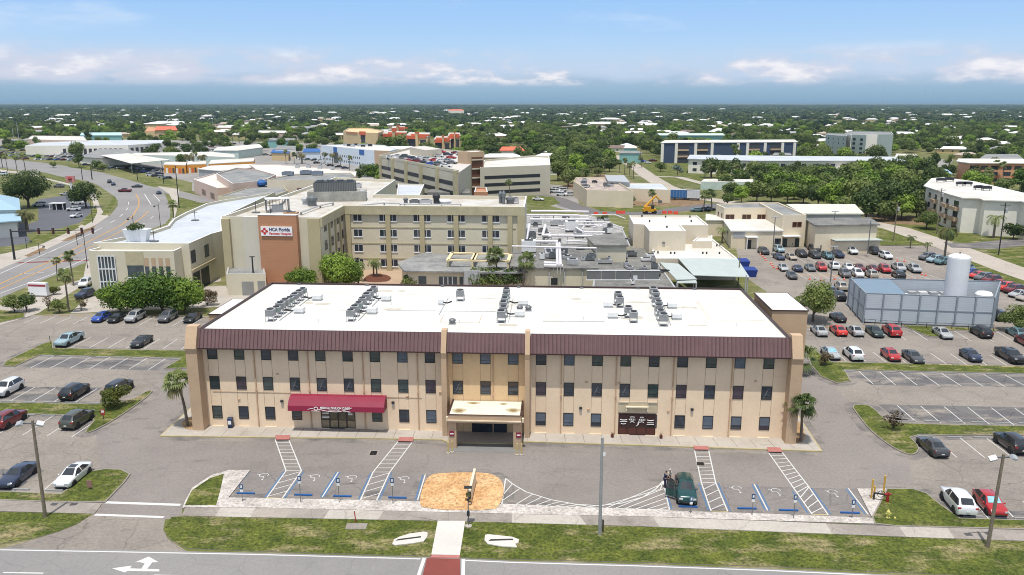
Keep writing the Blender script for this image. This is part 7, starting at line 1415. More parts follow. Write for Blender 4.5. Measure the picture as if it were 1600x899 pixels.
strip(mk2, PL([(32,428),(68,426.5)]), .3, m_white, .036); tag(mk2.build('road_markings'), kind='structure')
mb = MB(); strip(mb, PL([(28,411),(139,407)]), 1.4, m_brickred, .034); tag(mb.build('crosswalk'), kind='structure')
sheet('sidewalk', PL([(-150,500),(0,440),(0,421),(72,390),(140,358),(170,338),(160,330),(155,320),(150,305),(140,296),(125,291),(60,276),(60,272),(0,265),(0,268),(55,276),(120,293),(140,303),(146,318),(146,332),(140,345),(100,366),(60,384),(0,398),(-150,440)][2:]), 5, m_conc)
sheet('sidewalk', PL([(-100,520),(0,478),(50,462),(100,446),(130,436),(135,410),(225,364),(262,352),(272,338),(272,318),(264,303),(246,291),(280,296),(276,330),(270,352),(140,440),(60,490),(-100,540)]), 11, m_conc)
sheet('parking_lot', PL([(-200,355),(0,345),(45,350),(60,345),(60,312),(120,303),(140,318),(142,332),(125,348),(90,358),(40,365),(45,372),(50,380),(0,386),(-200,395)]), 2, M('asphalt_blue', lin(110,112,120,.6), .9, var=.1, scale=.1, world=True))
for q in ([(42,380),(60,366),(95,360),(118,350),(124,356),(100,366),(60,381)], [(60,268),(130,284),(120,290),(60,274)], [(125,349),(142,334),(150,320),(152,332),(146,345),(132,353)], [(268,330),(277,297),(310,300),(330,305),(320,320),(280,328)], [(160,253),(200,252),(235,268),(190,268)], [(215,277),(255,280),(290,292),(230,290)], [(90,255),(140,260),(150,268),(110,262)]): sheet('grass_verge', PL(q), 6, m_grass)
sheet('planting_strip', PL([(165,337),(178,320),(182,310),(178,306),(172,318),(158,336)]), 7, m_grass); sheet('planting_strip', PL([(95,377),(135,358),(150,352),(146,358),(110,376)]), 7, m_soil); sheet('planting_strip', PL([(38,400),(66,387),(73,390),(45,402)]), 7, m_soil)
m_lot = ground_mat('asphalt_far', (.22,.21,.20), (.28,.265,.25), (.16,.15,.15), 0)
sheet('parking_lot', PL([(-300,232),(40,226),(60,240),(130,256),(160,262),(200,262),(240,272),(300,285),(310,278),(305,262),(420,250),(560,245),(540,262),(600,262),(560,225),(400,222),(200,218),(40,217),(-300,222)]), 1, m_lot)
sheet('parking_lot', PL([(300,300),(300,258),(400,240),(560,240),(620,272),(640,300),(600,310),(420,330)]), 2, m_lot)
sheet('parking_lot', PL([(820,300),(820,285),(880,290),(900,300),(905,320),(890,330),(860,322)]), 3, m_lot)
sheet('parking_lot', PL([(1408,247),(1490,250),(1480,262),(1425,262)]), 3, m_lot); sheet('bare_ground', PL([(880,290),(905,312),(950,322),(1060,322),(1100,330),(1100,312),(1010,290),(940,272)]), 1, m_soil)
sheet('lawn', PL([(1370,348),(1480,380),(1560,382),(1800,372),(1800,345),(1450,340)]), 1, m_grass); sheet('lawn', PL([(1540,392),(1600,385),(1800,380),(1800,470),(1600,425)]), 1, m_grass); sheet('lawn', PL([(1372,357),(1440,376),(1446,384),(1376,384)]), 1, m_grass); sheet('lawn', PL([(1478,398),(1500,398),(1700,470),(1700,500),(1600,462)]), 2, m_grass)
sheet('lawn', PL([(975,250),(1010,242),(1110,262),(1100,288),(1050,288),(1005,262)]), 1, m_grass); sheet('lawn', PL([(825,305),(865,308),(875,318),(850,324),(822,318)]), 6, m_grass); sheet('lawn', PL([(1420,256),(1500,258),(1500,270),(1420,268)]), 1, m_grass); sheet('lawn', PL([(920,322),(1010,322),(1040,328),(1000,331),(940,331)]), 6, m_grass)
sheet('bare_ground', PL([(1350,335),(1470,340),(1450,352),(1380,350)]), 2, m_soil)
# ================================================================== BUILDINGS FARTHER OUT
FB = []
def far(name, label, px, h, wall, roof, **k): b = B(name, label, px, h, wall, roof, **k); FB.append(b.pts); return b
m_navyw = M('navy_siding', lin(66,82,108,.8), .7, var=.08); m_wh = M('white_wall', lin(236,231,218,.92), .8, var=.05); m_teal = M('teal_wall', lin(140,190,184,.8), .8, var=.06); m_greyg = M('grey_green_wall', lin(170,184,176,.8), .8, var=.04); m_pink = M('pink_stucco', lin(222,196,180,.82), .85, var=.05); m_orw = M('orange_wall', lin(226,164,124,.8), .8, var=.06); m_ort = M('orange_tile', lin(228,110,70,.8), .7, var=.1); m_sand = M('sand_wall', lin(222,196,150,.82), .8, var=.06); m_bluew = M('pale_blue_wall', lin(218,228,236,.9), .7, var=.04); m_blues = M('blue_sign', lin(60,110,180,.8), .6); m_bluer = M('blue_metal_roof', lin(168,200,218,.78), .5, var=.06); m_mintr = M('mint_roof', lin(206,222,212,.8), .6)
wd, pd = winmesh(2.2, 1.6, m_frd, m_glass, 1); ws, ps = winmesh(1.3, 1.4, m_frw, m_glass, 0); wbig, pbig = winmesh(3.4, 1.9, m_frd, m_glass, 2)
nv = far('apartment_building', 'long navy blue apartment block with white roof edge', [(1033,224),(1246,222.5),(1240,219),(1040,220)], 12.6, m_navyw, m_rw, par=0, overhang=.5)
for u in (.0, .1, .24, .36, .55, .62, .75, .88, .97): nv.box('white_pier', 0, u, min(1, u + .02), 0, 12.6, 0, .4, m_wh)
for u in (.12, .26, .64, .8): nv.box('balcony_recess', 0, u, u + .08, .5, 12, -.01, .1, m_frd); [nv.box('balcony', 0, u, u + .08, z, z + 1.0, .1, .6, m_pier) for z in (3.6, 7.6)]
far('apartment_building', 'low teal apartment block behind the navy one', [(1025,212),(1131,212),(1128,209),(1030,209)], 8, m_teal, m_mintr, par=0, overhang=1.0)
lw = far('apartment_building', 'very long two storey white apartment block with pale flat roof', [(1076,249),(1180,252),(1290,252),(1412,252),(1395,246),(1250,245),(1080,243)], 7.6, m_wh, m_rgl, par=0, overhang=.8)
for e in (0, 1, 2): lw.wins(e, [.1, .25, .4, .55, .7, .85], [2.0, 5.4], wd, pd)
ga_ = far('apartment_tower', 'five storey grey green apartment block, left stepped wing', [(1290.5,210.5),(1323,213),(1322,209),(1295,207.5)], 16, m_greyg, m_rg, par=.5); ga_.wins(0, [.15, .4, .65, .88], [2, 5, 8, 11, 13.8], ws, ps)
gb_ = far('apartment_tower', 'five storey white and grey green apartment block, tall right wing', [(1320,209),(1331,210.5),(1354,211.5),(1351,210.5),(1371,210.5),(1396,210),(1392,206),(1330,205)], 16.8, m_greyg, m_rg, par=.5); gb_.box('white_slab', 0, 0, 1.0, 0, 16.8, 0, .4, m_wh); gb_.box('white_slab', 3, 0, 1.0, 0, 16.8, 0, .4, m_wh); gb_.wins(1, [.2, .7], [2, 5, 8, 11, 13.8], wd, pd)
wa = far('apartment_building', 'three storey white apartment block with white roof at the right edge', [(1447,292),(1486,305),(1506,310.5),(1534,311.5),(1540,314),(1595,315.5),(1680,330),(1720,318),(1600,304),(1520,285),(1475,279),(1459,280)], 10.2, m_wh, m_rw, par=0, overhang=.8)
wa.wins(0, [.2, .45, .68, .9], [1.8, 4.9, 8.0], wd, pd); wa.wins(1, [.5], [1.8, 4.9, 8.0], wbig, pbig)
for z in (3.0, 6.2): wa.box('balcony', 0, .38, .54, z, z + 1.1, 0, 1.2, m_pier); wa.box('balcony', 0, .82, .98, z, z + 1.1, 0, 1.2, m_pier); wa.box('balcony', 1, .25, .75, z, z + 1.1, 0, 1.2, m_pier)
for x, y, i in ((1470,285,'rear left'),(1483,284,'rear right'),(1501,291,'middle left'),(1511,291,'middle right'),(1529,297,'front left'),(1541,298,'front right')): rooftop('roof_unit', 'row of dark condensers on the white apartment roof, ' + i, x, y, 10.5, mk_box(1.5, .5, .8, m_dark, .6))
orr = far('apartment_building', 'three storey orange apartment block at the right edge', [(1497,253),(1515,255.5),(1700,257),(1700,250),(1500,249)], 9.4, m_orw, m_rw, par=0, overhang=.8); orr.wins(1, [.04, .13, .22, .33, .42, .5, .6, .7], [1.6, 4.5, 7.4], wbig, pbig); [orr.box('red_panel', 1, u, u + .08, 2.8, 3.6, 0, .3, M('red_balcony', lin(214,110,80,.8), .7)) for u in (.09, .18, .38)]
far('house', 'grey roofed house behind the orange apartments', [(1530,249),(1600,250),(1590,242),(1540,242)], 8, m_lgrey, m_rg, par=0)
far('house', 'blue walled bungalow with pale roof by the right lawn', [(1450,271),(1466,273),(1486,272),(1478,266),(1462,265)], 4.5, m_navyw, m_bluer, par=0, overhang=.6); far('house', 'white roofed low building below the grey tower', [(1400,246),(1433,247),(1430,242),(1402,241)], 4.5, m_navyw, m_rw, par=0, overhang=.6)
far('house', 'pale roofed bungalow in front of the long white apartments', [(1307,266),(1335,268),(1330,263),(1310,262)], 4.2, m_wh, m_rw, par=0, overhang=.6)
far('low_building', 'long pale shed half hidden in the wood', [(1095,285),(1290,286),(1285,282),(1100,281)], 3.4, m_mintr, m_rw, par=0)
# left of the hospital
pk = far('pink_building', 'pink stucco building with white flat roof beside the junction', [(302,280),(340,294),(400,290),(400,284),(363,286),(338,270)][:], 6.0, m_pink, m_rw, par=.5, cap=m_cap); pk.box('window', 0, .35, .5, 1, 3.2, 0, .06, M('bronze_win', lin(120,90,60,.6), .3)); pk.box('window', 0, .7, .85, 1, 3.2, 0, .06, _mats['bronze_win'])
far('pink_building', 'taller pink stucco wing with broad white roof', [(338,271),(363,287),(402,283),(417,280),(431,273),(402,265),(370,262)], 8.4, m_pink, m_rg, par=.6)
far('white_roofed_building', 'broad low building with white roof behind the pink wing', [(402,266),(431,276),(470,276),(555,276),(557,268),(500,262),(431,257),(390,257)], 6.6, m_pink, m_rw, par=.3, cap=m_cap)
far('white_roofed_building', 'pale columned building with white roof left of the pink wing', [(310,265),(345,268),(400,262),(398,257),(330,260)], 5.4, m_lgrey, m_rw, par=0, overhang=.4)
bg = far('grey_roofed_building', 'beige windowless building with grey roof and three roof units', [(417,281),(520,282),(556,276),(548,270),(457,272)], 9.0, m_beigew, m_rg, par=.4, cap=m_capt); bg.box('brown_screen', 0, .45, .75, .5, 6, 0, .08, M('brown_screen', lin(140,110,96,.7), .8)); bg.box('louvre', 0, .12, .22, 3.5, 5.5, 0, .06, m_cap)
far('grey_roofed_building', 'low beige building with grey roof and blue roof vessel', [(340,307),(424,308),(450,298),(440,288),(412,286)], 6.4, m_hosp, m_rg, par=.4, cap=m_olive)
rooftop('roof_tank', 'dark blue round vessel on the low grey roof', 409, 292, 6.0, lambda t: MB().lathe([(1.2, .3), (2.3, 1.0), (2.3, 1.8), (1.0, 2.5), (.3, 2.8)], m_blue2, 14).build('vessel', t))
for x, y, l in ((450, 275, 'left'), (478, 273, 'middle'), (496, 274, 'right')): rooftop('roof_unit', 'blue grey roof unit on the beige windowless building, ' + l, x, y, 8.65, mk_box(2.2, 1.2, 1.4, M('unit_bluegrey', lin(140,150,166,.7), .6), .3))
for x, y in ((465, 262), (482, 262), (520, 265), (500, 264)): rooftop('roof_unit', 'small unit on the broad white roof behind the pink wing', x, y, 6.4, mk_box(1.0, .8, 1.2, m_lgrey, .2), group='units on the broad white roof')
rb = far('parking_deck_annex', 'small grey roofed building behind the hospital wing', [(620,305),(655,306),(663,288),(622,287)], 8, m_hosp, m_rgl, par=.4); far('parking_deck_annex', 'dark low roof in front of the stair tower', [(668,302),(735,303),(733,297),(672,297)], 6, m_rg, m_rdark, par=0)
far('roof_hatch', 'small orange walled roof hatch behind the hospital wing', [(741,300),(762,300),(760,293),(743,293)], 8, m_terra, m_terra, par=.6, cap=m_cap)
# blue white medical building
bw = far('office_building', 'three storey pale blue and white office with blue signs', [(501,227),(572,234),(585,235),(609,236),(621,233),(600,227),(560,225)], 10.4, m_bluew, m_rw, par=.4, cap=m_cap)
bw.wins(0, [.05 + .035 * k for k in range(7)] + [.42 + .04 * k for k in range(12)], [1.8, 5.0], ws, ps); bw.box('blue_sign', 0, .3, .38, 7, 10, 0, .12, m_blues); bw.box('blue_sign', 0, .86, .96, 7, 10, 0, .12, m_blues); bw.box('glass_bay', 0, .3, .4, 0, 6.8, 0, .3, m_curt); bw.box('brown_wall', 2, 0, 1, 0, 10.4, 0, .2, m_pier); bw.box('blue_sign', 3, .2, .8, 7, 9.6, 0, .12, m_blues)
for i in range(8): rooftop('roof_unit', 'dark unit on the roof of the pale blue office', 540 + i * 5.5, 228 + (i % 3) * .9, 10.1, mk_box(1.3, .8, 1.2, m_dark if i % 2 else m_lgrey, .2), group='units on the office roof')
# orange condominiums
cd = far('condominium', 'sand coloured condominium block with orange tiles, leftmost', [(536,205),(561,207),(590,208),(600,204),(575,200),(545,200)], 14.6, m_sand, m_sand, par=.8); cd.box('tile_band', 1, .05, .35, 12.6, 15.4, -.2, .8, m_ort); cd.box('stair_recess', 1, .1, .32, 0, 12.6, -.01, .06, m_frd); cd.box('tile_band', 0, .2, .9, 13.0, 14.4, 0, .3, M('tile_brown', lin(206,140,100,.8), .8))
for px, l in (([(598,210),(632,211),(636,206),(602,205)], 'second from the left'), ([(634,213),(668,214),(672,208),(640,207)], 'in the middle behind the big green tree'), ([(678,219),(704,219),(706,214),(682,213)], 'lower right front block'), ([(700,213),(719,213),(718,208),(702,208)], 'rightmost'), ([(612,201),(632,202),(632,198),(614,198)], 'rear block with a small orange tower')):
    c_ = far('condominium', 'sand condominium block with orange tile roofs, ' + l, px, 12.8 if 'front' not in l else 10.5, m_sand, m_rs, par=0, overhang=.3); hh = c_.h; c_.box('tile_band', 0, .05, .5, hh - 2.0, hh + .6, 0, 1.0, m_ort); c_.box('balcony_recess', 0, .08, .46, 0, hh - 2, 0, .1, m_frd); c_.box('tile_band', 0, .6, .95, hh - 1.2, hh + 1.4, -.5, .6, m_ort); c_.box('tile_band', 0, .1, .9, hh + .3, hh + 1.6, -5, -3.5, m_ort); c_.box('stair_turret', 0, .5, .6, 0, hh + 2.4, -.2, 1.4, m_sand); c_.box('turret_tiles', 0, .48, .62, hh + 2.4, hh + 3.3, -.5, 1.6, m_ort); c_.box('balcony_recess', 0, .66, .92, 0, hh - 2.5, 0, .1, m_frd)
tg = far('church', 'building with bright orange tiled roof at far left', [(243,204),(276,204),(273,198),(246,198)], 7.5, m_sand, m_ort, par=0, overhang=1.0); far('church', 'brown sloped wing left of the bright orange roof', [(226,206),(243,206),(243,200),(232,199)], 6, m_sand, M('tile_tan', lin(206,150,110,.8), .8), par=0)
far('house', 'white house with orange roof right of the parking garage', [(782,236),(818,236),(812,230),(786,230)], 6, m_wh, m_ort, par=0, overhang=.8); far('house', 'red roofed building in the distant woods', [(700,173),(725,173),(722,171),(703,171)], 12, m_wh, m_ort, par=0)
# dealership and shops at left
d1_ = far('dealership_building', 'long white dealership with dark garage doors at far left', [(39,228),(200,227),(262,222.5),(255,219),(140,219.5),(60,223)], 6.6, m_wh, m_rgl, par=.3, cap=m_cap)
for k in range(12): d1_.box('garage_door', 0, .36 + .05 * k, .39 + .05 * k, 0, 4.2, 0, .1, m_frd)
for k in range(6): d1_.box('garage_door', 1, .05 + .12 * k, .12 + .12 * k, 0, 4.4, 0, .1, m_frd)
d2_ = far('dealership_building', 'pale roofed building behind the long dealership', [(43,217),(62,218.5),(136,220),(130,213),(50,212)], 7, m_pink, m_rw, par=.3, cap=m_cap); far('teal_building', 'low building with turquoise roof behind the dealership', [(126,212),(190,212),(188,207.5),(128,208)], 6, m_teal, M('turquoise_roof', lin(190,222,224,.8), .6), par=0, overhang=.6)
far('gas_station', 'grey shingled hip roof shop beside the mint canopy', [(127,246),(160,248),(215,245),(215,238),(191,234),(156,234)], 4.6, m_wh, m_rg, par=0, overhang=.8)
gs = shed('station_canopy', 'long white and mint fuel canopy at left', [(157,243),(200,240),(266,250),(205,256)], 5.8, 5.7, m_rw); FB.append(ccw(PL([(157,243),(200,240),(266,250),(205,256)], 5.8))); far('shop_building', 'second white and mint roofed shop right of the fuel canopy', [(325,245),(367,247),(366,242),(330,238),(205,240),(215,243)], 5, m_mintr, m_rw, par=0); far('shop_building', 'white and mint roofed shop farther right', [(334,236),(372,236),(410,231),(405,226),(340,231)], 5.4, m_mintr, m_rw, par=0, overhang=.4)
for k in range(3):
    so = far('storage_building', 'low row of orange doored storage units, ' + ['nearest the junction', 'middle one behind palms', 'right one'][k], [[(256,258),(290,259),(292,254),(258,254)], [(292,258),(322,257),(322,252),(294,253)], [(326,257),(396,253),(398,248),(330,251)]][k], 4.4, M('storage_orange', lin(232,160,60,.8), .8, var=.1), m_rw, par=0); [so.box('roller_door', 0, .08 + .15 * j, .17 + .15 * j, 0, 2.8, 0, .08, [m_wh, m_ort, m_frd][j % 3]) for j in range(6)]
far('shop_building', 'small shop with bright blue roof and yellow wall', [(424,239),(450,240),(452,235),(428,234)], 5, m_sand, m_blue2, par=0, overhang=.5); far('shop_building', 'second blue roofed shop left of the pale blue office', [(474,238),(500,238),(498,233),(476,233)], 5, m_bluew, m_blue2, par=0, overhang=.5); far('shop_building', 'grey roofed shop behind the blue roofs', [(430,234),(462,235),(462,229),(434,228)], 6, m_wh, m_rg, par=0)
for i, (x, y, w_, l) in enumerate(((425, 206, 46, 'tan flat roofed block left'), (472, 199, 40, 'grey roofed block'), (505, 196, 20, 'small white roofed block'), (350, 198, 22, 'pale roofed block'), (440, 218, 44, 'yellow fronted shop'), (590, 176, 26, 'pale distant block'), (955, 192, 42, 'cream long block in the woods'), (985, 238, 34, 'teal walled block at the street end'), (985, 230, 20, 'teal tower-like block'), (1330, 205, 26, 'metal roofed hall'), (1222, 241, 28, 'low white block by the navy apartments'))):
    far('low_building', l + ' in the middle distance', [(x - w_ / 2, y + 2.0), (x + w_ / 2, y + 2.2), (x + w_ / 2 - 2, y - 1.2), (x - w_ / 2 + 3, y - 1.4)], 6.0, [m_pink, m_lgrey, m_wh, m_sand, m_teal][i % 5] if 'teal' not in l else m_teal, [m_rw, m_rg, m_rw][i % 3], par=0, overhang=.4)
# blue roofed building at the left edge
bb = B('blue_roofed_building', 'pale building with layered light blue metal roofs at the left edge', [(-60,352),(26,346),(24,335),(-20,318),(-90,322)], 4.6, m_wh, m_bluer, par=0, overhang=1.2); 
def hiproof(name, label, px, z, rise, mat, roofonly=True):
    pts = ccw(PL(px, z)); n = len(pts); c = (sum(p[0] for p in pts) / n, sum(p[1] for p in pts) / n); t = thing(name, label, 'roof', c); vs = [(p[0] - c[0], p[1] - c[1], z) for p in pts] + [(0, 0, z + rise)]; mb = MB(); mb.add(vs, [(i, (i+1) % n, n) for i in range(n)] + [tuple(range(n-1, -1, -1))], mat); mb.build('roof', t); mb = MB(); q = inset([(v[0], v[1]) for v in vs[:-1]], 1.2); mb.prism(q, 0, z, m_wh); mb.build('wall', t); return t
hiproof('blue_roofed_building', 'upper hipped light blue roof behind the layered one at the left edge', [(-60,330),(32,328),(30,310),(-20,300),(-90,305)], 6.0, 3.0, m_bluer)['category'] = 'building'
t = thing('lot_shelter', 'small white framed dark shelter in the left lot', 'shelter', P(91, 328)); mb = MB(); mb.box(-2.6, 2.6, -1.2, 1.2, 2.3, 2.5, m_cap); mb.build('roof', t); mb = MB(); [mb.box(x - .1, x + .1, y - .1, y + .1, 0, 2.3, m_cap) for x in (-2.4, 0, 2.4) for y in (-1, 1)]; mb.build('frame', t); mb = MB(); mb.box(-2.4, 2.4, .9, 1.0, .1, 2.2, m_frd); mb.build('screen', t)
# ---- parked cars of the far lots: one mesh each, too small for parts
FARC = {}
def farcar(colr):
    if colr in FARC: return FARC[colr]
    mt = M('farcar_' + colr.replace(' ', '_'), CARC[colr], .3, .1, var=.1, coat=.5); mb = MB()
    mb.add([(2.3,-.85,.25),(2.3,.85,.25),(-2.3,.85,.25),(-2.3,-.85,.25),(2.2,-.8,.75),(2.2,.8,.75),(-2.25,.8,.95),(-2.25,-.8,.95),(1.1,-.9,.95),(1.1,.9,.95)], [(0,1,5,4),(2,3,7,6),(0,4,8,7,3),(1,2,6,9,5),(4,5,9,8),(8,9,6,7)], mt)
    mb.add([(1.05,-.8,.95),(1.05,.8,.95),(-2.0,.8,.96),(-2.0,-.8,.96),(.4,-.62,1.45),(.4,.62,1.45),(-1.5,.62,1.48),(-1.5,-.62,1.48)], [(0,1,5,4),(2,3,7,6),(0,4,7,3),(1,2,6,5)], m_cglass); mb.add([(.4,-.62,1.455),(.4,.62,1.455),(-1.5,.62,1.485),(-1.5,-.62,1.485)], [(0,1,2,3)], mt)
    [mb.tube((a, b - .1, .32), (a, b + .1, .32), .32, .32, m_tyre, 8) for a in (-1.4, 1.4) for b in (-.85, .85)]; FARC[colr] = mb.mesh('small_car'); return FARC[colr]
CC = ['white','white','silver','silver','grey','dark grey','black','navy','dark red','blue','white','pale blue']
def farrow(A, Bq, n, where, jit=.25, skip=.1, hd=None):
    a, b = P(*A), P(*Bq); h0 = math.atan2(b[1] - a[1], b[0] - a[0]) + R(75)
    for i in range(n):
        if rr.random() < skip: continue
        p = lp(a, b, i / max(1, n - 1)); c = rr.choice(CC); o = put(farcar(c), 'parked_car', None, (p[0] + rr.uniform(-jit, jit), p[1] + rr.uniform(-jit, jit), .012), (0, 0, (hd if hd is not None else h0) + R(rr.uniform(-4, 4)) + (math.pi if rr.random() < .5 else 0))); tag(o, 'small %s car parked %s' % (c, where), 'car', '%s cars parked %s' % (c, where))
for y0, y1, xa, xb, n in ((231, 233, -5, 60, 9), (235, 237.5, -5, 95, 13), (239.5, 242, -5, 115, 15), (244, 247, 0, 118, 14), (249, 251.5, 20, 120, 11)): farrow((xa, y0), (xb, y1), n, 'on the dealership lot at far left')
farrow((132, 250), (153, 252), 4, 'by the hip roofed shop at left'); farrow((168, 263), (240, 265), 8, 'under the fuel canopy at left'); farrow((135, 259), (160, 262), 3, 'by the left avenue'); farrow((235, 275), (262, 280), 4, 'by the storage units'); farrow((245, 235), (262, 236), 3, 'behind the mint canopy'); farrow((278, 233), (335, 236), 8, 'behind the mint canopy'); farrow((300, 224), (365, 226), 8, 'on the lot left of the white and mint shop'); farrow((378, 238), (402, 240), 4, 'beside the white and mint shop'); farrow((495, 256), (540, 264), 5, 'before the pale blue office')
farrow((205, 262), (255, 268), 6, 'beside the orange storage units'); farrow((215, 268), (250, 273), 4, 'beside the orange storage units'); farrow((120, 244), (150, 247), 4, 'by the hip roofed shop at left'); farrow((270, 228), (330, 230), 6, 'on the lot left of the white and mint shop'); farrow((415, 243), (470, 246), 6, 'near the blue roofed shops'); farrow((470, 250), (500, 252), 4, 'near the blue roofed shops'); farrow((845, 296), (890, 300), 5, 'beside the garage end'); farrow((866, 301), (890, 306), 3, 'beside the garage end')
for x, y, c, l in ((874, 299.5, 'white', 'first white van by the construction annex'), (882, 303, 'white', 'second white van by the construction annex'), (845, 297, 'red', 'red truck under the garage end'), (840, 309.5, 'white', 'white car by the little lawn')): pass
for x, y, k, c, l in ((868, 299, 'van', 'white', 'rear one of the two by the construction annex'), (878, 304, 'van', 'white', 'front one of the two by the construction annex'), (845, 300, 'pickup', 'red', 'under the right end of the parking garage'), (841, 311, 'sedan', 'white', 'by the little round lawn'), (1089, 328, 'sedan', 'teal', 'left of three on the drive by the cream annex'), (1101, 327, 'sedan', 'navy', 'middle of three on the drive by the cream annex'), (1108, 326, 'sedan', 'black', 'right of three on the drive by the cream annex'), (1003, 252, 'pickup', 'blue', 'on the lawn by the street bend'), (1012, 254, 'sedan', 'white', 'on the lawn by the street bend'), (1020, 251, 'pickup', 'dark red', 'on the lawn by the street bend'), (1503, 358, 'pickup', 'black', 'before the white apartments'), (1304, 312, 'suv', 'white', 'half hidden in the wood'), (1426, 252, 'van', 'white', 'by the right lawn'), (1448, 255, 'sedan', 'black', 'by the right lawn'), (1457, 254, 'sedan', 'dark red', 'by the right lawn')):
    car(x, y, k, c, R(rr.uniform(-25, 5)), l, None, False)
# ================================================================== WOODS
def pix(X, Y):
    dep = Y * _c + EYE * _s; u = -EYE * _c + Y * _s; return 800 + FOC * X / dep, 449.5 - FOC * u / dep
OPEN = [[(-900,255),(-100,222),(40,216),(300,214),(400,222),(545,222),(600,246),(862,262),(868,290),(892,292),(930,278),(965,264),(952,246),(975,236),(1020,246),(1110,262),(1110,290),(1100,345),(1170,350),(1370,350),(1440,338),(1470,300),(1600,310),(1900,300),(1900,900),(-900,900)],
        [(1405,241),(1500,241),(1500,270),(1405,262)], [(535,210),(720,221),(720,229),(540,232)], [(225,196),(280,196),(280,207),(225,208)], [(775,228),(825,228),(825,240),(775,240)]]
LZ = [(0,230),(40,216),(300,214),(545,222),(590,246),(560,255),(420,250),(300,256),(290,262),(160,268),(60,252),(0,240)]
def clear(p, m=6, lot=False):
    px = pix(*p)
    lz = lot and inside(px, LZ) and rw.random() < .17
    for o in OPEN:
        if not lz and inside(px, o): return False
    for f in FB:
        if abs(p[0] - f[0][0]) < 150 and abs(p[1] - f[0][1]) < 150:
            for dx, dy in ((0, 0), (m, 0), (-m, 0), (0, m), (0, -m), (0, m * 2.5)):
                if inside((p[0] + dx, p[1] + dy), f): return False
    return True
rw = random.Random(21)
# small far houses: spots first, the woods leave them room
HS_ = []
m_hr = [M('house_roof_white', (.7,.7,.7), .6), M('house_roof_grey', (.3,.3,.31), .8), M('house_roof_tan', (.4,.33,.27), .8), M('house_roof_brown', (.17,.12,.1), .8)]
def house_mesh(w, d, h, k):
    mb = MB(); mb.box(-w/2, w/2, -d/2, d/2, 0, h, m_wh if k % 2 else m_sand); r = 1.9; o = .6; a, b = w/2 + o, d/2 + o
    mb.add([(-a,-b,h),(a,-b,h),(a,b,h),(-a,b,h),(-a + b * .8,0,h + r),(a - b * .8,0,h + r)], [(0,1,5,4),(1,2,5),(2,3,4,5),(3,0,4),(3,2,1,0)], m_hr[k % 4]); [mb.box(x - .6, x + .6, -d/2 - .04, -d/2, 1.0, 2.2, m_frd) for x in (-w * .3, 0, w * .3)]; return mb.mesh('house')
HM_ = [house_mesh(14, 9, 3.0, 0), house_mesh(17, 10, 3.0, 1), house_mesh(13, 10, 3.1, 2), house_mesh(20, 10, 3.2, 3), house_mesh(26, 14, 4.5, 0), house_mesh(22, 9, 3.2, 4)]
HN = ['white roofed', 'grey roofed', 'tan roofed', 'brown roofed', 'large white roofed', 'long white roofed']
for i in range(2600):
    D = 430 * (10 ** rw.uniform(0, .85)); x = rw.uniform(-.66, .66) * D; p = (x, D)
    if not clear(p, 14) or any((p[0] - q[0]) ** 2 + (p[1] - q[1]) ** 2 < (20 + D * .012) ** 2 for q in HS_): continue
    HS_.append(p)
    if len(HS_) >= 280: break
for i, p in enumerate(HS_):
    k = rw.choice([0, 0, 1, 1, 2, 3, 4, 5, 5]); o = put(HM_[k], 'house', None, (p[0], p[1], 0), (0, 0, R(rw.choice([-3, 20, -25, 87, 60]) + rw.uniform(-6, 6)))); tag(o, 'small %s house showing among the trees of the far suburb' % HN[k], 'house', '%s houses among the far trees' % HN[k])
HX_ = []
for i in range(360):
    D = 1150 * (10 ** rw.uniform(0, .62)); HX_.append((rw.uniform(-.66, .66) * D, D))
HQ = {}
for q in HS_ + HX_: HQ.setdefault(int(q[1] // 200), []).append(q)
def near_house(p, f=1.0):
    k = int(p[1] // 200)
    for q in HQ.get(k, []) + HQ.get(k + 1, []) + HQ.get(k + 2, []):
        dy = q[1] - p[1]
        if -10 < dy < 16 + q[1] * .045 and abs(q[0] * p[1] / q[1] - p[0]) < 9 + .002 * q[1]: return True
    return False
pts = []
y = 330.0
while y < 1350:
    n = int(1.36 * y / 11.5)
    for k in range(n):
        p = ((k / n - .5) * 1.36 * y + rw.uniform(-5, 5), y + rw.uniform(-5, 5))
        den = noise.noise(Vector((p[0] / 90, p[1] / 90, 3)))
        if den < -.42 or rw.random() < .10 or not clear(p, lot=True) or near_house(p): continue
        pts.append(p)
    y += 10.5
pts.sort(key=lambda p: p[1])
kinds = ['mid_a', 'mid_b', 'mid_c', 'mid_d', 'mid_e', 'pine_a', 'mid_b', 'mid_e']
KL = {'mid_a': 'dark rounded', 'mid_b': 'mid green', 'mid_c': 'bright green', 'mid_d': 'tall dark narrow', 'mid_e': 'wide spreading', 'pine_a': 'tall thin pine'}
NI = 125
for p in pts[:NI]:
    k = rw.choice(kinds); tree(k, p, '%s tree in the near edge of the suburb woods' % KL[k], '%s trees at the near edge of the suburb woods' % KL[k], rw.uniform(.65, 1.05))
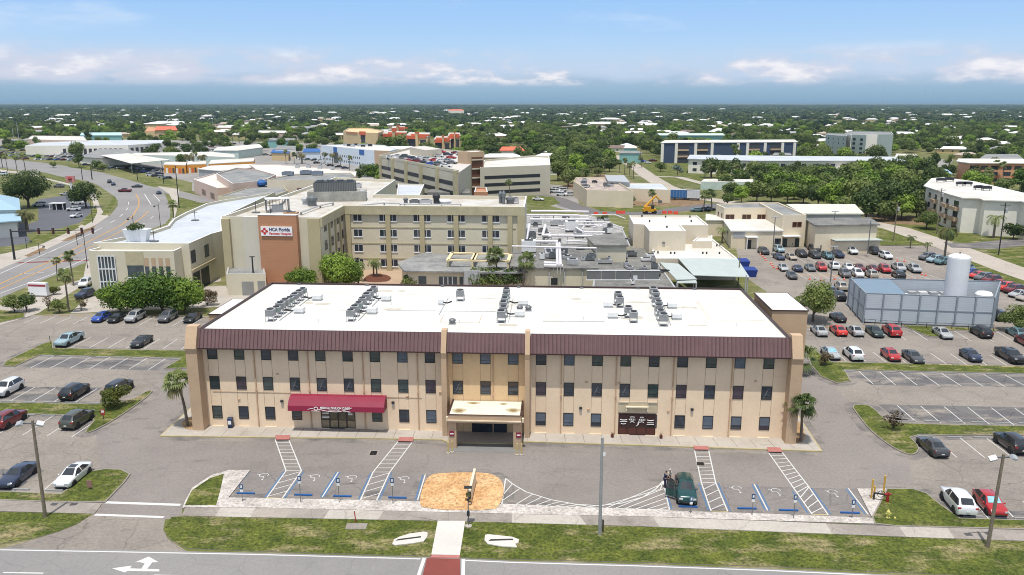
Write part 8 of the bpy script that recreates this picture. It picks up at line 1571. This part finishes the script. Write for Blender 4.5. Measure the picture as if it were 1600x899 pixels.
def instancer(name, label, P_, meshes, sc):
    coll = bpy.data.collections.new(name + '_kinds')
    for me in meshes: o = bpy.data.objects.new('k', me); coll.objects.link(o)
    me = bpy.data.meshes.new(name); me.from_pydata([(p[0], p[1], 0) for p in P_], [], [])
    [me.attributes.new(*q, 'POINT') for q in (('sc', 'FLOAT_VECTOR'), ('rt', 'FLOAT_VECTOR'), ('ix', 'INT'))]; a, b, c = (me.attributes[q] for q in ('sc', 'rt', 'ix'))
    for i, p in enumerate(P_): a.data[i].vector = sc(p); b.data[i].vector = (0, 0, rw.uniform(0, 6.28)); c.data[i].value = rw.randrange(len(meshes))
    o = bpy.data.objects.new(name, me); COL.objects.link(o); tag(o, label, 'woods', None, 'stuff')
    g = bpy.data.node_groups.new(name, 'GeometryNodeTree'); g.interface.new_socket('Geometry', in_out='INPUT', socket_type='NodeSocketGeometry'); g.interface.new_socket('Geometry', in_out='OUTPUT', socket_type='NodeSocketGeometry')
    N = g.nodes; L = g.links; gi = N.new('NodeGroupInput'); go = N.new('NodeGroupOutput'); ip = N.new('GeometryNodeInstanceOnPoints'); ci = N.new('GeometryNodeCollectionInfo'); ci.inputs['Collection'].default_value = coll; ci.inputs['Separate Children'].default_value = True; ci.inputs['Reset Children'].default_value = True
    def na(nm, ty): n = N.new('GeometryNodeInputNamedAttribute'); n.data_type = ty; n.inputs['Name'].default_value = nm; return [s for s in n.outputs if s.enabled][0]
    L.new(gi.outputs[0], ip.inputs['Points']); L.new(ci.outputs[0], ip.inputs['Instance']); ip.inputs['Pick Instance'].default_value = True; L.new(na('ix', 'INT'), ip.inputs['Instance Index']); L.new(na('sc', 'FLOAT_VECTOR'), ip.inputs['Scale']); L.new(na('rt', 'FLOAT_VECTOR'), ip.inputs['Rotation']); L.new(ip.outputs[0], go.inputs[0])
    m = o.modifiers.new('g', 'NODES'); m.node_group = g; return o
instancer('suburb_woods', 'green tree cover of the suburb between the far houses', pts[NI:], [TREES[k][0] for k in ('mid_a', 'mid_b', 'mid_c', 'mid_d', 'mid_e', 'mid_b')], lambda p: (lambda s: (s, s, s * rw.uniform(.75, 1.1)))(rw.uniform(.65, 1.1)))
# canopy lumps for the distance
def lump(seed, n=150):
    r3 = random.Random(seed); c, L_ = crown(r3, 2.0, 1.0, 0.0, n, .34, [lf_far, lf_oak, lf_far, lf_far][seed % 4], 7); return c.mesh('canopy')
P3 = []; y = 1300.0
while y < 11000:
    st_ = max(12, y * .0105); n = int(1.36 * y / st_)
    for k in range(n):
        p = ((k / n - .5) * 1.36 * y + rw.uniform(-.4, .4) * st_, y + rw.uniform(-.5, .5) * st_ * 1.2)
        if noise.noise(Vector((p[0] / 260, p[1] / 420, 7))) < -.38 or near_house(p) or not clear(p): continue
        P3.append(p)
    y += st_ * 1.25
instancer('distant_forest', 'dark green forest and suburb canopy stretching to the horizon', P3, [lump(k) for k in range(6)], lambda p: (lambda w: (w * .62, w * .62, rw.uniform(7, 11)))(max(12, p[1] * .0105)))

o = instancer('distant_rooftops', 'pale roofs of distant houses too many to count among the far woods', HX_, [HM_[0], HM_[1], HM_[4], HM_[5], HM_[2]], lambda p: (lambda s: (s, s, s))(rw.uniform(.9, 1.5))); o['category'] = 'houses'
# ================================================================== LIGHT, SKY, CAMERA
SUN_EL, SUN_AZ = 74.0, 189.0     # azimuth clockwise from +y
w = bpy.data.worlds.new('World'); SC.world = w; w.use_nodes = True; N = w.node_tree.nodes; L = w.node_tree.links; bg = N['Background']
sky = N.new('ShaderNodeTexSky'); sky.sky_type = 'NISHITA'; sky.sun_disc = False; sky.sun_elevation = R(SUN_EL); sky.sun_rotation = R(SUN_AZ); sky.altitude = 20; sky.air_density = 1.0; sky.dust_density = .6; sky.ozone_density = 2.0
tc = N.new('ShaderNodeTexCoord'); sx = N.new('ShaderNodeSeparateXYZ'); L.new(tc.outputs['Generated'], sx.inputs[0])
def math_(op, a, b=None, clamp=False):
    n = N.new('ShaderNodeMath'); n.operation = op; n.use_clamp = clamp
    for i, v in enumerate((a, b)):
        if v is None: continue
        if isinstance(v, (int, float)): n.inputs[i].default_value = v
        else: L.new(v, n.inputs[i])
    return n.outputs[0]
z = sx.outputs['Z']; zc = math_('MAXIMUM', z, .004)
def cloudnoise(sxy, sz, scale, det=7, off=0):
    cb = N.new('ShaderNodeCombineXYZ'); L.new(math_('MULTIPLY', sx.outputs['X'], sxy), cb.inputs[0]); L.new(math_('MULTIPLY', sx.outputs['Y'], sxy), cb.inputs[1]); L.new(math_('MULTIPLY_ADD', z, sz), cb.inputs[2])
    n = N.new('ShaderNodeTexNoise'); n.inputs['Scale'].default_value = scale; n.inputs['Detail'].default_value = det; n.inputs['Roughness'].default_value = .58
    ad = N.new('ShaderNodeVectorMath'); ad.inputs[1].default_value = (off, off * .3, 0); L.new(cb.outputs[0], ad.inputs[0]); L.new(ad.outputs[0], n.inputs['Vector']); return n.outputs['Fac']
def ramp(v, a, b, c=0.0, d=1.0):
    n = N.new('ShaderNodeMapRange'); n.interpolation_type = 'SMOOTHSTEP'; n.inputs[1].default_value = a; n.inputs[2].default_value = b; n.inputs[3].default_value = c; n.inputs[4].default_value = d; L.new(v, n.inputs[0]); return n.outputs[0]
def mix(f, a, b):
    n = N.new('ShaderNodeMix'); n.data_type = 'RGBA'
    if isinstance(f, (int, float)): n.inputs[0].default_value = f
    else: L.new(f, n.inputs[0])
    for i, v in ((6, a), (7, b)):
        if isinstance(v, tuple): n.inputs[i].default_value = (*v, 1)
        else: L.new(v, n.inputs[i])
    return n.outputs[2]
K = 1 / .15
toned_sky = mix(ramp(z, .05, .5, .75, .62), sky.outputs[0], mix(ramp(z, .12, .5), mix(ramp(z, .02, .12), tuple(q * K for q in lin(176, 208, 244)), tuple(q * K for q in lin(146, 192, 246))), tuple(q * K for q in lin(226, 228, 230))))  # neutral upper sky added out of view to make fill light less blue
# grey-blue cloud deck low on the horizon, white heads on top of it, thin wisps higher up
n1 = cloudnoise(3.0, 14.0, 3.2, 7, 1.3); n2 = cloudnoise(8.0, 24.0, 1.7, 8, 4.1); n3 = cloudnoise(1.6, 7.0, 2.0, 6, 9.0)
deck_top = math_('ADD', math_('MULTIPLY', n1, .040), .006)
deck = ramp(math_('SUBTRACT', deck_top, z), -.014, .008)
deckcol = mix(ramp(z, .0, .032), tuple(q * K for q in lin(124, 162, 188)), tuple(q * K for q in lin(158, 186, 212)))
n4 = cloudnoise(1.5, 3.0, 1.6, 3, 2.2); side = ramp(math_('ABSOLUTE', math_('ADD', sx.outputs['X'], -.02)), .02, .35, -.05, .06)
hm = math_('ADD', n2, side); body = math_('ADD', hm, math_('MULTIPLY', n4, .5))
head = math_('MULTIPLY', ramp(body, .71, .88), math_('MULTIPLY', ramp(z, .016, .028), ramp(z, .040, .070, 1, 0)))
haze_ = math_('MULTIPLY', ramp(z, .012, .03), ramp(z, .03, .075, .55, 0))
wisp = math_('MULTIPLY', math_('MULTIPLY', ramp(n3, .50, .70), ramp(z, .05, .11)), .6)
c = mix(wisp, toned_sky, tuple(q * K for q in lin(232, 240, 252)))
c = mix(haze_, c, tuple(q * K for q in lin(196, 208, 230)))
c = mix(math_('MULTIPLY', deck, .78), c, deckcol)
c = mix(math_('MULTIPLY', head, .85), c, mix(ramp(n2, .5, .68), tuple(q * K for q in lin(210, 214, 230)), tuple(q * K for q in lin(250, 246, 248))))
L.new(c, bg.inputs['Color']); bg.inputs['Strength'].default_value = .15
sl = bpy.data.lights.new('sun', 'SUN'); sl.energy = 4.2; sl.angle = R(.55); sl.color = (1, .955, .89); so = bpy.data.objects.new('sun', sl); COL.objects.link(so)
az = R(SUN_AZ); el = R(SUN_EL); d = Vector((math.sin(az) * math.cos(el), math.cos(az) * math.cos(el), math.sin(el))); so.rotation_euler = d.to_track_quat('Z', 'Y').to_euler(); so.location = (0, 0, 100)
HAZE = 0.00006
if HAZE:
    mb = MB(); hz = bpy.data.materials.new('haze_air'); hz.use_nodes = True; n = hz.node_tree.nodes; n.remove(n['Principled BSDF']); pv = n.new('ShaderNodeVolumePrincipled'); pv.inputs['Density'].default_value = HAZE; pv.inputs['Color'].default_value = (.5, .72, .92, 1); pv.inputs['Anisotropy'].default_value = .3; hz.node_tree.links.new(pv.outputs[0], n['Material Output'].inputs['Volume'])
    mb.box(-30100, 30100, -400, 45100, -1.5, 60, hz); tag(mb.build('haze'), 'thin blue air over the whole town', 'haze', None, 'stuff')
cam = bpy.data.cameras.new('camera'); cam.lens = 36 * FOC / 1600; cam.sensor_width = 36; cam.clip_start = .5; cam.clip_end = 80000; co = bpy.data.objects.new('camera', cam); COL.objects.link(co); co.location = (0, 0, EYE); co.rotation_euler = (math.pi / 2 - PITCH, 0, 0); SC.camera = co
vs = SC.view_settings; vs.view_transform = 'Standard'; vs.look = 'None'; vs.exposure = .06; vs.gamma = 1; vs.use_curve_mapping = False
SC.cycles.max_bounces = 6; SC.cycles.diffuse_bounces = 3; SC.cycles.glossy_bounces = 2; SC.cycles.transmission_bounces = 3; SC.cycles.transparent_max_bounces = 4; SC.cycles.volume_bounces = 0; SC.cycles.use_denoising = True; SC.cycles.pixel_filter_type = 'BLACKMAN_HARRIS'; SC.cycles.filter_width = 1.0; SC.cycles.caustics_reflective = False; SC.cycles.caustics_refractive = False
